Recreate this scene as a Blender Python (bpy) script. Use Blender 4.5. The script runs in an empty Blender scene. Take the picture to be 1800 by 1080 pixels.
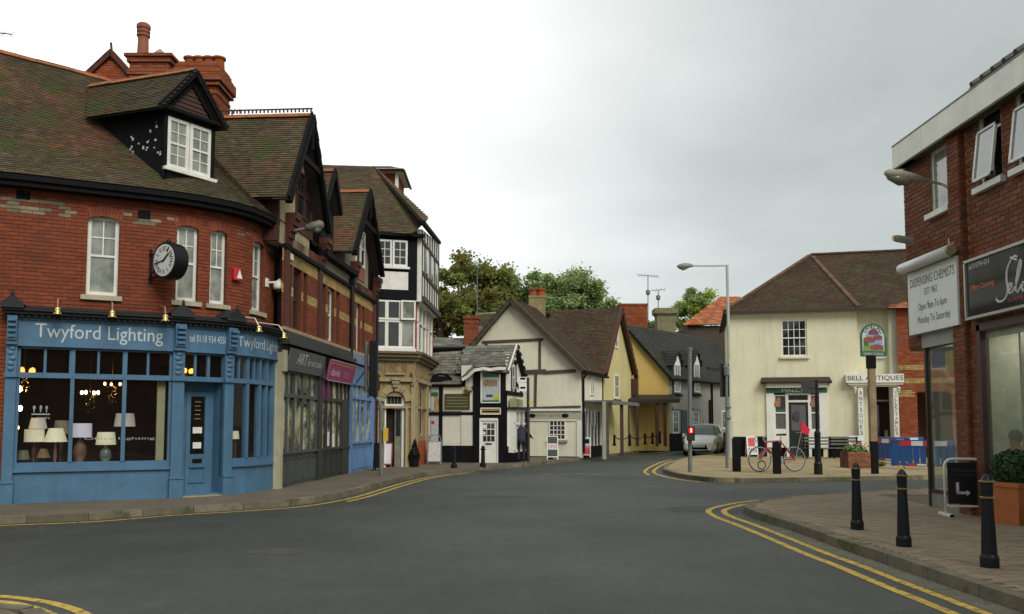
import bpy, math, random
from mathutils import Vector, Matrix
random.seed(11)
R = math.radians
C = bpy.context.scene.collection
V = Vector

# ------------------------------------------------------------------ camera, world, sun, exposure
FPX, TILT, HOR, EYE = 1500.0, R(4.0), 747.0, 1.6
PPY = HOR - FPX * math.tan(TILT)
cd = bpy.data.cameras.new('camera'); cam = bpy.data.objects.new('camera', cd); C.objects.link(cam)
cam.location = (0, 0, EYE); cam.rotation_euler = (R(90) + TILT, 0, 0)
cd.sensor_width = 36; cd.lens = 36 * FPX / 1800; cd.shift_y = (PPY - 540) / 1800
cd.clip_start = .05; cd.clip_end = 3000
bpy.context.scene.camera = cam
vs = bpy.context.scene.view_settings
vs.view_transform = 'Standard'; vs.look = 'None'; vs.gamma = 1; vs.exposure = 0.74; vs.use_curve_mapping = False

SUN_EL, SUN_AZ = R(42), R(150)          # azimuth measured from +Y (ahead) towards +X: high behind the camera, to the right
sd = V((math.sin(SUN_AZ) * math.cos(SUN_EL), math.cos(SUN_AZ) * math.cos(SUN_EL), math.sin(SUN_EL)))
w = bpy.data.worlds.new('World'); bpy.context.scene.world = w; w.use_nodes = True
nt = w.node_tree; nt.nodes.clear()
def wn(t, **k):
    n = nt.nodes.new(t)
    for a, b in k.items(): setattr(n, a, b)
    return n
def wmath(op, a, b=None, clamp=False):
    n = wn('ShaderNodeMath', operation=op, use_clamp=clamp)
    for i, x in enumerate((a, b)):
        if x is None: continue
        if isinstance(x, (int, float)): n.inputs[i].default_value = x
        else: nt.links.new(x, n.inputs[i])
    return n.outputs[0]
out = wn('ShaderNodeOutputWorld')
sky = wn('ShaderNodeTexSky'); sky.sky_type = 'NISHITA'; sky.sun_disc = False
sky.sun_elevation = SUN_EL; sky.sun_rotation = SUN_AZ
bg1 = wn('ShaderNodeBackground'); bg1.inputs[1].default_value = .10; nt.links.new(sky.outputs[0], bg1.inputs[0])
tc = wn('ShaderNodeTexCoord')
sep = wn('ShaderNodeSeparateXYZ'); nt.links.new(tc.outputs['Generated'], sep.inputs[0])
zc = wmath('ADD', wmath('MAXIMUM', sep.outputs[2], 0.0), .22)
com = wn('ShaderNodeCombineXYZ')
nt.links.new(wmath('DIVIDE', sep.outputs[0], zc), com.inputs[0]); nt.links.new(wmath('DIVIDE', sep.outputs[1], zc), com.inputs[1])
n1 = wn('ShaderNodeTexNoise'); n1.inputs['Scale'].default_value = 1.1; n1.inputs['Detail'].default_value = 5; n1.inputs['Roughness'].default_value = .5
mp = wn('ShaderNodeMapping'); mp.inputs['Location'].default_value = (3.3, 1.7, 0); mp.inputs['Scale'].default_value = (.9, .9, 1)
nt.links.new(com.outputs[0], mp.inputs[0]); nt.links.new(mp.outputs[0], n1.inputs['Vector'])
dot = wn('ShaderNodeVectorMath', operation='DOT_PRODUCT'); nt.links.new(tc.outputs['Generated'], dot.inputs[0])
gl = V((-.62, .70, .36)).normalized(); dot.inputs[1].default_value = gl
glow = wmath('POWER', wmath('MAXIMUM', dot.outputs['Value'], 0.0), 2.8)
hz = wmath('POWER', wmath('SUBTRACT', 1.0, wmath('MAXIMUM', sep.outputs[2], 0.0)), 5.0)
val = wmath('ADD', wmath('MULTIPLY', n1.outputs[0], .66), wmath('MULTIPLY', glow, .86))
val = wmath('MULTIPLY', wmath('ADD', val, wmath('MULTIPLY', hz, .13)), .80)
rp = wn('ShaderNodeValToRGB')
e = rp.color_ramp.elements
e[0].position = .29; e[0].color = (.29, .315, .30, 1)
e[1].position = 1.0; e[1].color = (1.25, 1.25, 1.22, 1)
m_ = e.new(.42); m_.color = (.37, .395, .38, 1)
m_ = e.new(.60); m_.color = (.54, .56, .54, 1)
m_ = e.new(.78); m_.color = (.74, .755, .73, 1)
nt.links.new(val, rp.inputs[0])
bg2 = wn('ShaderNodeBackground'); bg2.inputs[1].default_value = 1.0; nt.links.new(rp.outputs[0], bg2.inputs[0])
mx = wn('ShaderNodeMixShader'); mx.inputs[0].default_value = .93
nt.links.new(bg1.outputs[0], mx.inputs[1]); nt.links.new(bg2.outputs[0], mx.inputs[2]); nt.links.new(mx.outputs[0], out.inputs[0])
ld = bpy.data.lights.new('sun', 'SUN'); ld.energy = 1.5; ld.angle = R(35); ld.color = (1, .96, .9)
lo = bpy.data.objects.new('sun', ld); C.objects.link(lo); lo.location = (0, 0, 30)
lo.rotation_euler = (-sd).to_track_quat('-Z', 'Y').to_euler()

# ------------------------------------------------------------------ layout helpers
CAM = V((0, 0, EYE)); cT, sT = math.cos(TILT), math.sin(TILT)
def ray(px, py):
    x = (px - 900) / FPX; y = (PPY - py) / FPX
    return V((x, cT - y * sT, sT + y * cT))
def gp(px, py, z=0.0):
    r = ray(px, py); return CAM + r * ((z - EYE) / r.z)
def at(px, py, Y):
    r = ray(px, py); return CAM + r * (Y / r.y)
def proj(p):
    d = p - CAM; f = d.y * cT + d.z * sT; u = -d.y * sT + d.z * cT
    if f < .1: return (-9e9, -9e9, f)
    return (900 + FPX * d.x / f, PPY - FPX * u / f, f)

ORG = {}
def top(name, label, cat, loc=(0, 0, 0), group=None):
    o = bpy.data.objects.new(name, None); C.objects.link(o); o.location = loc
    o.empty_display_size = .2
    o['label'] = label; o['category'] = cat
    if group: o['group'] = group
    ORG[o] = V(loc); return o
def place(o, loc, rz=0, s=None):
    o.location = loc; o.rotation_euler = (0, 0, rz)
    if s: o.scale = (s, s, s)
def copy_tree(o, parent=None, label=None):
    c = o.copy(); C.objects.link(c)
    if parent is not None: c.parent = parent
    for ch in o.children: copy_tree(ch, c)
    if label: c['label'] = label
    return c

class MB:
    def __init__(s): s.v = []; s.f = []
    def quad(s, *p):
        n = len(s.v); s.v += [V(q) for q in p]; s.f.append(tuple(range(n, n + len(p))))
    def hexa(s, p):
        n = len(s.v); s.v += [V(q) for q in p]
        for f in ((3, 2, 1, 0), (4, 5, 6, 7), (0, 1, 5, 4), (1, 2, 6, 5), (2, 3, 7, 6), (3, 0, 4, 7)):
            s.f.append(tuple(n + i for i in f))
    def box(s, x0, x1, y0, y1, z0, z1, M=None):
        p = [V(q) for q in ((x0, y0, z0), (x1, y0, z0), (x1, y1, z0), (x0, y1, z0), (x0, y0, z1), (x1, y0, z1), (x1, y1, z1), (x0, y1, z1))]
        if M: p = [M @ q for q in p]
        s.hexa(p)
    def obox(s, c, ax, ay, az):
        s.hexa([c - ax - ay - az, c + ax - ay - az, c + ax + ay - az, c - ax + ay - az,
                c - ax - ay + az, c + ax - ay + az, c + ax + ay + az, c - ax + ay + az])
    def bar(s, a, b, wd, th, up=V((0, 0, 1))):
        a, b = V(a), V(b); d = (b - a); L = d.length
        if L < 1e-6: return
        d /= L; x = d.cross(up)
        if x.length < 1e-4: x = d.cross(V((0, 1, 0)))
        x.normalize(); y = x.cross(d)
        s.obox((a + b) / 2, d * (L / 2), x * (wd / 2), y * (th / 2))
    def prism(s, poly, vec):
        n = len(s.v); k = len(poly); vec = V(vec)
        s.v += [V(p) for p in poly] + [V(p) + vec for p in poly]
        s.f.append(tuple(range(n + k - 1, n - 1, -1))); s.f.append(tuple(range(n + k, n + 2 * k)))
        for i in range(k):
            j = (i + 1) % k; s.f.append((n + i, n + j, n + k + j, n + k + i))
    def tube(s, pts, r, n=8, cap=True):
        pts = [V(p) for p in pts]; rs = r if isinstance(r, (list, tuple)) else [r] * len(pts)
        b = len(s.v); m = len(pts); prev = None
        for i, p in enumerate(pts):
            d = (pts[min(i + 1, m - 1)] - pts[max(i - 1, 0)]).normalized()
            x = prev if prev is not None else (V((0, 0, 1)) if abs(d.z) < .9 else V((1, 0, 0)))
            x = (x - d * x.dot(d)).normalized(); prev = x; y = d.cross(x)
            for k in range(n):
                a = 2 * math.pi * k / n; s.v.append(p + (x * math.cos(a) + y * math.sin(a)) * rs[i])
        for i in range(m - 1):
            for k in range(n):
                s.f.append((b + i * n + k, b + i * n + (k + 1) % n, b + (i + 1) * n + (k + 1) % n, b + (i + 1) * n + k))
        if cap:
            s.f.append(tuple(b + k for k in range(n - 1, -1, -1))); s.f.append(tuple(b + (m - 1) * n + k for k in range(n)))
    def lathe(s, prof, n=16, c=(0, 0, 0), M=None, cap=True):
        b = len(s.v); c = V(c)
        for r, z in prof:
            for k in range(n):
                a = 2 * math.pi * k / n; q = V((r * math.cos(a), r * math.sin(a), z))
                s.v.append((M @ q if M else q) + c)
        for i in range(len(prof) - 1):
            for k in range(n):
                s.f.append((b + i * n + k, b + i * n + (k + 1) % n, b + (i + 1) * n + (k + 1) % n, b + (i + 1) * n + k))
        if cap:
            s.f.append(tuple(b + k for k in range(n - 1, -1, -1))); s.f.append(tuple(b + (len(prof) - 1) * n + k for k in range(n)))
    def ball(s, c, r, n=10, sc=(1, 1, 1), M=None):
        pr = [(max(1e-3, math.sin(math.pi * i / (n // 2 + 2))), -math.cos(math.pi * i / (n // 2 + 2))) for i in range(n // 2 + 3)]
        b = len(s.v); s.lathe([(q[0], q[1]) for q in pr], n, (0, 0, 0))
        for i in range(b, len(s.v)):
            q = V((s.v[i].x * r * sc[0], s.v[i].y * r * sc[1], s.v[i].z * r * sc[2]))
            s.v[i] = (M @ q if M else q) + V(c)
    def build(s, name, mat, parent=None, smooth=False, loc=None, kind=None, label=None):
        off = ORG[parent] if parent is not None else V(loc or (0, 0, 0))
        me = bpy.data.meshes.new(name)
        me.from_pydata([tuple(p - off) for p in s.v], [], s.f)
        if smooth: me.polygons.foreach_set('use_smooth', [True] * len(me.polygons))
        me.update()
        if mat: me.materials.append(mat)
        o = bpy.data.objects.new(name, me); C.objects.link(o)
        if parent is not None: o.parent = parent
        else: o.location = off
        ORG[o] = off
        if kind: o['kind'] = kind
        if label: o['label'] = label
        return o
def setting(name, mb, mat): return mb.build(name, mat, None, kind='structure')
def thing1(name, label, cat, mb, mat, loc, group=None, smooth=False):
    o = mb.build(name, mat, None, loc=loc, smooth=smooth); o['label'] = label; o['category'] = cat
    if group: o['group'] = group
    return o

# ------------------------------------------------------------------ materials
MATS = {}
def M(name, col, rough=.75, var=.18, ns=2.5, bump=0, bs=60, metal=0, rnd=0, hue=0, streak=0, moss=0, alpha=1, emit=0, spec=.5, speck=0, trans=0, col2=None, c2=.5, c2s=.8, coat=0):
    if name in MATS: return MATS[name]
    m = bpy.data.materials.new(name); MATS[name] = m; m.use_nodes = True
    t = m.node_tree; N = t.nodes; L = t.links; b = N['Principled BSDF']
    b.inputs['Roughness'].default_value = rough; b.inputs['Metallic'].default_value = metal
    b.inputs['Specular IOR Level'].default_value = spec; b.inputs['Coat Weight'].default_value = coat
    g = N.new('ShaderNodeNewGeometry')
    def noise(scale, detail=4, vec=None, rough_=.6):
        n = N.new('ShaderNodeTexNoise'); n.inputs['Scale'].default_value = scale; n.inputs['Detail'].default_value = detail; n.inputs['Roughness'].default_value = rough_
        L.new(vec or g.outputs['Position'], n.inputs['Vector']); return n.outputs[0]
    def mth(op, a, c, clamp=False):
        n = N.new('ShaderNodeMath'); n.operation = op; n.use_clamp = clamp
        for i, x in enumerate((a, c)):
            if isinstance(x, (int, float)): n.inputs[i].default_value = x
            else: L.new(x, n.inputs[i])
        return n.outputs[0]
    def mix(f, a, c, bt='MIX'):
        n = N.new('ShaderNodeMix'); n.data_type = 'RGBA'; n.blend_type = bt
        for k, x in ((0, f), (6, a), (7, c)):
            if isinstance(x, (int, float)): n.inputs[k].default_value = x
            elif isinstance(x, tuple): n.inputs[k].default_value = (*x, 1)
            else: L.new(x, n.inputs[k])
        return n.outputs[2]
    def rng(x, a, c_, lo_=0., hi=1.):
        n = N.new('ShaderNodeMapRange'); n.inputs[1].default_value = a; n.inputs[2].default_value = c_; n.inputs[3].default_value = lo_; n.inputs[4].default_value = hi
        L.new(x, n.inputs[0]); return n.outputs[0]
    cur = tuple(col)
    if col2: cur = mix(rng(noise(c2s, 5), c2 - .08, c2 + .08), cur, tuple(col2))
    if var:
        a = rng(noise(ns, 6), .25, .75, 1 - var, 1 + var)
        cur = mix(1.0, cur, a, 'MULTIPLY') if not isinstance(cur, tuple) else mix(1.0, cur, a, 'MULTIPLY')
        a = rng(noise(ns * 9, 4), .25, .75, 1 - var * .5, 1 + var * .5)
        cur = mix(1.0, cur, a, 'MULTIPLY')
    if speck: cur = mix(1.0, cur, rng(noise(24, 8, None, .85), .35, .65, 1 - speck, 1 + speck), 'MULTIPLY'); cur = mix(1.0, cur, rng(noise(5.5, 8, None, .8), .35, .65, 1 - speck * .6, 1 + speck * .6), 'MULTIPLY')
    if rnd:
        oi = N.new('ShaderNodeObjectInfo')
        r_ = mth('FRACT', mth('ADD', g.outputs['Random Per Island'], mth('MULTIPLY', oi.outputs['Random'], 7.3)), 0)
        cur = mix(1.0, cur, rng(r_, 0, 1, 1 - rnd, 1 + rnd), 'MULTIPLY')
        if hue:
            hs = N.new('ShaderNodeHueSaturation'); L.new(cur, hs.inputs['Color'])
            r2 = mth('FRACT', mth('MULTIPLY', r_, 13.7), 0)
            L.new(rng(r2, 0, 1, .5 - hue, .5 + hue), hs.inputs['Hue']); L.new(rng(mth('FRACT', mth('MULTIPLY', r_, 5.1), 0), 0, 1, .85, 1.12), hs.inputs['Saturation']); cur = hs.outputs[0]
    if streak:
        mpn = N.new('ShaderNodeMapping'); L.new(g.outputs['Position'], mpn.inputs[0]); mpn.inputs['Scale'].default_value = (5, 5, .45)
        cur = mix(rng(noise(1.0, 5, mpn.outputs[0]), .48, .75, 0, streak), cur, (.05, .05, .04))
    if moss:
        cur = mix(rng(noise(1.3, 6, None, .7), .56 - .12 * moss, .62, 0, .85), cur, (.055, .075, .012))
    if isinstance(cur, tuple): b.inputs['Base Color'].default_value = (*cur, 1)
    else: L.new(cur, b.inputs['Base Color'])
    if bump:
        bn = N.new('ShaderNodeBump'); bn.inputs['Strength'].default_value = bump; bn.inputs['Distance'].default_value = .02
        L.new(noise(bs, 5), bn.inputs['Height']); L.new(bn.outputs[0], b.inputs['Normal'])
    if trans:
        tl = N.new('ShaderNodeBsdfTranslucent'); ms = N.new('ShaderNodeMixShader'); ms.inputs[0].default_value = trans
        if isinstance(cur, tuple): tl.inputs[0].default_value = (*cur, 1)
        else: L.new(cur, tl.inputs[0])
        mo_ = [n for n in N if n.type == 'OUTPUT_MATERIAL'][0]; L.new(b.outputs[0], ms.inputs[1]); L.new(tl.outputs[0], ms.inputs[2]); L.new(ms.outputs[0], mo_.inputs[0])
    if emit:
        b.inputs['Emission Color'].default_value = (*col, 1); b.inputs['Emission Strength'].default_value = emit
    return m
def glass(name, tint=(.9, .92, .9), op=.12, opc=(.02, .02, .02)):
    """thin see-through window glass: clear, with a thin diffuse layer, with fresnel reflection"""
    m = bpy.data.materials.new(name); m.use_nodes = True; t = m.node_tree; N = t.nodes; L = t.links; N.clear()
    o = N.new('ShaderNodeOutputMaterial'); tr = N.new('ShaderNodeBsdfTransparent'); tr.inputs[0].default_value = (*tint, 1)
    gl_ = N.new('ShaderNodeBsdfGlossy'); gl_.inputs['Roughness'].default_value = .03
    df = N.new('ShaderNodeBsdfDiffuse'); df.inputs[0].default_value = (*opc, 1)
    fr = N.new('ShaderNodeFresnel'); fr.inputs[0].default_value = 1.45
    a = N.new('ShaderNodeMixShader'); a.inputs[0].default_value = op; L.new(tr.outputs[0], a.inputs[1]); L.new(df.outputs[0], a.inputs[2])
    ge = N.new('ShaderNodeNewGeometry'); mu = N.new('ShaderNodeMath'); mu.operation = 'SUBTRACT'; mu.use_clamp = True; L.new(fr.outputs[0], mu.inputs[0]); L.new(ge.outputs['Backfacing'], mu.inputs[1])   # reflect once, at the outer face
    c = N.new('ShaderNodeMixShader'); L.new(mu.outputs[0], c.inputs[0]); L.new(a.outputs[0], c.inputs[1]); L.new(gl_.outputs[0], c.inputs[2]); L.new(c.outputs[0], o.inputs[0])
    return m

brick_red = M('brick_red', (.195, .042, .0125), .85, .22, .8, .3, 90, rnd=.2, streak=.3)
brick_dark = M('brick_dark', (.09, .024, .013), .85, .25, 1.2, .3, 90, rnd=.25, streak=.2)
brick_orange = M('brick_orange', (.27, .062, .018), .85, .2, 1.5, .3, 90, rnd=.15, hue=.006)
brick_pale = M('brick_pale', (.24, .19, .12), .85, .3, 3, .3, 90, rnd=.3, streak=.5)
brick_yellow = M('brick_yellow', (.42, .29, .10), .85, .25, 2, .3, 90, rnd=.2, streak=.4)
mortar_red = M('mortar_red', (.11, .032, .014), .95, .3, 3, .2)
mortar_pale = M('mortar_pale', (.30, .21, .11), .95, .3, 3, .2)
tile_old = M('clay_tile_old', (.078, .056, .028), .85, .3, .7, .4, 70, rnd=.34, hue=.012, moss=.42, col2=(.125, .058, .026), c2=.56, c2s=.5)
tile_brown = M('clay_tile_brown', (.060, .033, .016), .85, .3, .8, .4, 70, rnd=.3, hue=.012, moss=.04)
tile_orange = M('clay_tile_orange', (.36, .11, .035), .8, .3, 1.5, .3, 70, rnd=.35, hue=.015)
tile_dark = M('slate_dark', (.026, .026, .019), .75, .3, 1.2, .3, 70, rnd=.3, moss=.0)
slate = M('slate_grey', (.16, .155, .125), .75, .35, 1.6, .3, 70, rnd=.3, moss=.1, col2=(.12, .118, .095), c2=.54, c2s=2.2)
ridge_m = M('ridge_terracotta', (.30, .095, .03), .8, .25, 3, .3, rnd=.15, moss=.05)
under = M('roof_underlay', (.03, .02, .015), .95, .2)
black = M('black_timber', (.006, .006, .007), .75, .3, 4, .2, spec=.15)
blackp = M('black_paint', (.006, .007, .009), .45, .2, 8, .05, 200, spec=.3)
leadm = M('lead_black', (.012, .014, .016), .7, .3, 4, .3, 30)
timber_br = M('weathered_timber', (.07, .056, .038), .8, .4, 6, .4, 60)
blue = M('blue_paint', (.062, .15, .245), .5, .2, 1.6, .08, 120, streak=.22)
blue2 = M('pale_blue_paint', (.13, .24, .44), .45, .15, 2, .05)
white = M('white_paint', (.76, .75, .68), .5, .12, 3, .08, 80, streak=.12)
creamp = M('cream_paint', (.72, .69, .53), .8, .10, .9, .3, 25, streak=.13)
malcyp = M('cream_render', (.72, .68, .48), .85, .09, .7, .25, 25, streak=.13)
yellowp = M('yellow_render', (.60, .43, .13), .85, .1, .8, .25, 25, streak=.12)
yellow2 = M('pale_yellow_render', (.60, .52, .25), .85, .1, .8, .25, 25, streak=.12)
greyr = M('grey_render', (.32, .32, .28), .85, .1, 1, .25, 25, streak=.1)
plaster = M('stained_plaster', (.42, .35, .2), .9, .25, 1.5, .4, 25, streak=.45)
plaster2 = M('brown_plaster', (.27, .23, .17), .9, .2, 1.5, .4, 25, streak=.2)
stone = M('buff_stone', (.28, .205, .095), .85, .25, 2, .4, 30, streak=.35)
stone_l = M('pale_stone', (.34, .27, .145), .85, .2, 3, .3, 30, streak=.3)
stone_sill = M('sill_stone', (.40, .37, .26), .85, .2, 4, .3, 30, streak=.3)
asphalt = M('asphalt', (.052, .058, .050), .6, .3, .3, .9, 90, col2=(.033, .038, .031), c2=.52, c2s=.22, speck=.3)
kerb_m = M('kerb_concrete', (.15, .125, .085), .85, .35, 3, .5, 40, rnd=.2, moss=.02)
pave_m = M('pavement_slabs', (.115, .092, .062), .85, .2, .7, .3, 60, speck=.2, col2=(.13, .105, .075), c2=.5, c2s=1.2)
paver_m = M('block_paver', (.23, .175, .115), .82, .18, .6, .4, 60, rnd=.17, hue=.01)
joint_m = M('paver_joint', (.10, .08, .055), .95, .2)
isl_m = M('island_paving', (.30, .24, .125), .85, .2, .7, .3, 60, col2=(.25, .185, .095), c2=.52, c2s=.8)
redpave = M('red_brick_paving', (.17, .085, .06), .85, .2, .9, .3, 60)
earth = M('earth', (.06, .07, .03), .95, .3, .2)
ypaint = M('yellow_road_paint', (.50, .34, .055), .8, .35, 5, .2, 100, col2=(.12, .10, .045), c2=.58, c2s=11)
wpaint = M('white_road_paint', (.4, .41, .38), .75, .3, 5, .2, 100, col2=(.12, .12, .11), c2=.5, c2s=5)
steel = M('grey_steel', (.17, .18, .17), .55, .2, 6, .05, metal=.3)
steel_l = M('pale_galvanised_steel', (.34, .36, .33), .5, .15, 6, metal=.4)
brass = M('brass', (.75, .55, .20), .18, .1, 5, metal=1)
grey_shop = M('charcoal_shop_paint', (.06, .068, .064), .5, .15, 4)
dark_shop = M('dark_grey_shop_paint', (.028, .03, .029), .5, .15, 4)
gold = M('gold_band', (.30, .22, .08), .4, .1, metal=.6)
redpl = M('red_plastic', (.55, .02, .025), .4, .1)
pane_d = M('window_glass_dark', (.022, .026, .025), .04, .5, 1.5, spec=.9)
pane_c = M('net_curtain_painted_reflection', (.30, .32, .27), .06, .3, 3, spec=.9, streak=.45, col2=(.13, .145, .12), c2=.56, c2s=1.3)  # net curtain colour; the darker patches imitate reflections in the glass
pane_r = M('window_glass_half_drawn', (.11, .12, .09), .05, .6, 1.1, spec=.9, col2=(.36, .36, .26), c2=.55, c2s=1.6)
pane_x = M('shop_glass_painted_reflection', (.04, .045, .032), .04, .5, 1.2, spec=1, col2=(.50, .50, .30), c2=.50, c2s=1.5)  # cream reflections of the buildings opposite painted in as noise patches
clear = glass('shop_glass', (.95, .96, .95), .04, (.05, .05, .045))
clear2 = glass('cafe_glass', (.93, .95, .92), .12, (.40, .42, .34))  # pale film mixed in to lighten the dark panes, standing in for interior light
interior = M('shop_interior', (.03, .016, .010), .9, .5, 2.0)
interior_p = M('cafe_interior', (.55, .57, .46), .9, .3, .7)

# ------------------------------------------------------------------ facade = vertical ribbon along a plan polyline, left to right as seen
class Fac:
    def __init__(s, *pts):
        s.p = [V((a, b)) for a, b in pts]; s.c = [0.]
        for i in range(1, len(s.p)): s.c.append(s.c[-1] + (s.p[i] - s.p[i - 1]).length)
        s.sn = []
        for i in range(len(s.p) - 1):
            d = (s.p[i + 1] - s.p[i]).normalized(); s.sn.append(V((d.y, -d.x)))
        s.vn = [s.sn[0]] + [(s.sn[i - 1] + s.sn[i]).normalized() for i in range(1, len(s.sn))] + [s.sn[-1]]
        s.L = s.c[-1]
    def seg(s, u):
        i = 0
        while i < len(s.p) - 2 and u > s.c[i + 1]: i += 1
        return i, (u - s.c[i]) / (s.c[i + 1] - s.c[i])
    def P(s, u, z, o=0.):
        i, t = s.seg(u); q = s.p[i].lerp(s.p[i + 1], t) if 0 <= t <= 1 else s.p[i] + (s.p[i + 1] - s.p[i]) * t
        n = s.vn[i].lerp(s.vn[i + 1], min(1, max(0, t))).normalized()
        return V((q.x + n.x * o, q.y + n.y * o, z))
    def T(s, u):
        a = s.P(u - .02, 0); b = s.P(u + .02, 0); return (b - a).normalized()
    def Nn(s, u): t = s.T(u); return V((t.y, -t.x, 0))
    def hit(s, px, py, o=0.):
        r = ray(px, py); best = None
        for i in range(len(s.p) - 1):
            n = s.sn[i]; a = s.p[i] + n * o; d = s.p[i + 1] - s.p[i]; L = d.length; d /= L
            den = r.x * n.x + r.y * n.y
            if abs(den) < 1e-9: continue
            t = (a.x * n.x + a.y * n.y) / den
            if t <= 0: continue
            q = V((r.x * t, r.y * t)); u = (q - a).dot(d)
            lo_ = -9 if i == 0 else -1e-3; hi = L + (9 if i == len(s.p) - 2 else 1e-3)
            ex = max(0, lo_ - u, u - hi)
            if best is None or ex < best[0] - 1e-6: best = (ex, s.c[i] + u, EYE + r.z * t)
        return best[1], best[2]
    def s(s_, px, py=700, o=0.): return s_.hit(px, py, o)[0]
    def z(s_, px, py, o=0.): return s_.hit(px, py, o)[1]
    def cuts(s, a, b):
        return [a] + [c for c in s.c[1:-1] if a + 1e-3 < c < b - 1e-3] + [b]
def fbox(mb, F, s0, s1, z0, z1, o0, o1):
    if s1 < s0: s0, s1 = s1, s0
    cs = F.cuts(s0, s1); n = len(mb.v); k = len(cs)
    for c in cs: mb.v += [F.P(c, z0, o0), F.P(c, z0, o1), F.P(c, z1, o1), F.P(c, z1, o0)]
    for i in range(k - 1):
        a = n + 4 * i; b = a + 4
        mb.f += [(a + 1, b + 1, b + 2, a + 2), (a + 2, b + 2, b + 3, a + 3), (a, b, b + 1, a + 1), (a + 3, b + 3, b, a)]
    mb.f += [(n, n + 1, n + 2, n + 3), (n + 4 * k - 1, n + 4 * k - 2, n + 4 * k - 3, n + 4 * k - 4)]
def fpoly(mb, F, poly, o0, o1):
    """polygon given in (s, z) extruded between two offsets (straight facades)"""
    n = len(mb.v); k = len(poly)
    mb.v += [F.P(a, b, o0) for a, b in poly] + [F.P(a, b, o1) for a, b in poly]
    mb.f.append(tuple(range(n, n + k))); mb.f.append(tuple(range(n + 2 * k - 1, n + k - 1, -1)))
    for i in range(k):
        j = (i + 1) % k; mb.f.append((n + i, n + j, n + k + j, n + k + i))
def fbar(mb, F, a, b, wd, o0, o1):
    a, b = V(a), V(b); d = (b - a).normalized(); n = V((-d.y, d.x)) * wd / 2
    fpoly(mb, F, [tuple(a - n), tuple(b - n), tuple(b + n), tuple(a + n)], o0, o1)
def wall(mb, F, s0, s1, z0, z1, holes=(), o=0., depth=.25):
    ss = sorted(set([s0, s1] + [c for c in F.c if s0 < c < s1] + [x for h in holes for x in h[:2] if s0 < x < s1]))
    zz = sorted(set([z0, z1] + [x for h in holes for x in h[2:4] if z0 < x < z1]))
    for i in range(len(ss) - 1):
        for j in range(len(zz) - 1):
            a, b, c, d = ss[i], ss[i + 1], zz[j], zz[j + 1]; ms, mz = (a + b) / 2, (c + d) / 2
            if any(h[0] < ms < h[1] and h[2] < mz < h[3] for h in holes): continue
            mb.quad(F.P(a, c, o), F.P(b, c, o), F.P(b, d, o), F.P(a, d, o))
    for h in holes:
        if len(h) > 4: continue
        a, b, c, d = h[:4]
        for p, q in (((a, c), (a, d)), ((b, d), (b, c)), ((b, c), (a, c)), ((a, d), (b, d))):
            if p[0] == q[0]: mb.quad(F.P(p[0], p[1], o), F.P(q[0], q[1], o), F.P(q[0], q[1], o - depth), F.P(p[0], p[1], o - depth))
            else:
                cs = F.cuts(min(p[0], q[0]), max(p[0], q[0]))
                for k in range(len(cs) - 1):
                    mb.quad(F.P(cs[k], p[1], o), F.P(cs[k + 1], p[1], o), F.P(cs[k + 1], p[1], o - depth), F.P(cs[k], p[1], o - depth))

# ------------------------------------------------------------------ countable pieces: the largest as objects, the rest as one part
UNIT = {}
def unit(mat):
    if mat.name not in UNIT:
        b = MB(); b.box(-1, 1, -1, 1, -1, 1); me = bpy.data.meshes.new('piece'); me.from_pydata([tuple(p) for p in b.v], [], b.f); me.materials.append(mat); UNIT[mat.name] = me
    return UNIT[mat.name]
class Pieces:
    def __init__(s, name, mass, mat, parent, cap=290, minpx=9): s.n, s.m, s.mat, s.par, s.cap, s.mp, s.l = name, mass, mat, parent, cap, minpx, []
    def add(s, c, ax, ay, az): s.l.append((c, ax, ay, az))
    def done(s):
        big = []; rest = []
        for q in s.l:
            x, y, f = proj(q[0]); pw = 2 * q[1].length * FPX / max(f, .1)
            if s.cap and -20 < x < 1820 and -20 < y < 1100 and pw >= s.mp: big.append((f, q))
            else: rest.append(q)
        big.sort(key=lambda t: t[0]); rest += [q for _, q in big[s.cap:]]; big = big[:s.cap]
        off = ORG[s.par]
        for _, (c, ax, ay, az) in big:
            o = bpy.data.objects.new(s.n, unit(s.mat)); C.objects.link(o); o.parent = s.par
            m = Matrix.Identity(4)
            for i, a in enumerate((ax, ay, az)):
                for j in range(3): m[j][i] = a[j]
            for j in range(3): m[j][3] = c[j] - off[j]
            o.matrix_basis = m
        if rest:
            mb = MB()
            for q in rest: mb.obox(*q)
            mb.build(s.m, s.mat, s.par, kind='stuff')

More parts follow.
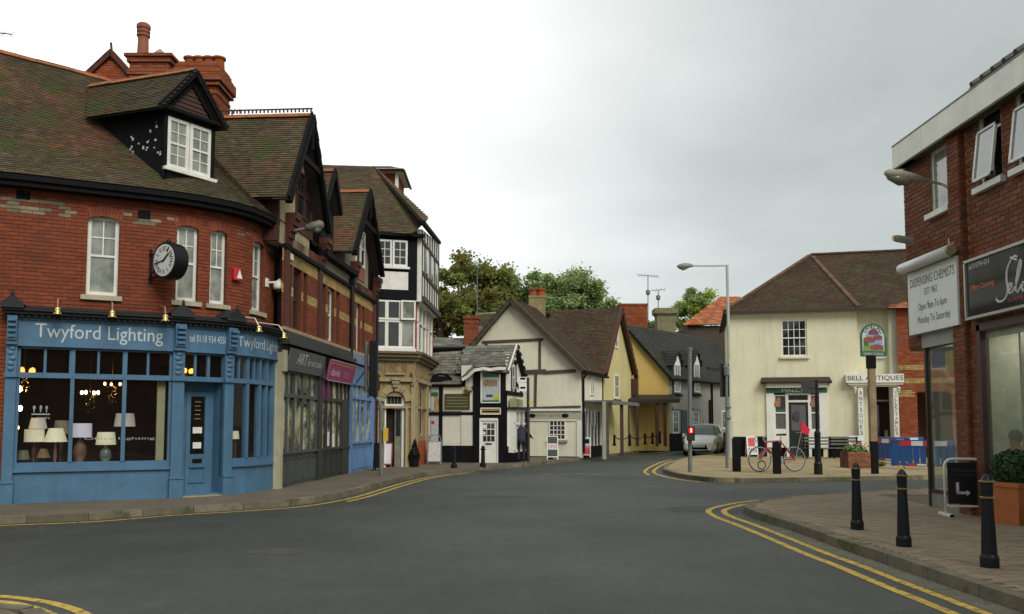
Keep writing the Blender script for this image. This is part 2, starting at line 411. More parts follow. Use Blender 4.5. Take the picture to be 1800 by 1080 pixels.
def bricks(F, s0, s1, z0, z1, parent, mat, holes=(), o=0., bl=.215, bh=.065, j=.01, cap=290, special=None, keep=None):
    """running-bond brickwork: bricks proud of the mortar sheet"""
    P = Pieces('brick', 'brickwork', mat, parent, cap); PS = {}
    nz = int((z1 - z0) / (bh + j)); pit = bl + j; hz_ = (z1 - z0) / nz
    for r in range(nz):
        z = z0 + (r + .5) * hz_; s = s0 - (pit / 2 if r % 2 else 0)
        while s < s1:
            a, b = max(s + j / 2, s0), min(s + pit - j / 2, s1); s += pit
            for h in holes:
                if h[2] - .02 < z < h[3] + .02:
                    if h[0] <= a and b <= h[1]: a = b = 0
                    elif h[0] < a < h[1]: a = h[1] + .004
                    elif h[0] < b < h[1]: b = h[0] - .004
                    elif a < h[0] and h[1] < b: b = h[0] - .004
            if b - a < .03: continue
            if keep and not keep((a + b) / 2, z): continue
            c = (a + b) / 2; t = F.T(c); n = V((t.y, -t.x, 0))
            mt = special(c, z) if special else None
            tgt = P
            if mt is not None:
                if mt.name not in PS: PS[mt.name] = Pieces('brick', 'pale_brickwork', mt, parent, 0)
                tgt = PS[mt.name]
            tgt.add(F.P(c, z, o + random.uniform(.000, .004)), t * ((b - a) / 2), V((0, 0, hz_ / 2 - j / 2)), n * .012)
    P.done()
    for q in PS.values(): q.done()

def roof(E, Rg, parent, mat, name='roof', gauge=.1, tw=.165, cap=0, th=.07, base=None, ridge=None, slabname=None):
    """tiled slope: eave polyline E, ridge polyline Rg, left to right as seen from outside"""
    E = [V(p) for p in E]; Rg = [V(p) for p in Rg]
    mb = MB(); k = len(E); nrm = []
    for i in range(k):
        a, b = max(i - 1, 0), min(i + 1, k - 1)
        t = (E[b] - E[a]) if (E[b] - E[a]).length > .01 else (Rg[b] - Rg[a]); nrm.append(t.cross(Rg[i] - E[i] if (Rg[i] - E[i]).length > .01 else Rg[a] - E[a]).normalized())
    n0 = 0
    for i in range(k): mb.v += [E[i] - nrm[i] * .015, Rg[i] - nrm[i] * .015, Rg[i] - nrm[i] * th, E[i] - nrm[i] * th]
    for i in range(k - 1):
        a = 4 * i; b = a + 4
        mb.f += [(a, b, b + 1, a + 1), (a + 3, a + 2, b + 2, b + 3), (a, a + 3, b + 3, b), (a + 1, b + 1, b + 2, a + 2)]
    mb.f += [(0, 1, 2, 3), (4 * k - 1, 4 * k - 2, 4 * k - 3, 4 * k - 4)]
    ro = mb.build(name, base or under, parent)
    P = Pieces('roof_tile', 'roof_tiling', mat, ro, cap)
    sl = max((Rg[i] - E[i]).length for i in range(k)); nc = max(2, int(sl / gauge))
    for c in range(nc):
        t = (c + .5) / nc; pts = [E[i].lerp(Rg[i], t) for i in range(k)]
        cum = [0.]
        for i in range(1, k): cum.append(cum[-1] + (pts[i] - pts[i - 1]).length)
        L = cum[-1]
        if L < tw * .6: continue
        n = max(1, round(L / tw)); wd = L / n
        for q in range(n + (c % 2)):
            s = wd * (q + (0 if c % 2 else .5)); s = min(max(s, wd * .25), L - wd * .25)
            i = 0
            while i < k - 2 and s > cum[i + 1]: i += 1
            f = (s - cum[i]) / max(1e-6, cum[i + 1] - cum[i])
            p = pts[i].lerp(pts[i + 1], f); tg = (pts[i + 1] - pts[i]).normalized()
            up = (Rg[i] - E[i]).lerp(Rg[i + 1] - E[i + 1], f).normalized(); nn = tg.cross(up).normalized(); up = nn.cross(tg).normalized()
            h = gauge * .62; ti = .011 / h + random.uniform(-.03, .03)
            u2 = (up - nn * ti).normalized(); n2 = tg.cross(u2)
            P.add(p + nn * (.008 + random.uniform(0, .004)), tg * (wd * .485), u2 * h, n2 * .006)
    P.done()
    if ridge:
        PR = Pieces('ridge_tile', 'ridge_tiling', ridge, ro, 60, 8)
        for i in range(k - 1):
            a, b = Rg[i], Rg[i + 1]; L = (b - a).length; n = max(1, round(L / .33))
            if L < .05: continue
            d = (b - a) / L
            sd_ = d.cross(V((0, 0, 1))).normalized()
            for q in range(n):
                c = a + d * (L * (q + .5) / n)
                for sg in (-1, 1):
                    ax = (sd_ * sg * .75 - V((0, 0, 1)) * .66).normalized()
                    PR.add(c + V((0, 0, .04 + random.uniform(0, .008))) + ax * .07, d * (L / n * .49), ax * .085, d.cross(ax).normalized() * .01)
        PR.done()
    return ro

# ------------------------------------------------------------------ windows and lettering
def window(F, s0, s1, z0, z1, parent, o=-.1, cols=2, rows=2, fm=None, pm=None, fr=.055, bar=.022, sill=None, sash=False, name='window', deep=.06, arch=0, meet=None):
    """frame (part) with panes, bars and sill as sub-parts"""
    fm = fm or white; pm = pm or pane_c; f = MB()
    for a, b, c, d in ((s0, s0 + fr, z0, z1), (s1 - fr, s1, z0, z1), (s0 + fr, s1 - fr, z0, z0 + fr * 1.2), (s0 + fr, s1 - fr, z1 - fr, z1)):
        fbox(f, F, a, b, c, d, o - deep, o)
    if arch:
        m = 8
        for i in range(m):
            x0, x1 = -1 + 2 * i / m, -1 + 2 * (i + 1) / m; xm = (x0 + x1) / 2
            h = arch * (xm * xm); mid = (s0 + s1) / 2; hw = (s1 - s0) / 2
            if h > .004: fbox(f, F, mid + hw * x0, mid + hw * x1, z1 - h, z1 + .001, o, o + .015)
    zm = (z0 + z1) / 2 if meet is None else meet
    if sash: fbox(f, F, s0 + fr, s1 - fr, zm - .022, zm + .022, o - deep, o - .002)
    w_ = f.build(name, fm, parent)
    b = MB(); sa, sb, za, zb = s0 + fr, s1 - fr, z0 + fr * 1.2, z1 - fr
    zones = [(za, zb, cols, rows)]
    if sash == 1: zones = [(za, zm - .022, 1, 1), (zm + .022, zb, cols, rows)]
    elif sash == 2: zones = [(za, zm - .022, cols, rows), (zm + .022, zb, cols, rows)]
    for (za_, zb_, cc, rr) in zones:
        for i in range(1, cc):
            x = sa + (sb - sa) * i / cc; fbox(b, F, x - bar / 2, x + bar / 2, za_, zb_, o - .045, o - .012)
        for j in range(1, rr):
            y = za_ + (zb_ - za_) * j / rr; fbox(b, F, sa, sb, y - bar / 2, y + bar / 2, o - .043, o - .014)
        for i in range(cc):
            for j in range(rr):
                p = MB(); g = bar * .4
                fbox(p, F, sa + (sb - sa) * i / cc + (g if i else 0), sa + (sb - sa) * (i + 1) / cc - (g if i < cc - 1 else 0),
                     za_ + (zb_ - za_) * j / rr + (g if j else 0), za_ + (zb_ - za_) * (j + 1) / rr - (g if j < rr - 1 else 0), o - .034, o - .028)
                p.build('pane', pm, w_)
    if b.v: b.build('glazing_bar', fm, w_)
    if sill:
        q = MB(); fbox(q, F, s0 - .09, s1 + .09, z0 - .1, z0 - .004, o - .02, sill[1]); q.build('sill', sill[0], w_)
    return w_
TXT = {}
def text_mesh(body):
    if body in TXT: return TXT[body]
    cu = bpy.data.curves.new('lettering', 'FONT'); cu.body = body; cu.size = 1; cu.resolution_u = 3
    ob = bpy.data.objects.new('lettering', cu); C.objects.link(ob)
    bpy.context.view_layer.update()
    me = bpy.data.meshes.new_from_object(ob.evaluated_get(bpy.context.evaluated_depsgraph_get()))
    vv = [(v.co.x, v.co.y) for v in me.vertices]; ff = [tuple(p.vertices) for p in me.polygons]
    bpy.data.objects.remove(ob); bpy.data.curves.remove(cu); bpy.data.meshes.remove(me)
    xs = [a for a, _ in vv]; ys = [b for _, b in vv]
    TXT[body] = (vv, ff, min(xs), max(xs), min(ys), max(ys)); return TXT[body]
def letters(mb, body, fn):
    """fn(u, v): u, v in 0..1 across the text's box -> point"""
    vv, ff, x0, x1, y0, y1 = text_mesh(body); n = len(mb.v)
    for a, b in vv: mb.v.append(fn((a - x0) / (x1 - x0), (b - y0) / (y1 - y0)))
    mb.f += [tuple(n + i for i in f) for f in ff]
def ftext(F, body, s0, s1, z0, z1, o, mat, parent, name='lettering', mb=None):
    own = mb is None; mb = mb or MB()
    letters(mb, body, lambda u, v: F.P(s0 + u * (s1 - s0), z0 + v * (z1 - z0), o))
    if own: return mb.build(name, mat, parent)
def fb(F, s0, s1, z0, z1, o0, o1, name, mat, parent, label=None):
    m = MB(); fbox(m, F, s0, s1, z0, z1, o0, o1); return m.build(name, mat, parent, label=label)
def chimney(parent, x0, x1, y0, y1, z0, z1, pots, mat, rings=((.0, .18, .06), (.3, .15, .05)), potm=None, poth=.35, potr=.12):
    c = MB(); c.box(x0, x1, y0, y1, z0, z1)
    for dz, h, ex in rings: c.box(x0 - ex, x1 + ex, y0 - ex, y1 + ex, z1 - dz - h, z1 - dz + .002)
    co = c.build('chimney', mortar_red if mat in (brick_orange, brick_dark, brick_red) else mat, parent)
    if mat in (brick_orange, brick_dark, brick_red):                  # courses of brick proud of the mortar, following the corbels
        P = Pieces('brick', 'brickwork', mat, co, 0); zz = z0 + .04; r = 0
        while zz < z1 - .03:
            ex = max([0] + [e_ for dz, h, e_ in rings if z1 - dz - h < zz < z1 - dz]); X0, X1 = x0 - ex, x1 + ex; n = max(1, int((X1 - X0) / .225)); w_ = (X1 - X0) / n
            for k in range(n + r % 2):
                a = X0 + w_ * (k - .5 * (r % 2)); b = min(a + w_ - .01, X1); a = max(a, X0)
                if b - a > .03: P.add(V(((a + b) / 2, y0 - ex, zz)), V(((b - a) / 2, 0, 0)), V((0, 0, .031)), V((0, .012, 0)))
            ny = max(1, int((y1 - y0 + 2 * ex) / .225)); wy = (y1 - y0 + 2 * ex) / ny
            for sx in (X0, X1):
                for k in range(ny): P.add(V((sx, y0 - ex + wy * (k + .5), zz)), V((0, wy / 2 - .005, 0)), V((0, 0, .031)), V((.012, 0, 0)))
            zz += .075; r += 1
        P.done()
    for i in range(pots):
        p = MB(); cx = x0 + (x1 - x0) * (i + .5) / pots; cy = (y0 + y1) / 2
        p.lathe([(potr, z1 - .02), (potr * .92, z1 + poth * .6), (potr * 1.0, z1 + poth * .82), (potr * 1.2, z1 + poth * .84), (potr * 1.2, z1 + poth), (potr * .85, z1 + poth), (potr * .8, z1 + poth - .1)], 14, (cx, cy, 0))
        p.build('chimney_pot', potm or brick_orange, co, smooth=False)
    return co
# ================================================================== GROUND
def poly_sheet(name, pts, z, mat, kind='structure', parent=None, thick=None):
    m = MB(); pts = [V((p[0], p[1], z)) for p in pts]
    if thick: m.prism([p - V((0, 0, thick)) for p in pts], (0, 0, thick))
    else: m.quad(*pts)
    return m.build(name, mat, parent, kind=kind if parent is None else None)
setting('ground', (lambda m: (m.quad((-900, -300, -.05), (900, -300, -.05), (900, 1500, -.05), (-900, 1500, -.05)), m)[1])(MB()), earth)
poly_sheet('road', [(-40, -12), (60, -12), (60, 95), (-40, 95)], 0, asphalt)

def catmull(pts, n=6):
    pts = [V(p[:2]) for p in pts]; out = []
    q = [pts[0] * 2 - pts[1]] + pts + [pts[-1] * 2 - pts[-2]]
    for i in range(1, len(q) - 2):
        for k in range(n):
            t = k / n; a, b, c, d = q[i - 1], q[i], q[i + 1], q[i + 2]
            out.append(.5 * ((2 * b) + (c - a) * t + (2 * a - 5 * b + 4 * c - d) * t * t + (3 * b - a - 3 * c + d) * t ** 3))
    out.append(pts[-1]); return out
def offs(pts, d):
    o = []
    for i in range(len(pts)):
        t = (pts[min(i + 1, len(pts) - 1)] - pts[max(i - 1, 0)]).normalized(); o.append(pts[i] + V((t.y, -t.x)) * d)
    return o
def strip(name, pts, wd, z, mat):
    m = MB(); a = offs(pts, wd / 2); b = offs(pts, -wd / 2)
    for i in range(len(pts) - 1):
        if m.v and False: pass
        m.quad((*a[i], z), (*a[i + 1], z), (*b[i + 1], z), (*b[i], z))
    return m.build(name, mat, None, kind='structure')
def kerb(pts, parent, height=.122, wd=.15, ln=.91, mat=kerb_m, drop=None):
    """kerbstones along a polyline, the road on its right-hand side"""
    P = Pieces('kerbstone', 'kerb_run', mat, parent, 200, 4)
    cum = [0.]
    for i in range(1, len(pts)): cum.append(cum[-1] + (pts[i] - pts[i - 1]).length)
    L = cum[-1]; n = max(1, round(L / ln)); w_ = L / n
    def pt(s):
        i = 0
        while i < len(pts) - 2 and s > cum[i + 1]: i += 1
        return pts[i].lerp(pts[i + 1], min(1, max(0, (s - cum[i]) / max(1e-6, cum[i + 1] - cum[i]))))
    for k in range(n):
        a, b = pt(k * w_), pt((k + 1) * w_); c = (a + b) / 2; d = (b - a).normalized(); nn = V((d.y, -d.x))
        h = height + random.uniform(-.004, .006)
        if drop and drop[0] < c.y < drop[1]: h = .04
        P.add(V((*(c - nn * wd / 2), (h - .1) / 2)), V((*d, 0)) * ((b - a).length / 2 - .006), V((*nn, 0)) * (wd / 2), V((0, 0, (h + .1) / 2)))
    P.done()

# left pavement: kerb line from the near left into the far bend
lk = [gp(*p) for p in ((-260, 934), (0, 921.5), (160, 915), (300, 904), (420, 897), (520, 889), (600, 875), (660, 858), (705, 846), (745, 838), (800, 831.5), (920, 821), (1000, 812), (1060, 804), (1110, 798), (1150, 793), (1205, 787))]
lk = [V((p.x, p.y)) for p in lk]; lk = [V((lk[0].x - 8, lk[0].y - 3.2))] + lk + [lk[-1] + (lk[-1] - lk[-2]) * 3]
lkc = catmull(lk, 5)
in_ = offs(lkc, -.06)
lp = poly_sheet('left_pavement', in_ + [V((30, 75)), V((-2, 60)), V((-4, 36)), V((-8, 30)), V((-9, 22)), V((-20, 15))], .115, pave_m, thick=.2)
kerb(lkc, lp, height=.12)
# double and single yellow lines along the left kerb
ll = offs(lkc, .28)
strip('yellow_line', [p for p in ll if p.y < 29.2], .10, .004, ypaint)
strip('yellow_line', [p for p in offs(lkc, .52) if 17.8 < p.y < 28.6], .10, .004, ypaint)

# near right pavement
rk = [gp(*p) for p in ((1640, 866), (1480, 875), (1400, 881), (1350, 887), (1322, 893), (1306, 899), (1318, 908), (1360, 922), (1430, 947), (1500, 973), (1560, 993), (1640, 1022), (1720, 1050), (1800, 1078))]
rk = [V((p.x, p.y)) for p in rk]; rk = [V((14, rk[0].y + .6))] + rk + [V((4.45, 5.5)), V((4.5, 2)), V((4.6, -3))]
rkc = catmull(rk[::-1], 5)                                          # ground to the right of travel = road? run from near to far keeps the road on the left
rp_ = rkc[::-1]
rin = offs(rp_, -.06)
rp = poly_sheet('right_pavement', rin + [V((14, -3))], .098, joint_m, thick=.2)
kerb(rp_, rp, height=.12, wd=.16)
def inside(p, poly):
    c = False; j = len(poly) - 1
    for i in range(len(poly)):
        a, b = poly[i], poly[j]
        if (a.y > p.y) != (b.y > p.y) and p.x < (b.x - a.x) * (p.y - a.y) / (b.y - a.y) + a.x: c = not c
        j = i
    return c
pin = offs(rp_, -.17) + [V((14, -3))]
P = Pieces('paver', 'block_paving', paver_m, rp, 280, 12)
y = 5.8; row = 0
while y < 21.5:
    x = 4.2 + (.1 if row % 2 else 0)
    while x < 11:
        if inside(V((x, y)), pin) and not (x > 7.8 and y < 18.3):
            P.add(V((x, y, .106 + random.uniform(0, .0035))), V((.0965, 0, 0)), V((0, .0465, 0)), V((0, 0, .012)))
        x += .2
    y += .1; row += 1
P.done()
# channel strip of smoother tarmac beside the right kerb + double yellow lines
o1 = offs(rp_, .34); o2 = offs(rp_, .62)
strip('yellow_line', [p for p in o1 if p.x < 5.6], .11, .004, ypaint)
strip('yellow_line', [p for p in o2 if p.x < 5.6], .11, .004, ypaint)
strip('gutter_channel', [p for p in offs(rp_, .14) if p.y < 13.6], .26, .0035, M('gutter_dirt', (.12, .115, .085), .9, .35, 4, .4))

# island in front of the antique shop
ik = [gp(*p) for p in ((1700, 841), (1630, 843.5), (1450, 846.5), (1330, 848.5), (1260, 848), (1205, 842), (1172, 834), (1166, 828), (1175, 820), (1195, 811), (1225, 805.5), (1275, 799), (1292, 792))]
ik = [V((p.x, p.y)) for p in ik]; ik = [V((24, ik[0].y + .3))] + ik + [V((17, 60)), V((21, 68))]
ikc = catmull(ik, 5)
isl = poly_sheet('island_pavement', offs(ikc, .06) [0:] + [V((34, 66)), V((34, 25.4))], .115, isl_m, thick=.2)
kerb(ikc[::-1], isl, height=.12)
kk = offs(ikc, -.3)
strip('yellow_line', [p for p in offs(ikc, -.32) if p.x < 7.9 and p.y > 24], .11, .004, ypaint)
strip('yellow_line', [p for p in offs(ikc, -.62) if p.x < 7.6 and p.y > 27], .11, .004, ypaint)
# rows of setts let into the island paving
for (x0, y0, x1, y1) in ((1300, 826, 1620, 824), (1300, 818, 1620, 817), (1320, 834, 1640, 832)):
    a, b = gp(x0, y0, .12), gp(x1, y1, .12); L = (b - a); n = int(L.length / .3); P = Pieces('sett', 'sett_row', stone_l, isl, 0)
    d = L.normalized()
    for i in range(n): P.add(V((*(a + d * (i * .3 + .15)).xy, .113)), d * .13, V((-d.y, d.x, 0)) * .06, V((0, 0, .006)))
    P.done()
# raised brick footway in front of the yellow houses
rf = [gp(1062, 801), gp(1110, 795.5), gp(1150, 791.5), gp(1205, 785.5)]
m = MB(); A = [V((p.x, p.y)) for p in rf]; A.append(A[-1] + (A[-1] - A[-2]) * .6)
B = offs(A, -1.9)
for i in range(len(A) - 1):
    m.quad((*A[i], .12), (*A[i + 1], .12), (*B[i + 1], .62 if i + 1 < 9 else .5), (*B[i], .62 if i else .3))
C_ = offs(A, -6)
for i in range(len(A) - 1): m.quad((*B[i], .62 if i else .3), (*B[i + 1], .62), (*C_[i + 1], .62), (*C_[i], .62 if i else .3))
setting('raised_footway', m, redpave)
# corner of the pavement at the lower left with its double yellow lines
lc = [gp(*p, .0) for p in ((-160, 1086), (-40, 1090), (0, 1094), (30, 1104), (52, 1120), (75, 1150))]
lc = catmull([V((p.x, p.y)) for p in lc], 4)
lcp = poly_sheet('lower_left_pavement', lc + [V((lc[-1].x - .3, 2)), V((-14, 2)), V((-14, lc[0].y))], .11, pave_m, thick=.15)
kerb(offs(lc, -.05), lcp, height=.115)
for q in (((-140, 1045), (0, 1049), (70, 1057), (115, 1067), (150, 1081), (180, 1104)), ((-140, 1053), (0, 1058.5), (45, 1066), (80, 1077), (112, 1095), (135, 1120))):
    qq = [gp(*p) for p in q]; strip('yellow_line', catmull([V((p.x, p.y)) for p in qq], 4), .1, .004, ypaint)
# faint give-way dashes and a centre line far off
for i in range(12):
    a = gp(765 + i * 31, 833.6 + (i % 2) * 1.2); m = MB(); m.quad((a.x, a.y, .004), (a.x + .3, a.y, .004), (a.x + .3, a.y + .12, .004), (a.x, a.y + .12, .004)); m.build('road_dash', wpaint, None, kind='structure')
a, b = gp(1160, 801), gp(1204, 794); strip('centre_line', [V((a.x, a.y)), V((b.x, b.y))], .12, .004, wpaint)
rl_ = random.Random(9)
def blotch(name, x0, x1, y0, y1, mat, z=.002):
    pts = [gp(x0 + (x1 - x0) * (.5 + .5 * math.cos(a) * (.85 + .3 * rl_.random())), y0 + (y1 - y0) * (.5 + .5 * math.sin(a) * (.8 + .4 * rl_.random()))) for a in [2 * math.pi * k / 22 for k in range(22)]]
    poly_sheet(name, pts, z, mat)
blotch('worn_patch', 428, 545, 964, 975, M('worn_asphalt', (.058, .057, .046), .9, .35, 6, .6, 60, speck=.4))
blotch('tar_patch', 1160, 1420, 890, 903, M('tar_patch', (.038, .042, .035), .75, .3, 3, .6, 60, speck=.3)); blotch('tar_patch', 820, 930, 872, 877, M('tar_patch', (.05, .05, .04)))
lf = MB()
for k in range(420):                                                 # fallen leaves and grit along the kerbs
    side = k % 3; ln_ = (lkc, rp_, ikc)[side]; i = rl_.randrange(3, len(ln_) - 3); p = ln_[i]; t_ = (ln_[i + 1] - ln_[i - 1]).normalized(); nn_ = V((t_.y, -t_.x)) * (1 if side < 2 else -1)
    q = p + nn_ * abs(rl_.gauss(.03, .16)) + t_ * rl_.uniform(-.8, .8); q = V((q.x, q.y, .008)); a_ = rl_.random() * 6.3; s1_ = rl_.uniform(.008, .026)
    u_ = V((math.cos(a_), math.sin(a_), .2)) * s1_; w2_ = V((-math.sin(a_), math.cos(a_), .1)) * s1_ * .7; lf.quad(q - u_, q - w2_, q + u_, q + w2_)
lfo = lf.build('leaf_litter', M('dead_leaves', (.17, .11, .04), .9, .3, rnd=.5, hue=.03), None, kind='stuff'); lfo['label'] = 'fallen leaves and grit scattered along the kerbs'

# ================================================================== CORNER LIGHTING SHOP
FS = Fac((-12.6, 14.95), (-11.0, 15.6), (-9.51, 16.2), (-8.27, 16.83), (-7.5, 17.22), (-7.03, 17.48), (-6.6, 17.8), (-6.14, 18.25), (-5.85, 18.7), (-5.68, 19.25), (-5.6, 19.85), (-5.56, 20.5))
cs = top('corner_shop', 'curved red brick corner building with blue shopfront, brown tiled roof and black dormer', 'shop', (-7.4, 17.8, 0))
UO = -.22                                                             # upper wall plane behind the shopfront plane
s_ = lambda x, y=700, o=0.: FS.s(x, y, o)
ups = []
for (x0, x1, ym) in ((153, 209, 440), (309, 347, 460), (369.5, 397.5, 470), (445, 457, 490)):
    ups.append((s_(x0, ym, UO), s_(x1, ym, UO), 4.2, 5.82))
ups[3] = (s_(443, 490, UO), s_(443, 490, UO) + .62, 4.2, 5.82)
m = MB(); wall(m, FS, 0, FS.L, 3.2, 6.3, ups, UO, .22)
uw = m.build('wall', mortar_red, cs)
def diaper(s, z):
    if 5.98 < z < 6.06 or 5.72 < z < 5.84:
        for h in ups:
            if h[0] - .3 < s < h[1] + .3: return None
        return brick_pale if (z > 5.8 and random.random() < .35) or (z < 5.84 and random.random() < .85) else None
    if 5.84 <= z <= 5.98 and int(s * 3) % 3 == 0: return brick_pale
    return None
bh = [(h[0], h[1], h[2] - .12, h[3] + .2) for h in ups]
bricks(FS, 0.4, FS.L, 3.75, 6.25, uw, brick_red, bh, UO, special=diaper)
for i, h in enumerate(ups):                                          # segmental arches of rubbed brick above the windows
    P = Pieces('arch_brick', 'arch_brickwork', M('rubbed_brick', (.22, .045, .016), .8, .2, 3, .2, rnd=.2), uw, 40, 5); n = 11
    for k in range(n):
        u = (k + .5) / n; s = h[0] - .06 + (h[1] - h[0] + .12) * u; a = (u - .5) * .55
        t = FS.T(s); up = V((0, 0, 1)) * math.cos(a) + t * math.sin(a); tx = t * math.cos(a) - V((0, 0, 1)) * math.sin(a)
        P.add(FS.P(s, h[3] + .10 - .14 * (2 * u - 1) ** 2 * .5 - .0, UO + .006), tx * ((h[1] - h[0] + .12) / n / 2 - .004), up * .105, FS.Nn(s) * .012)
    P.done()
    window(FS, h[0], h[1], h[2], h[3], cs, o=UO - .09, cols=2, rows=2, fm=white, pm=pane_c, fr=.07, sash=1, arch=.1, sill=(stone_sill, UO + .07), meet=5.02 if i != 9 else None)
# flush vent grilles in the brickwork
for (x, y) in ((40, 343), (254, 378)):
    ss, zz = FS.hit(x, y, UO); fb(FS, ss - .12, ss + .12, zz - .09, zz + .09, UO + .005, UO + .02, 'vent_grille', black, cs)
# eaves
m = MB(); fbox(m, FS, 0, FS.L + .15, 6.2, 6.36, UO, .06); fbox(m, FS, 0, FS.L + .15, 6.3, 6.44, .06, .12); m.build('eaves_gutter', black, cs)
E = [FS.P(c, 6.42, .12) for c in FS.c]; Rz = 9.75
Rg = [V((*p, Rz)) for p in ((-13.2, 16.4), (-12.3, 17.2), (-11.2, 18.2), (-10.2, 19.1), (-9.75, 19.55), (-9.5, 19.85), (-9.3, 20.15), (-9.15, 20.5), (-9.05, 20.85), (-8.95, 21.2), (-8.9, 21.5), (-8.85, 21.9))]
roof(E, Rg, cs, tile_old, gauge=.073, tw=.145, cap=290, ridge=ridge_m)
rb = [p + V((-1.8, 3.6, -3.5)) for p in Rg]; roof(rb[::-1], Rg[::-1], cs, tile_old, gauge=.3, tw=.5, name='back_roof')
m = MB(); m.prism([V((-14, 18.5, 3)), V((-5.9, 20.6, 3)), V((-9.3, 22.4, 3)), V((-11, 24, 3))], (0, 0, 3.2)); m.build('back_wall', mortar_red, cs)
# dormer
A, B = V((-7.28, 17.55, 6.85)), V((-6.65, 18.5, 6.85))
FD_ = Fac((A.x, A.y), (B.x, B.y)); bk = V((-2.55, .85, 0)); W = FD_.L
ct = 8.2
m = MB(); m.prism([A, V((A.x, A.y, ct)), V((A.x, A.y, ct)) + bk * .75, A + bk * .75], V((.04, .05, 0))); m.prism([B, V((B.x, B.y, ct)), V((B.x, B.y, ct)) + bk * .75, B + bk * .75], V((-.04, -.05, 0)))
dm = m.build('dormer', black, cs)
m = MB()
for (a, b, c, d) in ((-.05, .03, 6.7, ct), (W - .03, W + .07, 6.7, ct), (-.05, W + .07, 8.1, ct + .04), (-.02, W, 6.6, 6.98)): fbox(m, FD_, a, b, c, d, -.06, .03)
fbox(m, FD_, -.12, W + .14, ct, ct + .07, -.1, .17)
apx = W / 2; az = 9.2
for sg in (-1, 1):
    e = (apx + sg * (W / 2 + .26), ct - .02)
    fbar(m, FD_, e, (apx, az), .13, .16, .21)
    fbar(m, FD_, (apx + sg * (W / 2 - .02), ct + .1), (apx, az - .24), .08, .04, .09)
m.build('bargeboard', black, dm)
m = MB(); fpoly(m, FD_, [(-.02, ct + .05), (W + .02, ct + .05), (apx, az - .1)], -.02, .03)
for k in range(7): fbar(m, FD_, (.12 + k * .0, ct + .12 + k * .09), (W - .12, ct + .12 + k * .09), .02, .03, .045) if k < 1 else fbar(m, FD_, (.1 + k * .075, ct + .1 + k * .1), (W - .1 - k * .075, ct + .1 + k * .1), .03, .03, .05)
m.build('gable_panel', M('dark_hung_tile', (.07, .035, .025), .8, .2), dm)
ov = FD_.Nn(0) * .2
Ap = V((*FD_.P(apx, 0).xy, az + .04)) + ov; El = FD_.P(-.26, ct - .03); Er = FD_.P(W + .26, ct - .03)
El = V((El.x, El.y, ct - .04)) + ov; Er = V((Er.x, Er.y, ct - .04)) + ov
roof([El + bk * .72, El], [Ap + bk * 1.08, Ap], cs, tile_old, gauge=.073, tw=.145, name='dormer_roof', cap=80, ridge=ridge_m, th=.05)
roof([Er, Er + bk * .8], [Ap, Ap + bk * 1.02], cs, tile_old, gauge=.1, name='dormer_roof', th=.05)
for (a, b) in ((.04, W / 2 - .01), (W / 2 + .01, W - .02)):
    window(FD_, a, b, 7.0, 8.1, cs, o=.02, cols=2, rows=2, fm=white, pm=pane_c, fr=.075, sash=2, deep=.08, bar=.02)
m = MB(); fbox(m, FD_, -.05, W + .1, 6.93, 7.0, -.02, .1); m.build('sill', white, dm)
m = MB()                                                             # flaking white patches on the black cheek
for k in range(20):
    u = random.random(); p = A + bk * (.03 + .5 * u * random.random()); z = 7.15 + .25 * u + abs(random.gauss(0, .33)); n = V((-.32, -.95, 0))
    if z > 8.2: continue
    q = V((p.x, p.y, z)); r = random.uniform(.008, .026)
    m.obox(q + n * .012, bk.normalized() * r, V((0, 0, r * random.uniform(.6, 1.6))), n * .004)
m.build('flaking_paint', M('flaked_white', (.5, .5, .5), .8, .2), dm, kind='stuff')
# chimney stacks with pots
chimney(cs, *sorted((at(228, 110, 24.3).x, at(297, 110, 24.3).x)), 24.3, 25.2, 7, at(0, 101, 24.5).z, 0, brick_orange, rings=((0, .1, .12), (.12, .1, .06), (.5, .12, .05)))
st = chimney(cs, *sorted((at(312, 150, 24.2).x, at(381, 150, 24.2).x)), 24.2, 25.3, 7, at(0, 113, 24.4).z, 4, brick_orange, rings=((.0, .1, -.02), (.1, .1, .04), (.2, .12, .09), (.32, .3, .15), (.64, .1, .1), (.9, .1, .03), (1.35, .1, .05)), potr=.17, poth=.34)
p = MB(); c = at(251, 100, 24.7); zt = at(0, 42, 24.7).z
p.lathe([(.17, c.z - .1), (.15, c.z + .5), (.155, zt - .42), (.19, zt - .4), (.19, zt - .34), (.16, zt - .32), (.19, zt - .28), (.19, zt - .22), (.165, zt - .2), (.2, zt - .16), (.2, zt - .06), (.14, zt), (.08, zt)], 16, (c.x, c.y, 0)); p.build('tall_chimney_pot', brick_orange, st, smooth=False)
p = MB(); c = at(281, 101, 24.7); p.lathe([(.16, c.z - .1), (.17, c.z + .1), (.12, c.z + .16), (.06, c.z + .22), (.02, c.z + .26)], 10, (c.x, c.y, 0)); p.build('chimney_cowl', stone_l, st)
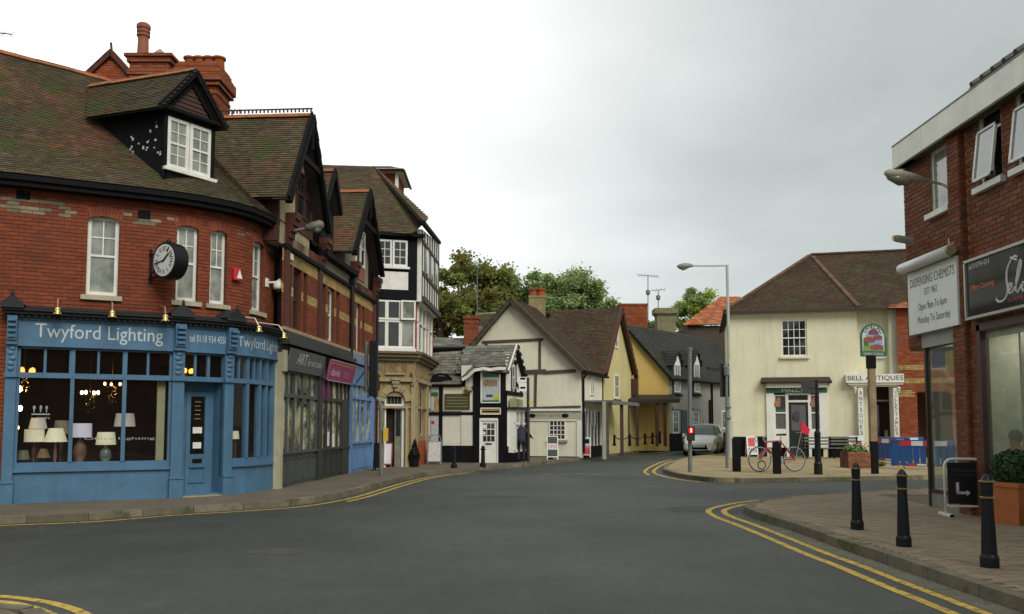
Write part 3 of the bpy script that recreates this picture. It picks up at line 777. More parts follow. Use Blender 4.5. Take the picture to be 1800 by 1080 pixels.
# brick gable behind the ridge
bgab = top('brick_gable_house', 'small red brick gable with tiled verge showing behind the corner shop ridge', 'house', (-12, 26, 0))
FGb = Fac((at(150, 110, 26).x, 26), (at(235, 110, 26).x, 26.1)); a_, z_ = FGb.hit(196, 97)
m = MB(); fpoly(m, FGb, [(-1.5, 6), (3.2, 6), (3.2, z_ - 1.75), (a_, z_ + .0), (-1.5, z_ - 1.7)], -.3, 0); wl = m.build('wall', mortar_red, bgab)
bricks(FGb, -.8, 2.6, z_ - 1.6, z_ - .05, wl, brick_orange, keep=lambda s, z: abs(s - a_) < (z_ - z) * .95 - .06, cap=0)
m = MB(); dz = 1.05
for sg in (-1, 1): fbar(m, FGb, (a_ + sg * 2, z_ + .06 - 2 * dz), (a_, z_ + .06), .16, -.3, .12)
m.build('verge', brick_dark, bgab)
roof([FGb.P(a_ - 2, z_ - 2, -3), FGb.P(a_ - 2, z_ - 2.0, .1)], [FGb.P(a_, z_ + .12, -3), FGb.P(a_, z_ + .12, .1)], bgab, tile_old, gauge=.15, tw=.2, ridge=ridge_m)
m = MB(); c = FGb.P(a_, z_ + .15, 0); m.tube([c, c + V((-.03, 0, .25))], .04, 6); m.build('finial', brick_dark, bgab)

# ---- shopfront
m = MB(); fbox(m, FS, 0.0, FS.s(9, 720) - .02, .05, 3.9, -.3, -.02); fp0 = m.build('end_brickwork', mortar_red, cs); bricks(FS, 0.0, FS.s(9, 720) - .02, .1, 3.9, fp0, brick_red, (), -.02, cap=40)
def P_(name, a, b, z0, z1, o0, o1, mat=blue, parent=None): return fb(FS, a, b, z0, z1, o0, o1, name, mat, parent or cs)
e0, e1 = s_(8, 720), s_(27.5, 720); d0, d1 = s_(300, 720), s_(320, 720); g0, g1 = s_(389, 720), s_(404, 720); end = s_(476, 720)
sf = P_('fascia', e0, end + .15, 3.14, 3.64, -.1, .10)
m = MB()
fbox(m, FS, e0 - .05, end + .2, 3.64, 3.70, -.2, .18); fbox(m, FS, e0 - .05, end + .2, 3.70, 3.76, -.2, .26); fbox(m, FS, e0 - .05, end + .2, 3.76, 3.80, -.2, .32)
n_ = int((end - e0) / .11)
for k in range(n_):
    a = e0 + k * .11; fbox(m, FS, a, a + .055, 3.645, 3.695, .18, .215)
m.build('cornice', leadm, cs)
m = MB(); cc = FS.cuts(e0 - .05, end + .2)
for i in range(len(cc) - 1): m.quad(FS.P(cc[i], 3.8, .33), FS.P(cc[i + 1], 3.8, .33), FS.P(cc[i + 1], 3.92, UO), FS.P(cc[i], 3.92, UO))
m.build('lead_flashing', leadm, cs)
m = MB(); fbox(m, FS, e0, end + .12, 3.10, 3.14, -.08, .13); fbox(m, FS, e0, end + .12, 3.6, 3.64, .1, .13); m.build('fascia_moulding', blue, cs)
# pilasters with scrolled consoles and black gablets
for (a, b) in ((e0, e1), (d0, d1), (g0, g1)):
    m = MB(); fbox(m, FS, a, b, .08, 3.12, -.05, .12); fbox(m, FS, a - .02, b + .02, .08, .5, -.05, .16); fbox(m, FS, a - .015, b + .015, 2.5, 2.58, .1, .17); fbox(m, FS, a - .02, b + .02, .5, .55, .1, .18)
    pl = m.build('pilaster', blue, cs)
    m = MB(); c = (a + b) / 2; hw = (b - a) / 2
    for z in (2.66, 2.76, 2.86, 2.96, 3.05): m.ball(FS.P(c + .02 * math.sin(z * 40), z, .13), .045, 8, (hw * 14, .5, 1.0), Matrix.Rotation(math.atan2(FS.T(c).y, FS.T(c).x), 3, 'Z'))
    m.build('carved_panel', blue, pl)
    m = MB(); fbox(m, FS, c - hw, c + hw, 3.12, 3.2, .1, .2); fbox(m, FS, c - hw * .9, c + hw * .9, 3.2, 3.66, .1, .24)
    for k in range(4): fbox(m, FS, c - hw * .7, c + hw * .7, 3.25 + k * .1, 3.30 + k * .1, .24, .28 + .02 * k)
    m.build('console', blue, pl)
    m = MB(); t = FS.T(c)
    fbox(m, FS, c - hw - .1, c + hw + .1, 3.8, 3.86, UO, .36)
    q = [FS.P(c - hw - .12, 3.86, .36), FS.P(c + hw + .12, 3.86, .36), FS.P(c, 4.06, .36)]; m.prism(q, FS.P(c, 0, UO) - FS.P(c, 0, .36)); m.tube([FS.P(c, 4.04, .34), FS.P(c, 4.14, .34)], [.04, .02], 6)
    m.build('gablet', leadm, cs)
# stall riser, sills
def bay(x0, x1, mull, tmull, z0=.88, panes=True):
    a, b = (x0, x1)
    P_('stall_riser', a, b, .02, .70, -.1, .04)
    m = MB(); fbox(m, FS, a, b, .70, .76, -.08, .10); fbox(m, FS, a, b, .76, z0, -.06, .03); m.build('window_sill', blue, cs)
    m = MB(); fbox(m, FS, a, b, 2.5, 2.6, -.06, .06); m.build('transom', blue, cs)
    f = MB(); fbox(f, FS, a, a + .05, z0, 3.1, -.05, .03); fbox(f, FS, b - .05, b, z0, 3.1, -.05, .03); fbox(f, FS, a, b, 3.06, 3.12, -.05, .03); wf = f.build('window_frame', blue, cs)
    xs = [a + .05] + [v for mm in mull for v in mm] + [b - .05]
    for mm in mull: P_('mullion', mm[0], mm[1], z0, 3.1, -.06, .05)
    for i in range(0, len(xs), 2): P_('pane', xs[i], xs[i + 1], z0, 2.5, -.02, -.012, clear, wf)
    ys = [a + .05] + [v for mm in tmull for v in mm] + [b - .05]
    for mm in tmull: P_('glazing_bar', mm[0], mm[1], 2.6, 3.06, -.04, .03, blue, wf)
    for i in range(0, len(ys), 2): P_('pane', ys[i], ys[i + 1], 2.6, 3.06, -.02, -.012, clear, wf)
def mm(*x, y=740): return [(s_(a, y), s_(b, y)) for a, b in x]
bay(e1, d0, mm((121.5, 128.5), (213.5, 220.5)), mm((77, 82), (122, 129), (171, 175.5), (215.5, 221), (258, 262.5), y=635))
bay(g1, end, mm((429, 434), (451, 455), (463, 466)), mm((417.5, 420.5), (432, 435), (444.5, 447), (455.5, 458), (463.5, 465.5), (470, 471.5), y=640))
P_('end_post', end - .02, end + .12, .05, 3.12, -.2, .06)
# recessed door
OD = -.35
m = MB()
for q in (d1, g0): m.quad(FS.P(q, .05, .04), FS.P(q, 2.5, .04), FS.P(q, 2.5, OD), FS.P(q, .05, OD))
m.quad(FS.P(d1, 2.5, .04), FS.P(g0, 2.5, .04), FS.P(g0, 2.5, OD), FS.P(d1, 2.5, OD)); m.build('door_reveal', blue, cs)
P_('transom', d1, g0, 2.5, 2.6, -.06, .06)
xs = [d1] + [v for q in mm((340.5, 344.5), (363.5, 368), y=645) for v in q] + [g0]
f = MB(); fbox(f, FS, d1, g0, 3.06, 3.12, -.05, .03); fo = f.build('window_frame', blue, cs)
for i in range(0, len(xs), 2): P_('pane', xs[i], xs[i + 1], 2.6, 3.06, -.02, -.012, clear, fo)
for i in (1, 3): P_('glazing_bar', xs[i], xs[i + 1], 2.6, 3.06, -.04, .03, blue, fo)
da, db = s_(326, 790, OD), s_(366, 790, OD)
f = MB()
for (a, b, c, d) in ((da, da + .1, .17, 2.3), (db - .1, db, .17, 2.3), (da + .1, db - .1, 2.2, 2.3), (da + .1, db - .1, .17, .4), (da + .1, db - .1, .72, .98), (da + .1, db - .1, .4, .72)): fbox(f, FS, a, b, c, d, OD, OD + (.05 if c != .4 else .03))
fbox(f, FS, da + .08, db - .08, .7, .73, OD + .05, OD + .075); fbox(f, FS, da + .08, db - .08, .38, .41, OD + .05, OD + .075)
dr = f.build('door', blue, cs)
P_('pane', da + .1, db - .1, .98, 2.2, OD + .02, OD + .03, clear, dr)
P_('letter_box', (da + db) / 2 - .11, (da + db) / 2 + .11, .80, .88, OD + .05, OD + .07, black, dr)
for z, w__ in ((1.42, .11), (1.1, .1)): P_('notice', (da + db) / 2 - w__, (da + db) / 2 + w__, z, z + .13, OD + .034, OD + .037, white, dr)
m = MB()
for k in range(5): fbox(m, FS, da + .2, db - .2 - .02 * (k % 2), 1.72 + k * .09, 1.735 + k * .09, OD + .034, OD + .036)
m.build('opening_hours', stone_l, dr)
m = MB()
for (a, b) in ((d1, da), (db, db + .12), (db + .14, g0)): fbox(m, FS, a, b, .05, 2.5, OD - .02, OD + .03)
fbox(m, FS, d1, g0, 2.3, 2.5, OD - .02, OD + .02); fbox(m, FS, d1, g0, .02, .17, OD, .06); m.build('door_frame', blue, cs)
P_('doorstep', d1 - .02, g0 + .02, .02, .14, -.3, .14, stone_l)
# fascia lettering
lm = M('sign_lettering_grey', (.50, .56, .55), .5, .1)
ftext(FS, 'Twyford Lighting', s_(62, 590, .1), s_(286, 600, .1), 3.19, 3.55, .105, lm, sf)
ftext(FS, 'tel 0118 934 4550', s_(333, 600, .1), s_(398, 600, .1), 3.32, 3.47, .105, lm, sf)
ftext(FS, 'Twyford Lighting', s_(418, 610, .1), s_(478, 610, .1) + .5, 3.22, 3.52, .105, lm, sf)
# interior of the shop: floor, back and side walls, display shelf
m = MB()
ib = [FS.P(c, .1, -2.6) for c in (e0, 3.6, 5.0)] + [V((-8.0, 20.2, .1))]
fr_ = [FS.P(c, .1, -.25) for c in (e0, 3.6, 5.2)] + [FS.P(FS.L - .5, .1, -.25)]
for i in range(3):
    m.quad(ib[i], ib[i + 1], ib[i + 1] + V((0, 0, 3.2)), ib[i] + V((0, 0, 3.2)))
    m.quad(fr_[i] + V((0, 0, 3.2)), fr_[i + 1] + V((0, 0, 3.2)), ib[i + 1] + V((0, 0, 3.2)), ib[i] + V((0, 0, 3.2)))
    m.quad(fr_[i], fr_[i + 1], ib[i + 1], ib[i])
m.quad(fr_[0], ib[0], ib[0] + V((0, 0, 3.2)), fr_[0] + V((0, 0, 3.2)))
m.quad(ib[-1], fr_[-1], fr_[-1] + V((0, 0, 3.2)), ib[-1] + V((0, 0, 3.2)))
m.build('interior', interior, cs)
P_('display_shelf', e0 + .1, d0 - .05, .6, .8, -1.5, -.12, M('shelf_board', (.12, .07, .04), .7))
P_('display_shelf', g1 + .05, end - .2, .6, .8, -.9, -.12, M('shelf_board', (.12, .07, .04), .7))
P_('side_curtain', s_(276, 740, -.1), s_(290, 740, -.1), .8, 2.5, -.2, -.12, M('cream_blind', (.35, .34, .2), .8))
m = MB(); sx = s_(60, 720, -.03)
for k, dx in enumerate((0, .11, .21)): c = FS.P(sx + .0 + dx, 1.93, -.008); m.ball(c, .035 + .004 * (k == 0), 10, (.75, .1, 1.3 if k == 1 else 1)); m.tube([c, c - V((0, 0, .09))], .012, 6)
fbox(m, FS, sx - .04, sx + .27, 1.79, 1.815, -.011, -.007)
letters(m, 'Office Lighting', lambda u, v: FS.P(s_(148, 774, 0) + u * (s_(272, 774, 0) - s_(148, 774, 0)), 1.29 + .065 * v, -.008))
letters(m, 'repairs', lambda u, v: FS.P(sx + .05 + u * .22, 1.69 + .07 * v, -.008)); m.build('window_lettering', M('faint_window_lettering', (.3, .32, .3), .6), cs)

# lamps on show, each a thing
shade_c = M('cream_lampshade', (.72, .68, .48), .8, .08, 10, emit=.14); shade_g = M('grey_lampshade', (.6, .56, .52), .8, .08, 10, emit=.07); shade_l = M('lilac_lampshade', (.62, .60, .72), .8, .06, 10, emit=.13)
vase_m = M('glazed_vase', (.13, .17, .14), .3, .3, 20); wood_d = M('dark_wood', (.06, .03, .02), .5)
def lamp(x, y0, y1, hw, o, label, shade, base=vase_m, taper=.72, fat=.1, zb=.8):
    sp, zt = FS.hit(x, y0, o); _, zl = FS.hit(x, y1, o); hw = hw * 17.5 / FPX
    c = FS.P(sp, 0, o); g = top('table_lamp', label, 'lamp', (c.x, c.y, zb), 'lamps on show in the lighting shop window')
    m = MB(); m.lathe([(hw, zl), (hw * taper, zt)], 20, (c.x, c.y, 0), cap=False); m.lathe([(hw * .985, zl), (hw * taper * .985, zt)], 20, (c.x, c.y, 0), cap=False); m.build('lamp_shade', shade, g, smooth=True)
    m = MB(); h = zl - zb
    m.lathe([(fat, zb), (fat * 1.1, zb + .02), (fat * .5, zb + .06), (fat, zb + h * .4), (fat * .8, zb + h * .7), (.02, zb + h * .92), (.015, zl + .06)], 14, (c.x, c.y, 0)); m.build('lamp_base', base, g, smooth=True)
lamp(65, 735, 754, 14.5, -.75, 'table lamp with mottled grey shade, topmost at the left of the window', shade_g, wood_d, .75, .05)
lamp(59.5, 755, 777, 15.5, -.42, 'table lamp with straight cream drum shade left of the pleated lamp', shade_c, wood_d, .96, .05)
lamp(98, 753, 777, 18.5, -.25, 'table lamp with pleated cream cone shade in the left window pane', shade_c, M('mauve_stem', (.2, .1, .12), .5), .58, .035)
lamp(107, 739.5, 763, 14, -1.1, 'table lamp with plain beige shade beside the first mullion, behind the pleated lamp', M('beige_lampshade', (.3, .27, .2), .8), wood_d, .8, .05)
lamp(142, 744.5, 769, 18, -.5, 'table lamp with wide lilac drum shade in the middle pane', shade_l, M('ring_base', (.15, .08, .05), .6), .98, .13)
lamp(187, 760, 782, 16.5, -.3, 'table lamp with cream shade on a round patterned green vase', shade_c, vase_m, .84, .12)
lamp(221, 727, 750, 18, -.8, 'tall table lamp with grey tapered shade behind the second mullion', shade_g, black, .82, .07)
lamp(40, 792, 808, 10, -.3, 'small dark lamp with greenish shade low in the left corner of the window', M('olive_shade', (.15, .16, .1), .8), wood_d, .7, .03)
lamp(76, 789, 805, 11, -.35, 'small low lamp with brown dome shade at the foot of the left pane', M('brown_shade', (.2, .13, .07), .8), wood_d, .5, .04)
lamp(412, 758, 772, 8, -.35, 'small lamp with white shade in the right hand shop window', shade_c, wood_d, .8, .05)
bulb_m = M('lit_bulb', (1, .50, .16), .5, 0, emit=9); bulb_w = M('lit_bulb_bright', (1, .66, .36), .5, 0, emit=14)
def hang(x, y, label, r=.045, o=-.5, mat=bulb_w, arms=0, cat='lamp'):
    sp, zz = FS.hit(x, y, o); c = FS.P(sp, zz, o); g = top('pendant_lamp', label, cat, (c.x, c.y, 3.25), 'lit lamps hanging in the lighting shop')
    m = MB(); m.tube([c + V((0, 0, .04)), V((c.x, c.y, 3.28))], .006, 5); 
    if arms:
        for k in range(arms): a = 2 * math.pi * k / arms; m.tube([c, c + V((math.cos(a) * .1, math.sin(a) * .1, -.05)), c + V((math.cos(a) * .17, math.sin(a) * .17, .0))], .006, 5)
        for k in range(26): a = random.random() * 6.3; q = c + V((math.cos(a) * .12 * random.random(), math.sin(a) * .12 * random.random(), -.05 - .35 * random.random())); m.ball(q, .014, 6)
    m.build('cord', brass if arms else black, g)
    if arms:
        for k in range(arms): a = 2 * math.pi * k / arms; m = MB(); m.ball(c + V((math.cos(a) * .17, math.sin(a) * .17, .03)), r, 8, (1, 1, 1.4)); m.build('bulb', mat, g)
    else: m = MB(); m.ball(c, r, 10, (1, 1, 1.25)); m.build('bulb', mat, g, smooth=True)
hang(32, 684, 'round lit globe pendant high in the left corner of the window', .05)
hang(33, 718, 'small lit pendant bulb in the middle of the left window edge', .045)
hang(28, 752, 'small reddish lit bulb lowest of the three at the left window edge', .035, mat=bulb_m)
hang(158, 693, 'lit chandelier with hanging crystals in the middle window pane', .028, -1.0, bulb_w, 4, 'chandelier')
hang(198, 678, 'small lit chandelier high behind the second mullion', .025, -1.3, bulb_m, 3, 'chandelier')
hang(40, 655, 'orange glowing fitting behind the first light above the transom', .05, -.6, M('amber_shade', (1, .38, .07), .5, 0, emit=1.6), 5, 'chandelier')
hang(325, 655, 'cluster of small amber bulbs behind the light above the shop door', .04, -.5, M('amber_bulb', (1, .36, .05), .5, 0, emit=2.2), 6, 'chandelier')

# brass lamps over the fascia
for i, (x, y, lab) in enumerate(((102, 549, 'brass downlight over the first word of the blue fascia, leftmost of the row'), (197, 554, 'brass downlight over the middle of the blue fascia below the first window'),
        (289, 561, 'brass downlight at the right end of the main blue fascia'), (452, 580, 'brass downlight on a white bracket over the curved end of the blue fascia'), (499, 592, 'brass downlight at the corner drainpipe, rightmost of the row'))):
    sp, zz = FS.hit(x, y, .45); c = FS.P(sp, zz, .45); g = top('brass_lamp', lab, 'lamp', (c.x, c.y, zz), 'brass lamps over the blue fascia')
    n = FS.Nn(sp)
    m = MB(); m.lathe([(.02, .1), (.05, .09), (.062, .05), (.05, .01), (.075, -.01), (.1, -.05), (.09, -.052)], 14, c, cap=False); m.build('lamp_shade', brass, g, smooth=True)
    w0 = FS.P(sp, zz + .12, UO); m = MB(); m.tube([w0, w0 + V((0, 0, .22)), c + V((0, 0, .26)) - n * .12, c + V((0, 0, .09))], .012, 6); m.box(-.06, .06, -.04, .04, -.05, .05, Matrix.Translation(w0 + n * .02)); m.build('bracket', white if i > 2 else stone_l, g)
# clock
cc = at(296, 459, 17.05); ck = top('wall_clock', 'round black double sided clock with white roman face on a bracket over the blue shop', 'clock', tuple(cc))
nf = V((-.52, -.855, 0)).normalized(); Mx = nf.to_track_quat('Z', 'Y').to_matrix()
ux = V((0, 0, 1)).cross(nf).normalized(); uz = V((0, 0, 1))
m = MB(); m.lathe([(.33, .10), (.345, .11), (.37, .10), (.375, .0), (.375, -.1), (.37, -.2), (.345, -.21), (.33, -.2)], 40, cc, Mx); m.lathe([(.06, .385), (.02, .45)], 8, cc)
m.build('clock_case', blackp, ck, smooth=False)
m = MB(); m.lathe([(.325, .101), (.325, .106)], 40, cc, Mx); fc = m.build('clock_face', M('clock_white', (.62, .63, .6), .5, .05), ck)
m = MB()
for k, t in enumerate(('XII', 'I', 'II', 'III', 'IV', 'V', 'VI', 'VII', 'VIII', 'IX', 'X', 'XI')):
    a = R(90 - 30 * k); wdt = .035 * len(t) ** .8
    rad = ux * math.cos(a) + uz * math.sin(a); tg = ux * math.sin(a) - uz * math.cos(a); c0 = cc + nf * .109 + rad * .235
    letters(m, t, lambda u, v: c0 + tg * (u - .5) * wdt * 1.3 + rad * (v - .5) * .1)
m.build('numeral', black, fc)
m = MB()
for ang, L, wd in ((R(90 - 30 * 8.62), .29, .022), (R(90 - 30 * 1.72), .19, .034)):
    d = ux * math.cos(ang) + uz * math.sin(ang); m.bar(cc + nf * .118 - d * .05, cc + nf * .118 + d * L, wd, .004, nf)
m.build('clock_hand', black, ck)
sp = s_(262, 480, UO); wp = FS.P(sp, cc.z, UO); m = MB()
for dz in (.2, -.3): m.bar(V((wp.x, wp.y, cc.z + dz)), cc + V((-.1, .05, dz * .9)), .04, .04)
m.bar(V((wp.x, wp.y, cc.z - .42)), V((wp.x, wp.y, cc.z + .32)), .1, .03, V((0, -1, 0))); m.bar(V((wp.x, wp.y, cc.z - .3)), cc + V((-.15, .05, .1)), .02, .02); m.build('clock_bracket', blackp, ck)
# alarm box, security camera, down pipe
sp, zz = FS.hit(412, 483, UO); m = MB(); fbox(m, FS, sp - .1, sp + .1, zz - .13, zz + .13, UO, UO + .11); c = FS.P(sp, zz, 0)
ab = top('alarm_box', 'red burglar alarm box with white triangle on the brick wall', 'alarm', (c.x, c.y, zz)); m.build('box', redpl, ab)
m = MB(); n = [FS.P(sp - .02, zz - .09, UO + .112), FS.P(sp + .14, zz - .09, UO + .112), FS.P(sp + .06, zz + .1, UO + .112)]; m.prism(n, FS.Nn(sp) * .006); m.build('emblem', white, ab)
sp, zz = FS.hit(480, 507, .1); c = FS.P(sp, zz, .12); sc_ = top('security_camera', 'white dome security camera on a bracket beside the black drainpipe', 'camera', (c.x, c.y, zz))
c = at(491, 505, 20.3) ; wp = FS.P(FS.L - .55, c.z + .05, UO)
m = MB(); m.lathe([(.02, .2), (.05, .16), (.13, .12), (.15, .0), (.14, -.06)], 16, c); m.build('housing', white, sc_, smooth=True)
m = MB(); m.ball(c - V((0, 0, .06)), .1, 10); m.build('dome', pane_d, sc_, smooth=True)
m = MB(); m.tube([wp, c + V((-.1, 0, .12)), c + V((0, 0, .16))], .025, 6); m.box(-.05, .05, -.08, .08, -.1, .1, Matrix.Translation(wp)); m.build('bracket', white, sc_)
m = MB(); q = FS.P(FS.L - .1, 0, -.02); m.tube([V((q.x, q.y, 3.7)), V((q.x, q.y, 6.0)), V((q.x - .1, q.y, 6.3))], .055, 8); m.box(q.x - .12, q.x + .1, q.y - .1, q.y + .1, 6.0, 6.25); m.build('drainpipe', blackp, cs)
# ================================================================== GABLED TERRACE (two buildings, three shops)
FR = Fac((-5.47, 20.0), (-5.47 + .067 * 12, 32.0))
def rs(x, o=0.): return FR.s(x, 500, o)
def gable_part(th, c, hw, az, ez, o=.42, win=None, pm=plaster, zb=5.9):
    """street gable: plaster wall, black bargeboards, tiled slopes running back"""
    m = MB(); k = (az - ez) / hw
    iw = hw - .38
    fpoly(m, FR, [(c - iw, zb), (c + iw, zb), (c + iw, az - iw * k - .1), (c, az - .12), (c - iw, az - iw * k - .1)], -.3, .0); gw = m.build('gable_wall', pm, th)
    m = MB()
    for sg in (-1, 1):
        e = (c + sg * (hw + .05), az - (hw + .05) * k); fbar(m, FR, e, (c, az), .24, o - .02, o + .03)
        fbar(m, FR, (e[0], e[1] - .05), (c, az - .05), .10, o - .1, o + .06)
    m.build('bargeboard', black, th)
    m = MB()
    for sg in (-1, 1): fbar(m, FR, (c + sg * hw, az - hw * k - .06), (c, az - .08), .05, .0, o)
    m.build('soffit', under, th)
    m = MB(); fbar(m, FR, (c - hw * .45, az - .5 * (az - ez)), (c + hw * .45, az - .5 * (az - ez)), .14, o - .06, o + .02); m.tube([FR.P(c, az - .9, o), FR.P(c, az + .0, o)], .05, 6); m.build('collar_tie', black, th)
    ap0, ap1 = FR.P(c, az, -6), FR.P(c, az, o)
    n0, n1 = FR.P(c - hw, ez, -6), FR.P(c - hw, ez, o)
    f0, f1 = FR.P(c + hw, ez, -6), FR.P(c + hw, ez, o)
    if th is t1: fb(FR, c - iw - .04, c - iw + .06, zb, az - iw * k - .1, -1.4, .03, 'brick_return', brick_dark, th)
    return n0, n1, f0, f1, ap0, ap1, gw
t1 = top('gabled_shop', 'red brick gabled building with charcoal shop and purple shop next to the blue corner shop', 'shop', (-6, 22, 0))
t2 = top('gabled_shop', 'narrower gabled brick building with a small pale blue shop, beside the stone doorway', 'shop', (-5.4, 28, 0), None)
oranges = lambda s, z: (brick_yellow if (5.52 < z < 5.8 or 4.78 < z < 4.95) else None)
for th, a, b, holes in ((t1, .1, 6.3, [(rs(503), rs(512), 3.97, 5.5), (rs(515), rs(530), 3.97, 5.5), (rs(533), rs(540), 3.97, 5.5), (rs(567), rs(573), 3.97, 5.5), (rs(577), rs(588), 3.97, 5.5), (rs(591), rs(597), 3.97, 5.5)]),
                        (t2, 6.3, 9.95, [(rs(619), rs(624), 3.97, 5.5), (rs(627), rs(634), 3.97, 5.5), (rs(637), rs(641), 3.97, 5.5)])):
    m = MB(); wall(m, FR, a, b, 3.3, 6.2, holes, 0, .2); wl = m.build('wall', mortar_red, th)
    bricks(FR, a, b, 3.9, 5.82, wl, brick_red, holes, 0, special=oranges, cap=0)
    for i, h in enumerate(holes):
        window(FR, h[0], h[1], h[2], h[3], th, o=-.09, cols=1, rows=1, fm=(white if i % 3 == 1 and (th is t2 or i > 2) else M('brown_window_paint', (.06, .02, .012), .6)), pm=pane_d, fr=.06, sash=1)
    fb(FR, a, b, 3.84, 3.93, -.02, .09, 'sill_band', stone_l, th)
    fb(FR, a, b, 5.82, 5.92, -.02, .10, 'string_course', black, th)
    for s in ([.3, 3.05] if th is t1 else [6.5, 9.55]): fb(FR, s - .14, s + .14, 3.93, 5.82, .0, .075, 'brick_pier', brick_dark, th)
    for s in ([.42, 3.2] if th is t1 else [6.55, 9.6]):
        m = MB()
        for k in range(5): fbox(m, FR, s - .18, s + .18, 5.95 + .15 * k, 6.1 + .15 * k, 0, .08 + .05 * k)
        m.build('brick_corbel', brick_dark, th)
n0, n1, f0, f1, a0, a1, gw = gable_part(t1, FR.s(550, 205, .42), 1.6, FR.z(550, 203, .42), FR.z(515, 350, .42))
roof([n0, n1], [a0, a1], t1, tile_old, gauge=.078, tw=.15, cap=200, ridge=ridge_m); roof([f1, f0], [a1, a0], t1, tile_old, gauge=.2, tw=.3)
m = MB(); d = (a1 - a0).normalized(); k = 0
while k < 60:                                                        # pierced cresting along the ridge
    p = a1 - d * (.05 + k * .1)
    m.obox(p + V((0, 0, .13)), d * .018, V((0, .02, 0)), V((0, 0, .04))); k += 1
m.obox((a0 + a1) / 2 + V((0, 0, .175)), d * 3.2, V((0, .025, 0)), V((0, 0, .012))); m.build('ridge_cresting', M('dark_cresting', (.08, .035, .02), .8), t1)
s0_, s1_ = .95, 2.25
for a, b in ((s0_, (s0_ + s1_) / 2), ((s0_ + s1_) / 2, s1_)): window(FR, a, b, 6.85, 8.0, t1, o=.05, cols=2, rows=2, fm=M('brown_window_paint', (.06, .02, .012), .6), pm=pane_d, fr=.05, sash=1)
fb(FR, s0_ - .05, s1_ + .1, 6.45, 6.85, 0, .03, 'brick_apron', brick_dark, t1)
n0, n1, f0, f1, a0, a1, gw = gable_part(t2, FR.s(652, 337, .42), 1.88, FR.z(652, 336, .42), FR.z(627, 443, .42), pm=plaster2)
roof([n0, n1], [a0, a1], t2, tile_old, gauge=.085, tw=.16, cap=0, ridge=ridge_m); roof([f1, f0], [a1, a0], t2, tile_old, gauge=.2, tw=.3)
for a, b in ((6.95, 7.5), (7.52, 8.1)): window(FR, a, b, 6.75, 7.95, t2, o=.05, cols=2, rows=2, fm=white, pm=pane_d, fr=.06, sash=1)
fb(FR, 6.9, 8.1, 6.3, 6.75, 0, .03, 'brick_apron', brick_orange, t2)
# middle section with gutter, render band and small roof, and the little gablet
m = MB(); fbox(m, FR, 3.1, 6.45, 5.92, 6.25, -.1, .02); m.build('render_band', plaster2, t1)
m = MB(); fbox(m, FR, 3.0, 6.5, 6.22, 6.36, -.02, .24); m.build('gutter', black, t1)
roof([FR.P(3.0, 6.33, .2), FR.P(6.5, 6.33, .2)], [FR.P(3.0, 8.6, -3.2), FR.P(6.5, 8.6, -3.2)], t1, slate, gauge=.15, tw=.25)
gc, gh, gz = 3.72, .62, 8.78
m = MB(); fpoly(m, FR, [(gc - gh, 6.4), (gc + gh, 6.4), (gc + gh, gz - .95), (gc, gz - .05), (gc - gh, gz - .95)], -1.6, .02); gb = m.build('gablet', black, t1)
m = MB()
for sg in (-1, 1): fbar(m, FR, (gc + sg * (gh + .1), gz - 1.1), (gc, gz), .16, .2, .26)
m.build('bargeboard', black, gb)
A0, A1 = FR.P(gc, gz, -2.5), FR.P(gc, gz, .22)
roof([FR.P(gc - gh - .1, gz - 1.12, -2.5), FR.P(gc - gh - .1, gz - 1.12, .22)], [A0, A1], t1, tile_old, ridge=ridge_m, th=.04)
roof([FR.P(gc + gh + .1, gz - 1.12, .22), FR.P(gc + gh + .1, gz - 1.12, -2.5)], [A1, A0], t1, tile_old, th=.04)
m = MB(); q = FR.P(6.25, 0, .1); m.tube([V((q.x, q.y, 3.5)), V((q.x, q.y, 6.1)), V((q.x + .1, q.y, 6.25))], .05, 8); m.box(q.x - .1, q.x + .1, q.y - .1, q.y + .1, 5.95, 6.12); m.build('drainpipe', blackp, t1)
m = MB(); q = FR.P(9.75, 0, .1); m.tube([V((q.x, q.y, .1)), V((q.x, q.y, 6.8))], .05, 8); m.build('drainpipe', blackp, t2)
m = MB(); sp, zz = FR.hit(503, 444); fbox(m, FR, .2, .75, 5.62, 5.78, .02, .05)
thing1('street_nameplate', 'small white street nameplate under the plaster gable by the black drainpipe', 'sign', m, white, (-5.4, 20.5, 5.7))
# wall mounted street lamp
wl = top('street_lamp', 'wall mounted street lamp reaching out from the plaster gable above the charcoal shop', 'street lamp', (-5.4, 20.5, 6.2))
sp, zz = FR.hit(504, 408); a = FR.P(sp, zz, 0); b = at(536, 402, a.y + .12); c = at(569, 394, a.y + .22)
m = MB(); m.tube([a, b], .03, 8); m.build('arm', steel, wl)
m = MB(); d = (c - b); m.tube([b, b + d * .12, b + d * .45, b + d * .85, c], [.05, .085, .12, .12, .06], 10); m.build('lamp_head', M('lamp_head_grey', (.12, .12, .09), .6, .3), wl, smooth=True)
m = MB(); m.tube([b + d * .4 - V((0, 0, .07)), b + d * .65 - V((0, 0, .1)), b + d * .9 - V((0, 0, .06))], [.05, .09, .05], 8); m.build('lamp_bowl', M('lamp_bowl', (.2, .2, .15), .2, .1), wl, smooth=True)

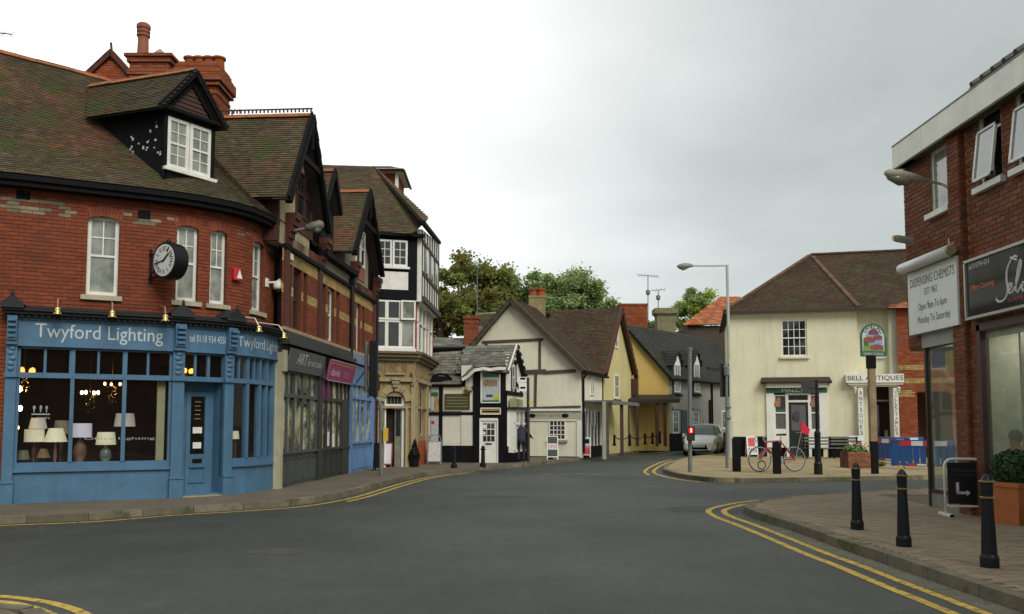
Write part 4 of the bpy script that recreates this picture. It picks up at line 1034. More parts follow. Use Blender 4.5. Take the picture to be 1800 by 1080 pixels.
def shopunit(th, a, b, mat, ss, zr=.9, zt=2.3, ztop=2.86, door=None, pan=3, pm=pane_x, lower=True):
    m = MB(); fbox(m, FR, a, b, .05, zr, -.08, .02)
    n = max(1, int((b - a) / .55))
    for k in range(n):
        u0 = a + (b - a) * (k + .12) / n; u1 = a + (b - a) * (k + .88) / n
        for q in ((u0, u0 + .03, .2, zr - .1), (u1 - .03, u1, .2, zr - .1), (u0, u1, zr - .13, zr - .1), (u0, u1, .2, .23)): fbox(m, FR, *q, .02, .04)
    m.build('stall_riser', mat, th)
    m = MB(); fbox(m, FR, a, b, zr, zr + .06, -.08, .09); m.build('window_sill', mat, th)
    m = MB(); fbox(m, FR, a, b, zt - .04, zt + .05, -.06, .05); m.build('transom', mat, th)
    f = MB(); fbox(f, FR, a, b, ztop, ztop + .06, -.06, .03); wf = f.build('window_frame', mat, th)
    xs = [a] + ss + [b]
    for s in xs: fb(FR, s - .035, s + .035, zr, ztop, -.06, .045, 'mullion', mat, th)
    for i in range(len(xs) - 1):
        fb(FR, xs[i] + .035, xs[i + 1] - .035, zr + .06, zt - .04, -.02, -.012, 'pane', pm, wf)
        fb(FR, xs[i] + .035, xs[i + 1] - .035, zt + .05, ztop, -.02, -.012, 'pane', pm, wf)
for a, b, mat, th in ((-.1, .08, M('cream_pilaster', (.40, .38, .25), .7, .2, streak=.3), t1), (2.98, 3.25, dark_shop, t1), (6.3, 6.5, blue2, t2), (9.3, 9.5, blue2, t2), (9.5, 10.0, brick_dark, t2)):
    m = MB(); fbox(m, FR, a, b, .05, 3.3, -.1, .1); fbox(m, FR, a - .01, b + .01, 2.85, 3.35, .1, .17); m.build('pilaster', mat, th)
shopunit(t1, .05, 2.98, grey_shop, [.52, 1.05, 1.72, 2.35])
shopunit(t1, 3.25, 6.3, dark_shop, [3.9, 4.4, 5.0, 5.45, 5.9])
shopunit(t2, 6.5, 9.3, blue2, [7.1, 7.75, 8.5], zr=1.0, zt=2.45)
fb(FR, 5.5, 6.25, .1, 2.3, .0, .06, 'door', dark_shop, t1)
for a, b, th in ((-.05, 6.3, t1), (6.3, 9.7, t2)):
    m = MB(); fbox(m, FR, a, b, 3.5, 3.62, -.02, .26); fbox(m, FR, a, b, 3.62, 3.84, -.02, .12); fbox(m, FR, a, b, 2.9, 3.5, -.1, .03); m.build('cornice', dark_shop if th is t1 else M('grey_blue_paint', (.16, .2, .3), .6), th)
def board(F, s0, s1, z0, z1, o, tilt=.1, name='sign_board', mat=None, parent=None, th=.03):
    m = MB(); a, b = F.P(s0, z0, o), F.P(s1, z0, o); c, d = F.P(s1, z1, o + tilt), F.P(s0, z1, o + tilt); n = F.Nn((s0 + s1) / 2) * -th
    m.hexa([a + n, b + n, b, a, d + n, c + n, c, d]); ob = m.build(name, mat, parent)
    return ob, (lambda u, v, e=.006: F.P(s0 + u * (s1 - s0), z0 + v * (z1 - z0), o + v * tilt + e))
def btext(parent, pf, body, u0, u1, v0, v1, mat, name='lettering'):
    m = MB(); letters(m, body, lambda u, v: pf(u0 + u * (u1 - u0), v0 + v * (v1 - v0))); return m.build(name, mat, parent)
b1, pf = board(FR, .12, 2.95, 2.9, 3.42, .12, .14, mat=M('sign_grey', (.10, .11, .105), .6, .1), parent=t1)
wl_ = M('white_lettering', (.62, .62, .58), .5, .05)
btext(b1, pf, 'ART', .22, .48, .35, .86, wl_); btext(b1, pf, 'for art\'s sake', .52, .93, .38, .72, wl_); btext(b1, pf, 'picture framing', .04, .36, .12, .24, M('grey_lettering', (.25, .25, .24), .5))
b2, pf = board(FR, 3.5, 6.35, 2.84, 3.4, .12, .12, mat=M('magenta_sign', (.30, .035, .15), .5, .35, 6), parent=t1)
btext(b2, pf, 'davis', .1, .42, .25, .62, wl_); btext(b2, pf, 'tate', .55, .8, .25, .6, M('pink_lettering', (.5, .2, .3), .5)); 
m = MB()
for k in range(9): m.quad(pf(.06 + k * .1, .82), pf(.14 + k * .1, .80), pf(.13 + k * .1, .93), pf(.05 + k * .1, .9))
m.build('sign_motif', M('orange_print', (.55, .2, .04), .5), b2)
m = MB(); 
for q in ((0, 1, -.03, .03), (0, 1, .97, 1.03), (-.01, .01, 0, 1), (.99, 1.01, 0, 1)): m.quad(pf(q[0], q[2], .02), pf(q[1], q[2], .02), pf(q[1], q[3], .02), pf(q[0], q[3], .02))
m.build('sign_frame', M('pale_pink_trim', (.4, .3, .33), .5), b2)
fb(FR, 3.3, 4.6, 2.36, 2.8, -.005, .0, 'purple_blind', M('magenta_film', (.2, .02, .12), .4), t1)
b3, pf = board(FR, 6.55, 9.25, 2.85, 3.45, .08, .1, mat=blue2, parent=t2)
m = MB(); m.quad(pf(.5, .1), pf(.95, .1), pf(.95, .9), pf(.55, .9)); m.build('painted_panel', M('ochre_print', (.35, .26, .08), .6, .5, 9), b3)
m = MB(); m.quad(pf(.1, .15), pf(.16, .1), pf(.5, .8), pf(.42, .85)); m.build('painted_stroke', M('navy_print', (.03, .05, .12), .6), b3)
for s, zz, th in ((4.15, 1.2, t1), (4.65, 1.15, t1)): fb(FR, s - .17, s + .17, zz - .2, zz + .2, -.01, -.004, 'window_notice', white, th)
m = MB(); fbox(m, FR, 6.05, 6.3, .4, .95, .3, .32); 
# interior blockers (dark walls) behind the terrace
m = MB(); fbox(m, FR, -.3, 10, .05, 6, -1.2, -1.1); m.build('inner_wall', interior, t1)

# ================================================================== CORNER BUILDING: stone ground floor, timber framed upper floors
tb = top('timbered_corner_building', 'tall corner building with buff stone arched doorway, black and white timbered upper floors', 'building', (-4.2, 30.5, 0))
F1 = Fac((-4.84, 29.9), (-3.44, 30.3)); F2 = Fac((-3.44, 30.3), (-3.25, 35.0))
def S1(x, y=600): return F1.s(x, y)
L1, L2 = F1.L, F2.L
ad0, ad1 = S1(676, 750), S1(711, 750); zd, za = 2.28, 2.95
m = MB(); wall(m, F1, 0, L1, .05, 4.1, [(ad0, ad1, .05, za - .35)], 0, .3)
wall(m, F2, 0, L2, 1.0, 4.1, [(1.2, 2.3, 1.2, 3.0), (3.2, 4.2, 1.2, 3.0)], 0, .25); gwl = m.build('wall', stone, tb)
m = MB(); fbox(m, F2, 0, L2, .05, 1.0, -.2, .03); m.build('plinth', brick_orange, tb)
m = MB(); mid = (ad0 + ad1) / 2; hw = (ad1 - ad0) / 2                 # arch ring of voussoirs + spandrels
P = Pieces('voussoir', 'arch_stones', stone_l, gwl, 40, 3)
for k in range(11):
    a = math.pi * (k + .5) / 11; c = F1.P(mid + math.cos(a) * (hw + .12), za - .5 + math.sin(a) * (hw + .1), .03)
    rd = F1.T(0) * math.cos(a) + V((0, 0, math.sin(a))); tg = F1.T(0) * -math.sin(a) + V((0, 0, math.cos(a))); P.add(c, rd * .12, tg * .085, F1.Nn(0) * .05)
P.done()
for k in range(8):
    a0_, a1_ = math.pi * k / 8, math.pi * (k + 1) / 8
    fpoly(m, F1, [(mid + hw * math.cos(a0_), za - .5 + hw * .95 * math.sin(a0_)), (mid + hw * math.cos(a1_), za - .5 + hw * .95 * math.sin(a1_)), (mid + hw * math.cos(a1_), za + .1), (mid + hw * math.cos(a0_), za + .1)], -.05, .004)
m.build('spandrel', stone, tb)
# surround, frieze, cornice, pilasters
m = MB()
for q in ((0, .12, .1, 3.2), (L1 - .16, L1, .1, 3.2), (ad1 + .02, ad1 + .1, .1, 2.2)): fbox(m, F1, *q, 0, .09)
fbox(m, F2, 0, .16, .1, 3.2, 0, .09); fbox(m, F2, 2.55, 2.9, .1, 3.2, 0, .09); fbox(m, F2, L2 - .3, L2, .1, 3.2, 0, .09)
for F, L in ((F1, L1), (F2, L2)):
    fbox(m, F, 0, L, 3.12, 3.26, 0, .12); fbox(m, F, 0, L, 2.18, 2.26, 0, .06)
m.build('stone_pilaster', stone_l, tb)
m = MB()
for F, L in ((F1, L1), (F2, L2)):
    fbox(m, F, 0, L, 3.86, 3.98, 0, .12); fbox(m, F, -.05, L + .05, 3.98, 4.1, 0, .22); fbox(m, F, -.08, L + .08, 4.1, 4.18, -.02, .3)
m.build('cornice', M('dark_stone_cornice', (.16, .11, .06), .85, .3, 3, .3, streak=.4), tb)
m = MB(); c = mid
for k in range(3): fbox(m, F1, c - .16 + .03 * k, c + .16 - .03 * k, 3.26 - .12 * k - .1, 3.26 - .12 * k, .05, .2 - .03 * k)
fbox(m, F1, c - .34, c + .34, 3.36, 3.42, 0, .08)
m.build('keystone', stone_l, tb)
ftext(F1, '18 INC 90', .25, L1 - .3, 3.46, 3.76, .02, M('carved_letters', (.2, .13, .06), .9), tb, 'carved_lettering')
m = MB(); random.seed(4)
for k in range(26): u = random.random(); fbox(m, F2, .15 + u * 4, .23 + u * 4, 3.3 + random.random() * .1, 3.5 + random.random() * .3, 0, .04)
for k in range(12): m.ball(F1.P(L1 - .1 + .02 * math.sin(k), 3.0 + .04 * k, .1), .06, 6)
m.build('stone_carving', M('carved_stone', (.3, .21, .1), .85, .3), tb)
# doorway
m = MB(); fbox(m, F1, ad0, ad0 + .06, .1, za - .1, -.16, -.06); fbox(m, F1, ad1 - .09, ad1, .1, za - .1, -.16, -.06); fbox(m, F1, ad0, ad1, zd - .05, zd + .05, -.16, -.05); df = m.build('door_frame', white, tb)
fb(F1, ad0, ad1, zd + .05, za, -.14, -.12, 'fanlight_pane', pane_d, df)
m = MB()
for k in range(5): fbox(m, F1, ad0 + .1 + k * .12, ad0 + .12 + k * .12, zd + .05, za - .1, -.12, -.1)
m.build('glazing_bar', steel, df)
fb(F1, ad0 + .06, mid + .02, .12, zd - .05, -.9, -.85, 'dark_opening', black, tb)
fb(F1, mid + .02, ad1 - .09, .12, zd - .05, -.15, -.11, 'door', M('grey_green_door', (.16, .16, .11), .5, .3), tb)
fb(F1, mid + .06, ad1 - .13, 1.2, zd - .15, -.11, -.10, 'pane', pane_d, tb)
for a, b in ((1.2, 2.3), (3.2, 4.2)): window(F2, a, b, 1.2, 3.0, tb, o=-.1, cols=2, rows=2, fm=white, pm=pane_r, arch=.25)
# first floor windows
fb(F1, -.05, L1, 4.18, 6.25, -.2, -.02, 'upper_wall', black, tb); fb(F2, 0, L2, 4.18, 6.1, -.2, -.0, 'upper_wall', brick_orange, tb)
wz0, wz1 = 4.3, 6.0; a0_, a1_ = 0.02, L1 - .04; ws = [a0_, a0_ + (a1_ - a0_) * .28, a0_ + (a1_ - a0_) * .63, a1_]
for i in range(3):
    window(F1, ws[i], ws[i + 1], wz0, 5.28, tb, o=.1, cols=1, rows=1, fm=white, pm=(pane_d, pane_d, pane_c)[i], fr=.06)
    if i < 2: window(F1, ws[i], ws[i + 1], 5.30, wz1, tb, o=.1, cols=1, rows=1, fm=white, pm=pane_d, fr=.06)
wtop = window(F1, ws[2], ws[3], 5.30, wz1, tb, o=.22, cols=1, rows=1, fm=white, pm=pane_r, fr=.06, name='open_casement')
fb(F1, 0, L1, 4.18, 4.3, 0, .14, 'sill', white, tb)
m = MB()
for q in ((.3, .38, 4.3, 6.0), (1.25, 1.33, 4.3, 6.0), (.3, 2.2, 5.25, 5.33), (.3, 2.2, 4.25, 4.32), (2.2, 2.28, 4.3, 6.0), (.3, 2.2, 5.93, 6.0), (3.0, 3.06, 4.3, 6.0), (3.9, 3.96, 4.3, 6.0), (3.0, 3.96, 5.25, 5.33)): fbox(m, F2, *q, 0, .07)
m.build('window_frame', white, tb)
fb(F2, .36, 2.22, 4.3, 5.95, .0, .02, 'pane', pane_c, tb); fb(F2, 3.05, 3.92, 4.3, 5.95, .0, .02, 'pane', pane_c, tb)
# second floor
fb(F1, -.08, L1 + .02, 6.05, 8.5, -.3, .10, 'timber_front', black, tb)
m = MB(); fbox(m, F1, .1, L1 - .3, 6.38, 7.02, .10, .115); m.build('white_panel', white, tb)
for a, b in ((.05, .57), (.59, 1.12)): window(F1, a, b, 7.2, 8.15, tb, o=.15, cols=2, rows=3, fm=white, pm=pane_d, fr=.07, deep=.06)
fb(F1, .0, 1.2, 7.12, 7.2, .1, .2, 'sill', white, tb)
m = MB(); fpoly(m, F2, [(0, 6.0), (L2, 6.0), (L2, 9.1), (0, 8.62)], -.3, .2); m.build('timber_side', white, tb)
m = MB(); bk_ = M('faded_timber', (.06, .06, .05), .8, .3, 5)
fbox(m, F2, 0, L2, 6.0, 6.2, .2, .32)
for z in (7.0, 8.15): fbox(m, F2, 0, L2, z, z + .12, .2, .25)
for k in range(8): s = L2 * k / 7; fbox(m, F2, max(0, s - .045), s + .045, 6.2, 8.6 + .1 * s, .2, .235)
m.build('timber_framing', bk_, tb)
for s in (1.0, 2.3, 3.6): fb(F2, s, s + .55, 7.2, 8.1, .2, .24, 'side_window', pane_c, tb)
# roofs
e1_ = V((-9, 29.3, 8.36)); e2_ = V((-3.55, 29.85, 8.36)); h_ = V((-3.16, 29.75, 8.8)); r2_ = at(657, 293, 33.6); r1_ = r2_ - (e2_ - e1_) * .72
roof([e1_, e2_], [r1_, r2_], tb, tile_old, gauge=.11, tw=.18)
roof([e2_, V((-3.1, 31.0, 9.2))], [r2_ - V((.02, 0, .02)), r2_], tb, tile_old, gauge=.11, tw=.18, name='hip_slope')
roof([h_, V((-3.08, 35.2, 9.25))], [r2_, r2_ + V((.05, 1.2, 0))], tb, tile_old, gauge=.11, tw=.18, name='side_slope')
fb(F1, -4, L1 + .25, 8.28, 8.4, .1, .3, 'gutter', black, tb); m = MB(); m.bar(h_ - V((0, 0, .05)), V((-3.05, 35.3, 9.2)), .16, .12); m.build('eaves_board', black, tb)
xa, xb = at(665, 320, 34.9).x, at(701, 320, 34.9).x
m = MB(); m.box(xa, xb, 34.6, 36.6, 10, 12.0); tu = m.build('turret', brick_orange, tb)
m = MB(); m.box(xb - .10, xb + .03, 34.5, 34.64, 10.4, 12.0); m.box(xa - .3, xb + .25, 34.4, 36.8, 11.95, 12.12); m.build('turret_trim', white, tu)
roof([V((xa - .35, 34.2, 12.0)), V((xb + .35, 34.2, 12.0))], [V((xa - .35, 35.6, 12.55)), V((xb - .5, 35.6, 12.55))], tb, tile_old, gauge=.11, tw=.18, name='turret_roof', ridge=None)
m = MB(); m.prism([V((xb + .35, 34.2, 11.98)), V((xb + .3, 37, 11.98)), V((xb - .5, 35.6, 12.53))], (-.02, 0, -.08)); m.build('turret_hip', tile_old, tb)
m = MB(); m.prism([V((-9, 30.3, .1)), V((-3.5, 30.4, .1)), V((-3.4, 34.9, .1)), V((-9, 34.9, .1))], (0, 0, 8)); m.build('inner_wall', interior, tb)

# ================================================================== BLACK AND WHITE COTTAGE
bc = top('slate_roofed_cottage', 'low black and white cottage with slate roof, panelled signs and white door', 'cottage', (-1.7, 34.5, 0))
FB1 = Fac((-3.6, 34.0), (-.27, 33.6)); FB2 = Fac((-.27, 33.6), (.45, 36.4))
def B1(x, y=740): return FB1.s(x, y)
x757, x812, x833, x888 = 0.0, B1(811), B1(832), B1(888.5)
cwp = M('whitewashed_wall', (.66, .64, .54), .85, .1, 1.2, .3, 25, streak=.15); fb(FB1, 0, x812, .05, 3.35, -.3, 0, 'wall', cwp, bc); fb(FB1, x812, x888, .05, 3.95, -.3, .04, 'wall', cwp, bc)
fb(FB1, x812 - .02, B1(845), .05, 3.3, 0, .02, 'wall', cwp, bc)
m = MB()
for q in ((B1(772), B1(778), .1, 3.3), (x757, B1(834), 1.98, 2.1), (x757, B1(818), 3.1, 3.35), (x757, B1(844), .1, .78)): fbox(m, FB1, *q, 0, .055)
fbox(m, FB1, x833, B1(845), .1, 4.0, .02, .09); fbox(m, FB1, B1(880), x888 + .02, .1, 3.95, .02, .09); fbox(m, FB1, x833, x888, 3.72, 3.98, .02, .085); fbox(m, FB1, x833, x888, 2.2, 2.42, .02, .083); fbox(m, FB1, B1(840), B1(885), 1.7, 1.85, .02, .082); fbox(m, FB1, B1(818), B1(834), 2.95, 3.1, .02, .06)
m.build('timber_framing', black, bc)
fb(FB1, B1(845), B1(881), .1, 3.8, .03, .07, 'black_panelling', black, bc)
def framed(F, a, b, c, d, o, fm, pm, parent, name, fr=.04, label=None):
    m = MB()
    for q in ((a, a + fr, c, d), (b - fr, b, c, d), (a, b, c, c + fr), (a, b, d - fr, d)): fbox(m, F, *q, o, o + .04)
    f = m.build(name, fm, parent, label=label); fb(F, a + fr, b - fr, c + fr, d - fr, o, o + .015, 'board', pm, f); return f
ft = framed(FB1, B1(845.5), B1(880), 2.45, 3.72, .09, white, M('poster_white', (.42, .46, .44), .5, .15, 6), bc, 'advert_board')
def fp(m, F, x0, x1, y0, y1, o): fbox(m, F, F.s(x0, (y0 + y1) / 2, o), F.s(x1, (y0 + y1) / 2, o), F.z(x0, y1, o), F.z(x0, y0, o), o - .004, o)
def patch(F, x0, x1, y0, y1, o, mat, parent, name='print'): m = MB(); fp(m, F, x0, x1, y0, y1, o); return m.build(name, mat, parent)
gp_m = M('green_print', (.03, .12, .03), .5, .3, 20); patch(FB1, 848, 877.5, 655, 663, .115, gp_m, ft); patch(FB1, 848, 877.5, 704, 709, .115, gp_m, ft)
patch(FB1, 850, 874, 668, 679, .115, M('brown_print', (.28, .19, .1), .6, .6, 14), ft); patch(FB1, 868, 877, 694, 703, .115, M('lime_print', (.45, .5, .03), .5), ft); patch(FB1, 855, 866, 694, 698, .115, M('navy_print', (.03, .05, .12), .6), ft)
ft = framed(FB1, B1(845), B1(881), 2.0, 2.27, .09, white, M('orange_sign', (.42, .25, .07), .5, .3, 8), bc, 'door_sign'); patch(FB1, 848, 878, 722.5, 725, .115, black, ft)
ft = framed(FB1, B1(780), B1(828), 2.15, 3.05, .02, creamp, creamp, bc, 'panel', .03)
db_ = fb(FB1, B1(782), B1(826), 2.2, 2.82, .05, .09, 'menu_board', M('olive_board', (.055, .055, .015), .6, .2), bc)
m = MB()
for k in range(4): fbox(m, FB1, B1(785) + .03 * (k % 2), B1(823) - .03 * (k % 2), 2.3 + .12 * k, 2.335 + .12 * k, .09, .093)
m.build('lettering', M('olive_lettering', (.2, .19, .08), .6), db_)
pb = fb(FB1, B1(758), B1(771), 2.15, 3.0, .02, .05, 'poster', M('poster_white', (.42, .46, .44), .5), bc)
patch(FB1, 763, 771, 697, 725, .054, M('ochre_photo', (.35, .22, .08), .6, .6, 12), pb); patch(FB1, 758, 770, 690, 697, .056, gp_m, pb)
pb = fb(FB1, B1(758), B1(771), .95, 1.9, .02, .05, 'poster', M('poster_white', (.42, .46, .44), .5), bc); patch(FB1, 758, 763.5, 740, 746, .054, redpl, pb)
# arched black hanging sign ironwork above the panels
m = MB(); c = FB1.P(B1(777), 3.3, .1); 
m.tube([c + V((-.4, 0, -.02)), c + V((-.36, 0, .2)), c + V((-.1, 0, .3)), c + V((.2, 0, .28)), c + V((.36, 0, .12)), c + V((.4, 0, -.02))], .05, 6); m.box(-.33, .33, -.02, .02, -.05, .22, Matrix.Translation(c)); m.build('ironwork_arch', black, bc)
m = MB(); c = FB1.P(B1(824), 2.95, .12); m.lathe([(.01, -.1), (.16, -.02), (.17, .05), (.1, .14), (.01, .17)], 12, c); m.tube([c + V((0, .1, .1)), c + V((0, 0, .1))], .03, 6); m.build('lantern', stone_l, bc, smooth=True)
# white door with small panes
dd0, dd1 = B1(845.5), B1(874.5)
m = MB(); fbox(m, FB1, dd0, dd1, .1, 1.76, .06, .1); fbox(m, FB1, dd0 - .04, dd0, .1, 1.85, .06, .14); fbox(m, FB1, dd1, dd1 + .04, .1, 1.85, .06, .14); fbox(m, FB1, dd0, dd1, 1.76, 1.86, .06, .14); dr = m.build('door', white, bc)
for i in range(3):
    for j in range(3): fb(FB1, dd0 + .1 + i * .16, dd0 + .235 + i * .16, .95 + j * .25, 1.16 + j * .25, .1, .106, 'pane', pane_d, dr)
fb(FB1, dd0 + .2, dd0 + .45, .82, .88, .1, .11, 'letter_box', black, dr); fb(FB1, dd0 + .1, dd0 + .23, 1.46, 1.6, .106, .11, 'notice', white, dr); fb(FB1, dd0 + .1, dd0 + .2, 1.22, 1.33, .106, .11, 'notice', white, dr)
# slate roof: low left part, upper right part, scalloped white bargeboard
def atY(x, y, Y): return at(x, y, Y)
rzd = 35.4
RL, RR = atY(740, 622, rzd), atY(889, 613, 35.0)
roof([atY(740, 676, 33.75), atY(812, 676, 33.6)], [RL, RL.lerp(RR, .49)], bc, slate, gauge=.17, tw=.28, cap=0, ridge=None)
roof([atY(812, 670, 33.55), atY(836, 646, 33.35)], [RL.lerp(RR, .49), RL.lerp(RR, .66)], bc, slate, gauge=.17, tw=.28)
roof([atY(836, 646, 33.35), atY(887, 643, 33.2)], [RL.lerp(RR, .66), RR], bc, slate, gauge=.17, tw=.28)
m = MB()
pts = [atY(812, 668, 33.4), atY(822, 662, 33.35), atY(834, 651, 33.25), atY(850, 648, 33.2), atY(862, 650, 33.2), atY(874, 648, 33.15), atY(889, 648, 33.1)]
for i in range(len(pts) - 1): m.bar(pts[i], pts[i + 1], .12, .05, V((0, -1, 0)))
m.build('bargeboard', white, bc)
roof([RR + V((0, 2.2, -.9)), RL + V((0, 2.2, -.9))], [RR, RL], bc, slate, gauge=.3, tw=.4, name='back_roof')
m = MB(); m.tube([atY(752, 659, 33.4), atY(800, 659, 33.4)], .02, 5); m.build('iron_rail', black, bc)
# street gable of the cottage
g0_, gm_, g1_ = 0.0, FB2.s(901.5, 650), FB2.s(917.5, 660); zap = FB2.z(901, 607); ze0, ze1 = FB2.z(888, 647), FB2.z(917.5, 664)
m = MB(); fpoly(m, FB2, [(g0_, .1), (g1_, .1), (g1_, ze1), (gm_, zap), (g0_, ze0)], -.25, .02); m.build('gable_wall', white, bc)
m = MB()
fbar(m, FB2, (g0_ - .15, ze0 - .15), (gm_, zap), .13, .15, .2); m.build('bargeboard', white, bc)
m = MB(); fbar(m, FB2, (g1_ + .1, ze1 - .15), (gm_, zap), .14, .15, .2)
for q in ((g0_, .1, .1, 2.9), (g0_, g1_, 2.78, 2.95), (gm_ - .42, gm_ + .55, 4.1, 4.25), (gm_ + .25, gm_ + .4, 2.9, 4.2), (gm_ - .38, gm_ - .3, 2.9, 4.1), (g0_, g1_, .1, .75)): fbox(m, FB2, *q, .02, .06)
fbar(m, FB2, (gm_ + .5, 3.3), (g1_ - .1, 2.9), .1, .02, .06); m.build('timber_framing', black, bc)
window(FB2, gm_ - .25, gm_ + .2, 3.05, 4.0, bc, o=.06, cols=1, rows=1, fm=white, pm=pane_d, sash=1, fr=.05)
fb(FB2, .35, 2.3, 2.3, 2.65, .1, .16, 'sign_board', M('yellow_green_sign', (.3, .3, .14), .6, .2), bc)
roof([FB2.P(g1_ + .1, ze1 - .1, -3.5), FB2.P(g1_ + .1, ze1 - .1, .2)][::-1], [FB2.P(gm_, zap, .2), FB2.P(gm_, zap, -3.5)], bc, slate, gauge=.2, tw=.3)
roof([FB2.P(g0_ - .2, ze0 - .2, -2.0), FB2.P(g0_ - .2, ze0 - .2, .2)], [FB2.P(gm_, zap, -2.0), FB2.P(gm_, zap, .2)], bc, slate, gauge=.2, tw=.3)
# white bay window with small panes
m = MB(); bo = .35
for k in range(4): s = .35 + k * .65; fbox(m, FB2, s - .035, s + .035, .55, 2.15, bo - .06, bo)
for z in (.52, 1.6, 2.12): fbox(m, FB2, .3, 2.35, z, z + .08, bo - .06, bo + .01)
fbox(m, FB2, .3, .37, .5, 2.2, .02, bo); fbox(m, FB2, 2.28, 2.35, .5, 2.2, .02, bo); by = m.build('bay_window', white, bc)
for k in range(3):
    for j in range(2): fb(FB2, .39 + k * .65, .96 + k * .65, (.6, 1.68)[j], (1.6, 2.12)[j], bo - .04, bo - .03, 'pane', pane_d, by)
m = MB()
for k in range(3):
    for u in (.33, .66): fbox(m, FB2, .35 + (k + u) * .65 - .01, .35 + (k + u) * .65 + .01, .6, 2.12, bo - .03, bo - .01)
for z in (.95, 1.28, 1.86): fbox(m, FB2, .35, 2.3, z, z + .02, bo - .03, bo - .01)
m.build('glazing_bar', white, by)
q = FB2; m = MB(); m.quad(q.P(.32, .1, bo - .03), q.P(2.32, .1, bo - .03), q.P(2.32, .55, bo - .03), q.P(.32, .55, bo - .03)); m.quad(q.P(.32, .1, bo - .03), q.P(.32, .55, bo - .03), q.P(.32, .55, 0), q.P(.32, .1, 0)); m.build('bay_base', black, by)
fb(FB2, .22, 2.42, 2.2, 2.3, 0, bo + .1, 'bay_roof', leadm, by)

# ================================================================== JETTIED CREAM COTTAGE
tc_ = top('timber_framed_cottage', 'cream timber framed cottage with big steep gable and brown tiled roof', 'cottage', (1, 40, 0))
FC = Fac((-2.0, 40.45), (3.17, 38.9)); u2 = V((.355, .935)).normalized(); FDd = Fac((3.17, 38.9), (4.5, 42.4)); FE = Fac((4.5, 42.4), (6.87, 48.65))
def cz(x, y, F=None): return (F or FC).z(x, y)
def cx(x, y=700, F=None): return (F or FC).s(x, y)
ap = FC.hit(900, 531); el = (FC.hit(826, 616)); er = FC.hit(1023, 652)
m = MB(); fpoly(m, FC, [(el[0] + .1, .1), (er[0] - .02, .1), (er[0] - .02, er[1]), ap, (el[0] + .1, el[1])], -.3, 0); m.build('wall', creamp, tc_)
m = MB()
def beam(x0, y0, x1, y1, w_, o=.04, F=FC): fbar(m, F, F.hit(x0, y0), F.hit(x1, y1), w_, 0, o)
beam(848, 602, 955, 597, .13); beam(855, 602, 855, 614, .13); beam(949, 599, 949, 650, .11); beam(914, 655, 960, 653, .2, .05); beam(955, 655, 1012, 652, .15, .055); beam(942, 657, 941, 716, .12); beam(915, 718, 1021, 715, .1, .06)
m.build('timber_beam', timber_br, tc_)
m = MB(); fbox(m, FC, cx(918), FC.L, cz(960, 723), cz(960, 719), 0, .12); fbox(m, FC, cx(918), FC.L, cz(960, 740), cz(960, 737), 0, .05); m.build('moulding', white, tc_)
fa = fb(FC, cx(918), FC.L, cz(960, 737), cz(960, 724), 0, .06, 'fascia', M('pale_fascia', (.38, .38, .27), .7, .1), tc_)
for x in (936, 994): m = MB(); s, z = FC.hit(x, 731); c = FC.P(s, z, .07); m.ball(c, .17, 14, (1, .06, .55), Matrix.Rotation(math.atan2(FC.T(s).y, FC.T(s).x), 3, 'Z')); m.build('oval_plaque', blackp, fa, smooth=True)
ftext(FC, 'estate agents', cx(943), cx(985), cz(960, 734), cz(960, 728), .065, M('faint_lettering', (.2, .2, .14), .7), fa)
window(FC, cx(965), cx(994), cz(980, 774), cz(980, 739), tc_, o=.03, cols=4, rows=4, fm=white, pm=pane_d, fr=.05, bar=.035, deep=.04, sill=(M('sill_grey', (.25, .25, .2), .8), .1))
m = MB(); fbox(m, FC, cx(925), FC.L - .1, .08, .16, 0, .05); m.build('plinth', black, tc_)
fb(FC, FC.L - .22, FC.L, .1, cz(960, 738), 0, .05, 'corner_board', white, tc_)
fb(FC, cx(962), cx(968), .3, .42, .0, .01, 'air_brick', stone_l, tc_)
m = MB(); fbar(m, FC, (el[0] - .1, el[1] - .1), (ap[0], ap[1] + .08), .2, -.1, .32); m.build('bargeboard', timber_br, tc_)
m = MB(); fbar(m, FC, (er[0] + .1, er[1] - .05), (ap[0], ap[1] + .08), .22, -.1, .34); m.build('bargeboard', M('dark_bargeboard', (.05, .035, .02), .8), tc_)
A0 = FC.P(ap[0], ap[1] + .12, .3); E0 = FC.P(er[0] + .15, er[1] - .0, .3); dk = V((u2.x, u2.y, 0))
EL0 = FC.P(el[0] - .1, el[1] - .02, .3)
E1 = V((*FDd.P(FDd.L + .3, 0, .2).xy, E0.z)); A1 = A0 + dk * 7.5
roof([E0, E1], [A0, A0 + dk * 3.8], tc_, tile_brown, gauge=.11, tw=.18)
roof([EL0 + dk * 6, EL0], [A0 + dk * 6, A0], tc_, tile_brown, gauge=.2, tw=.3)
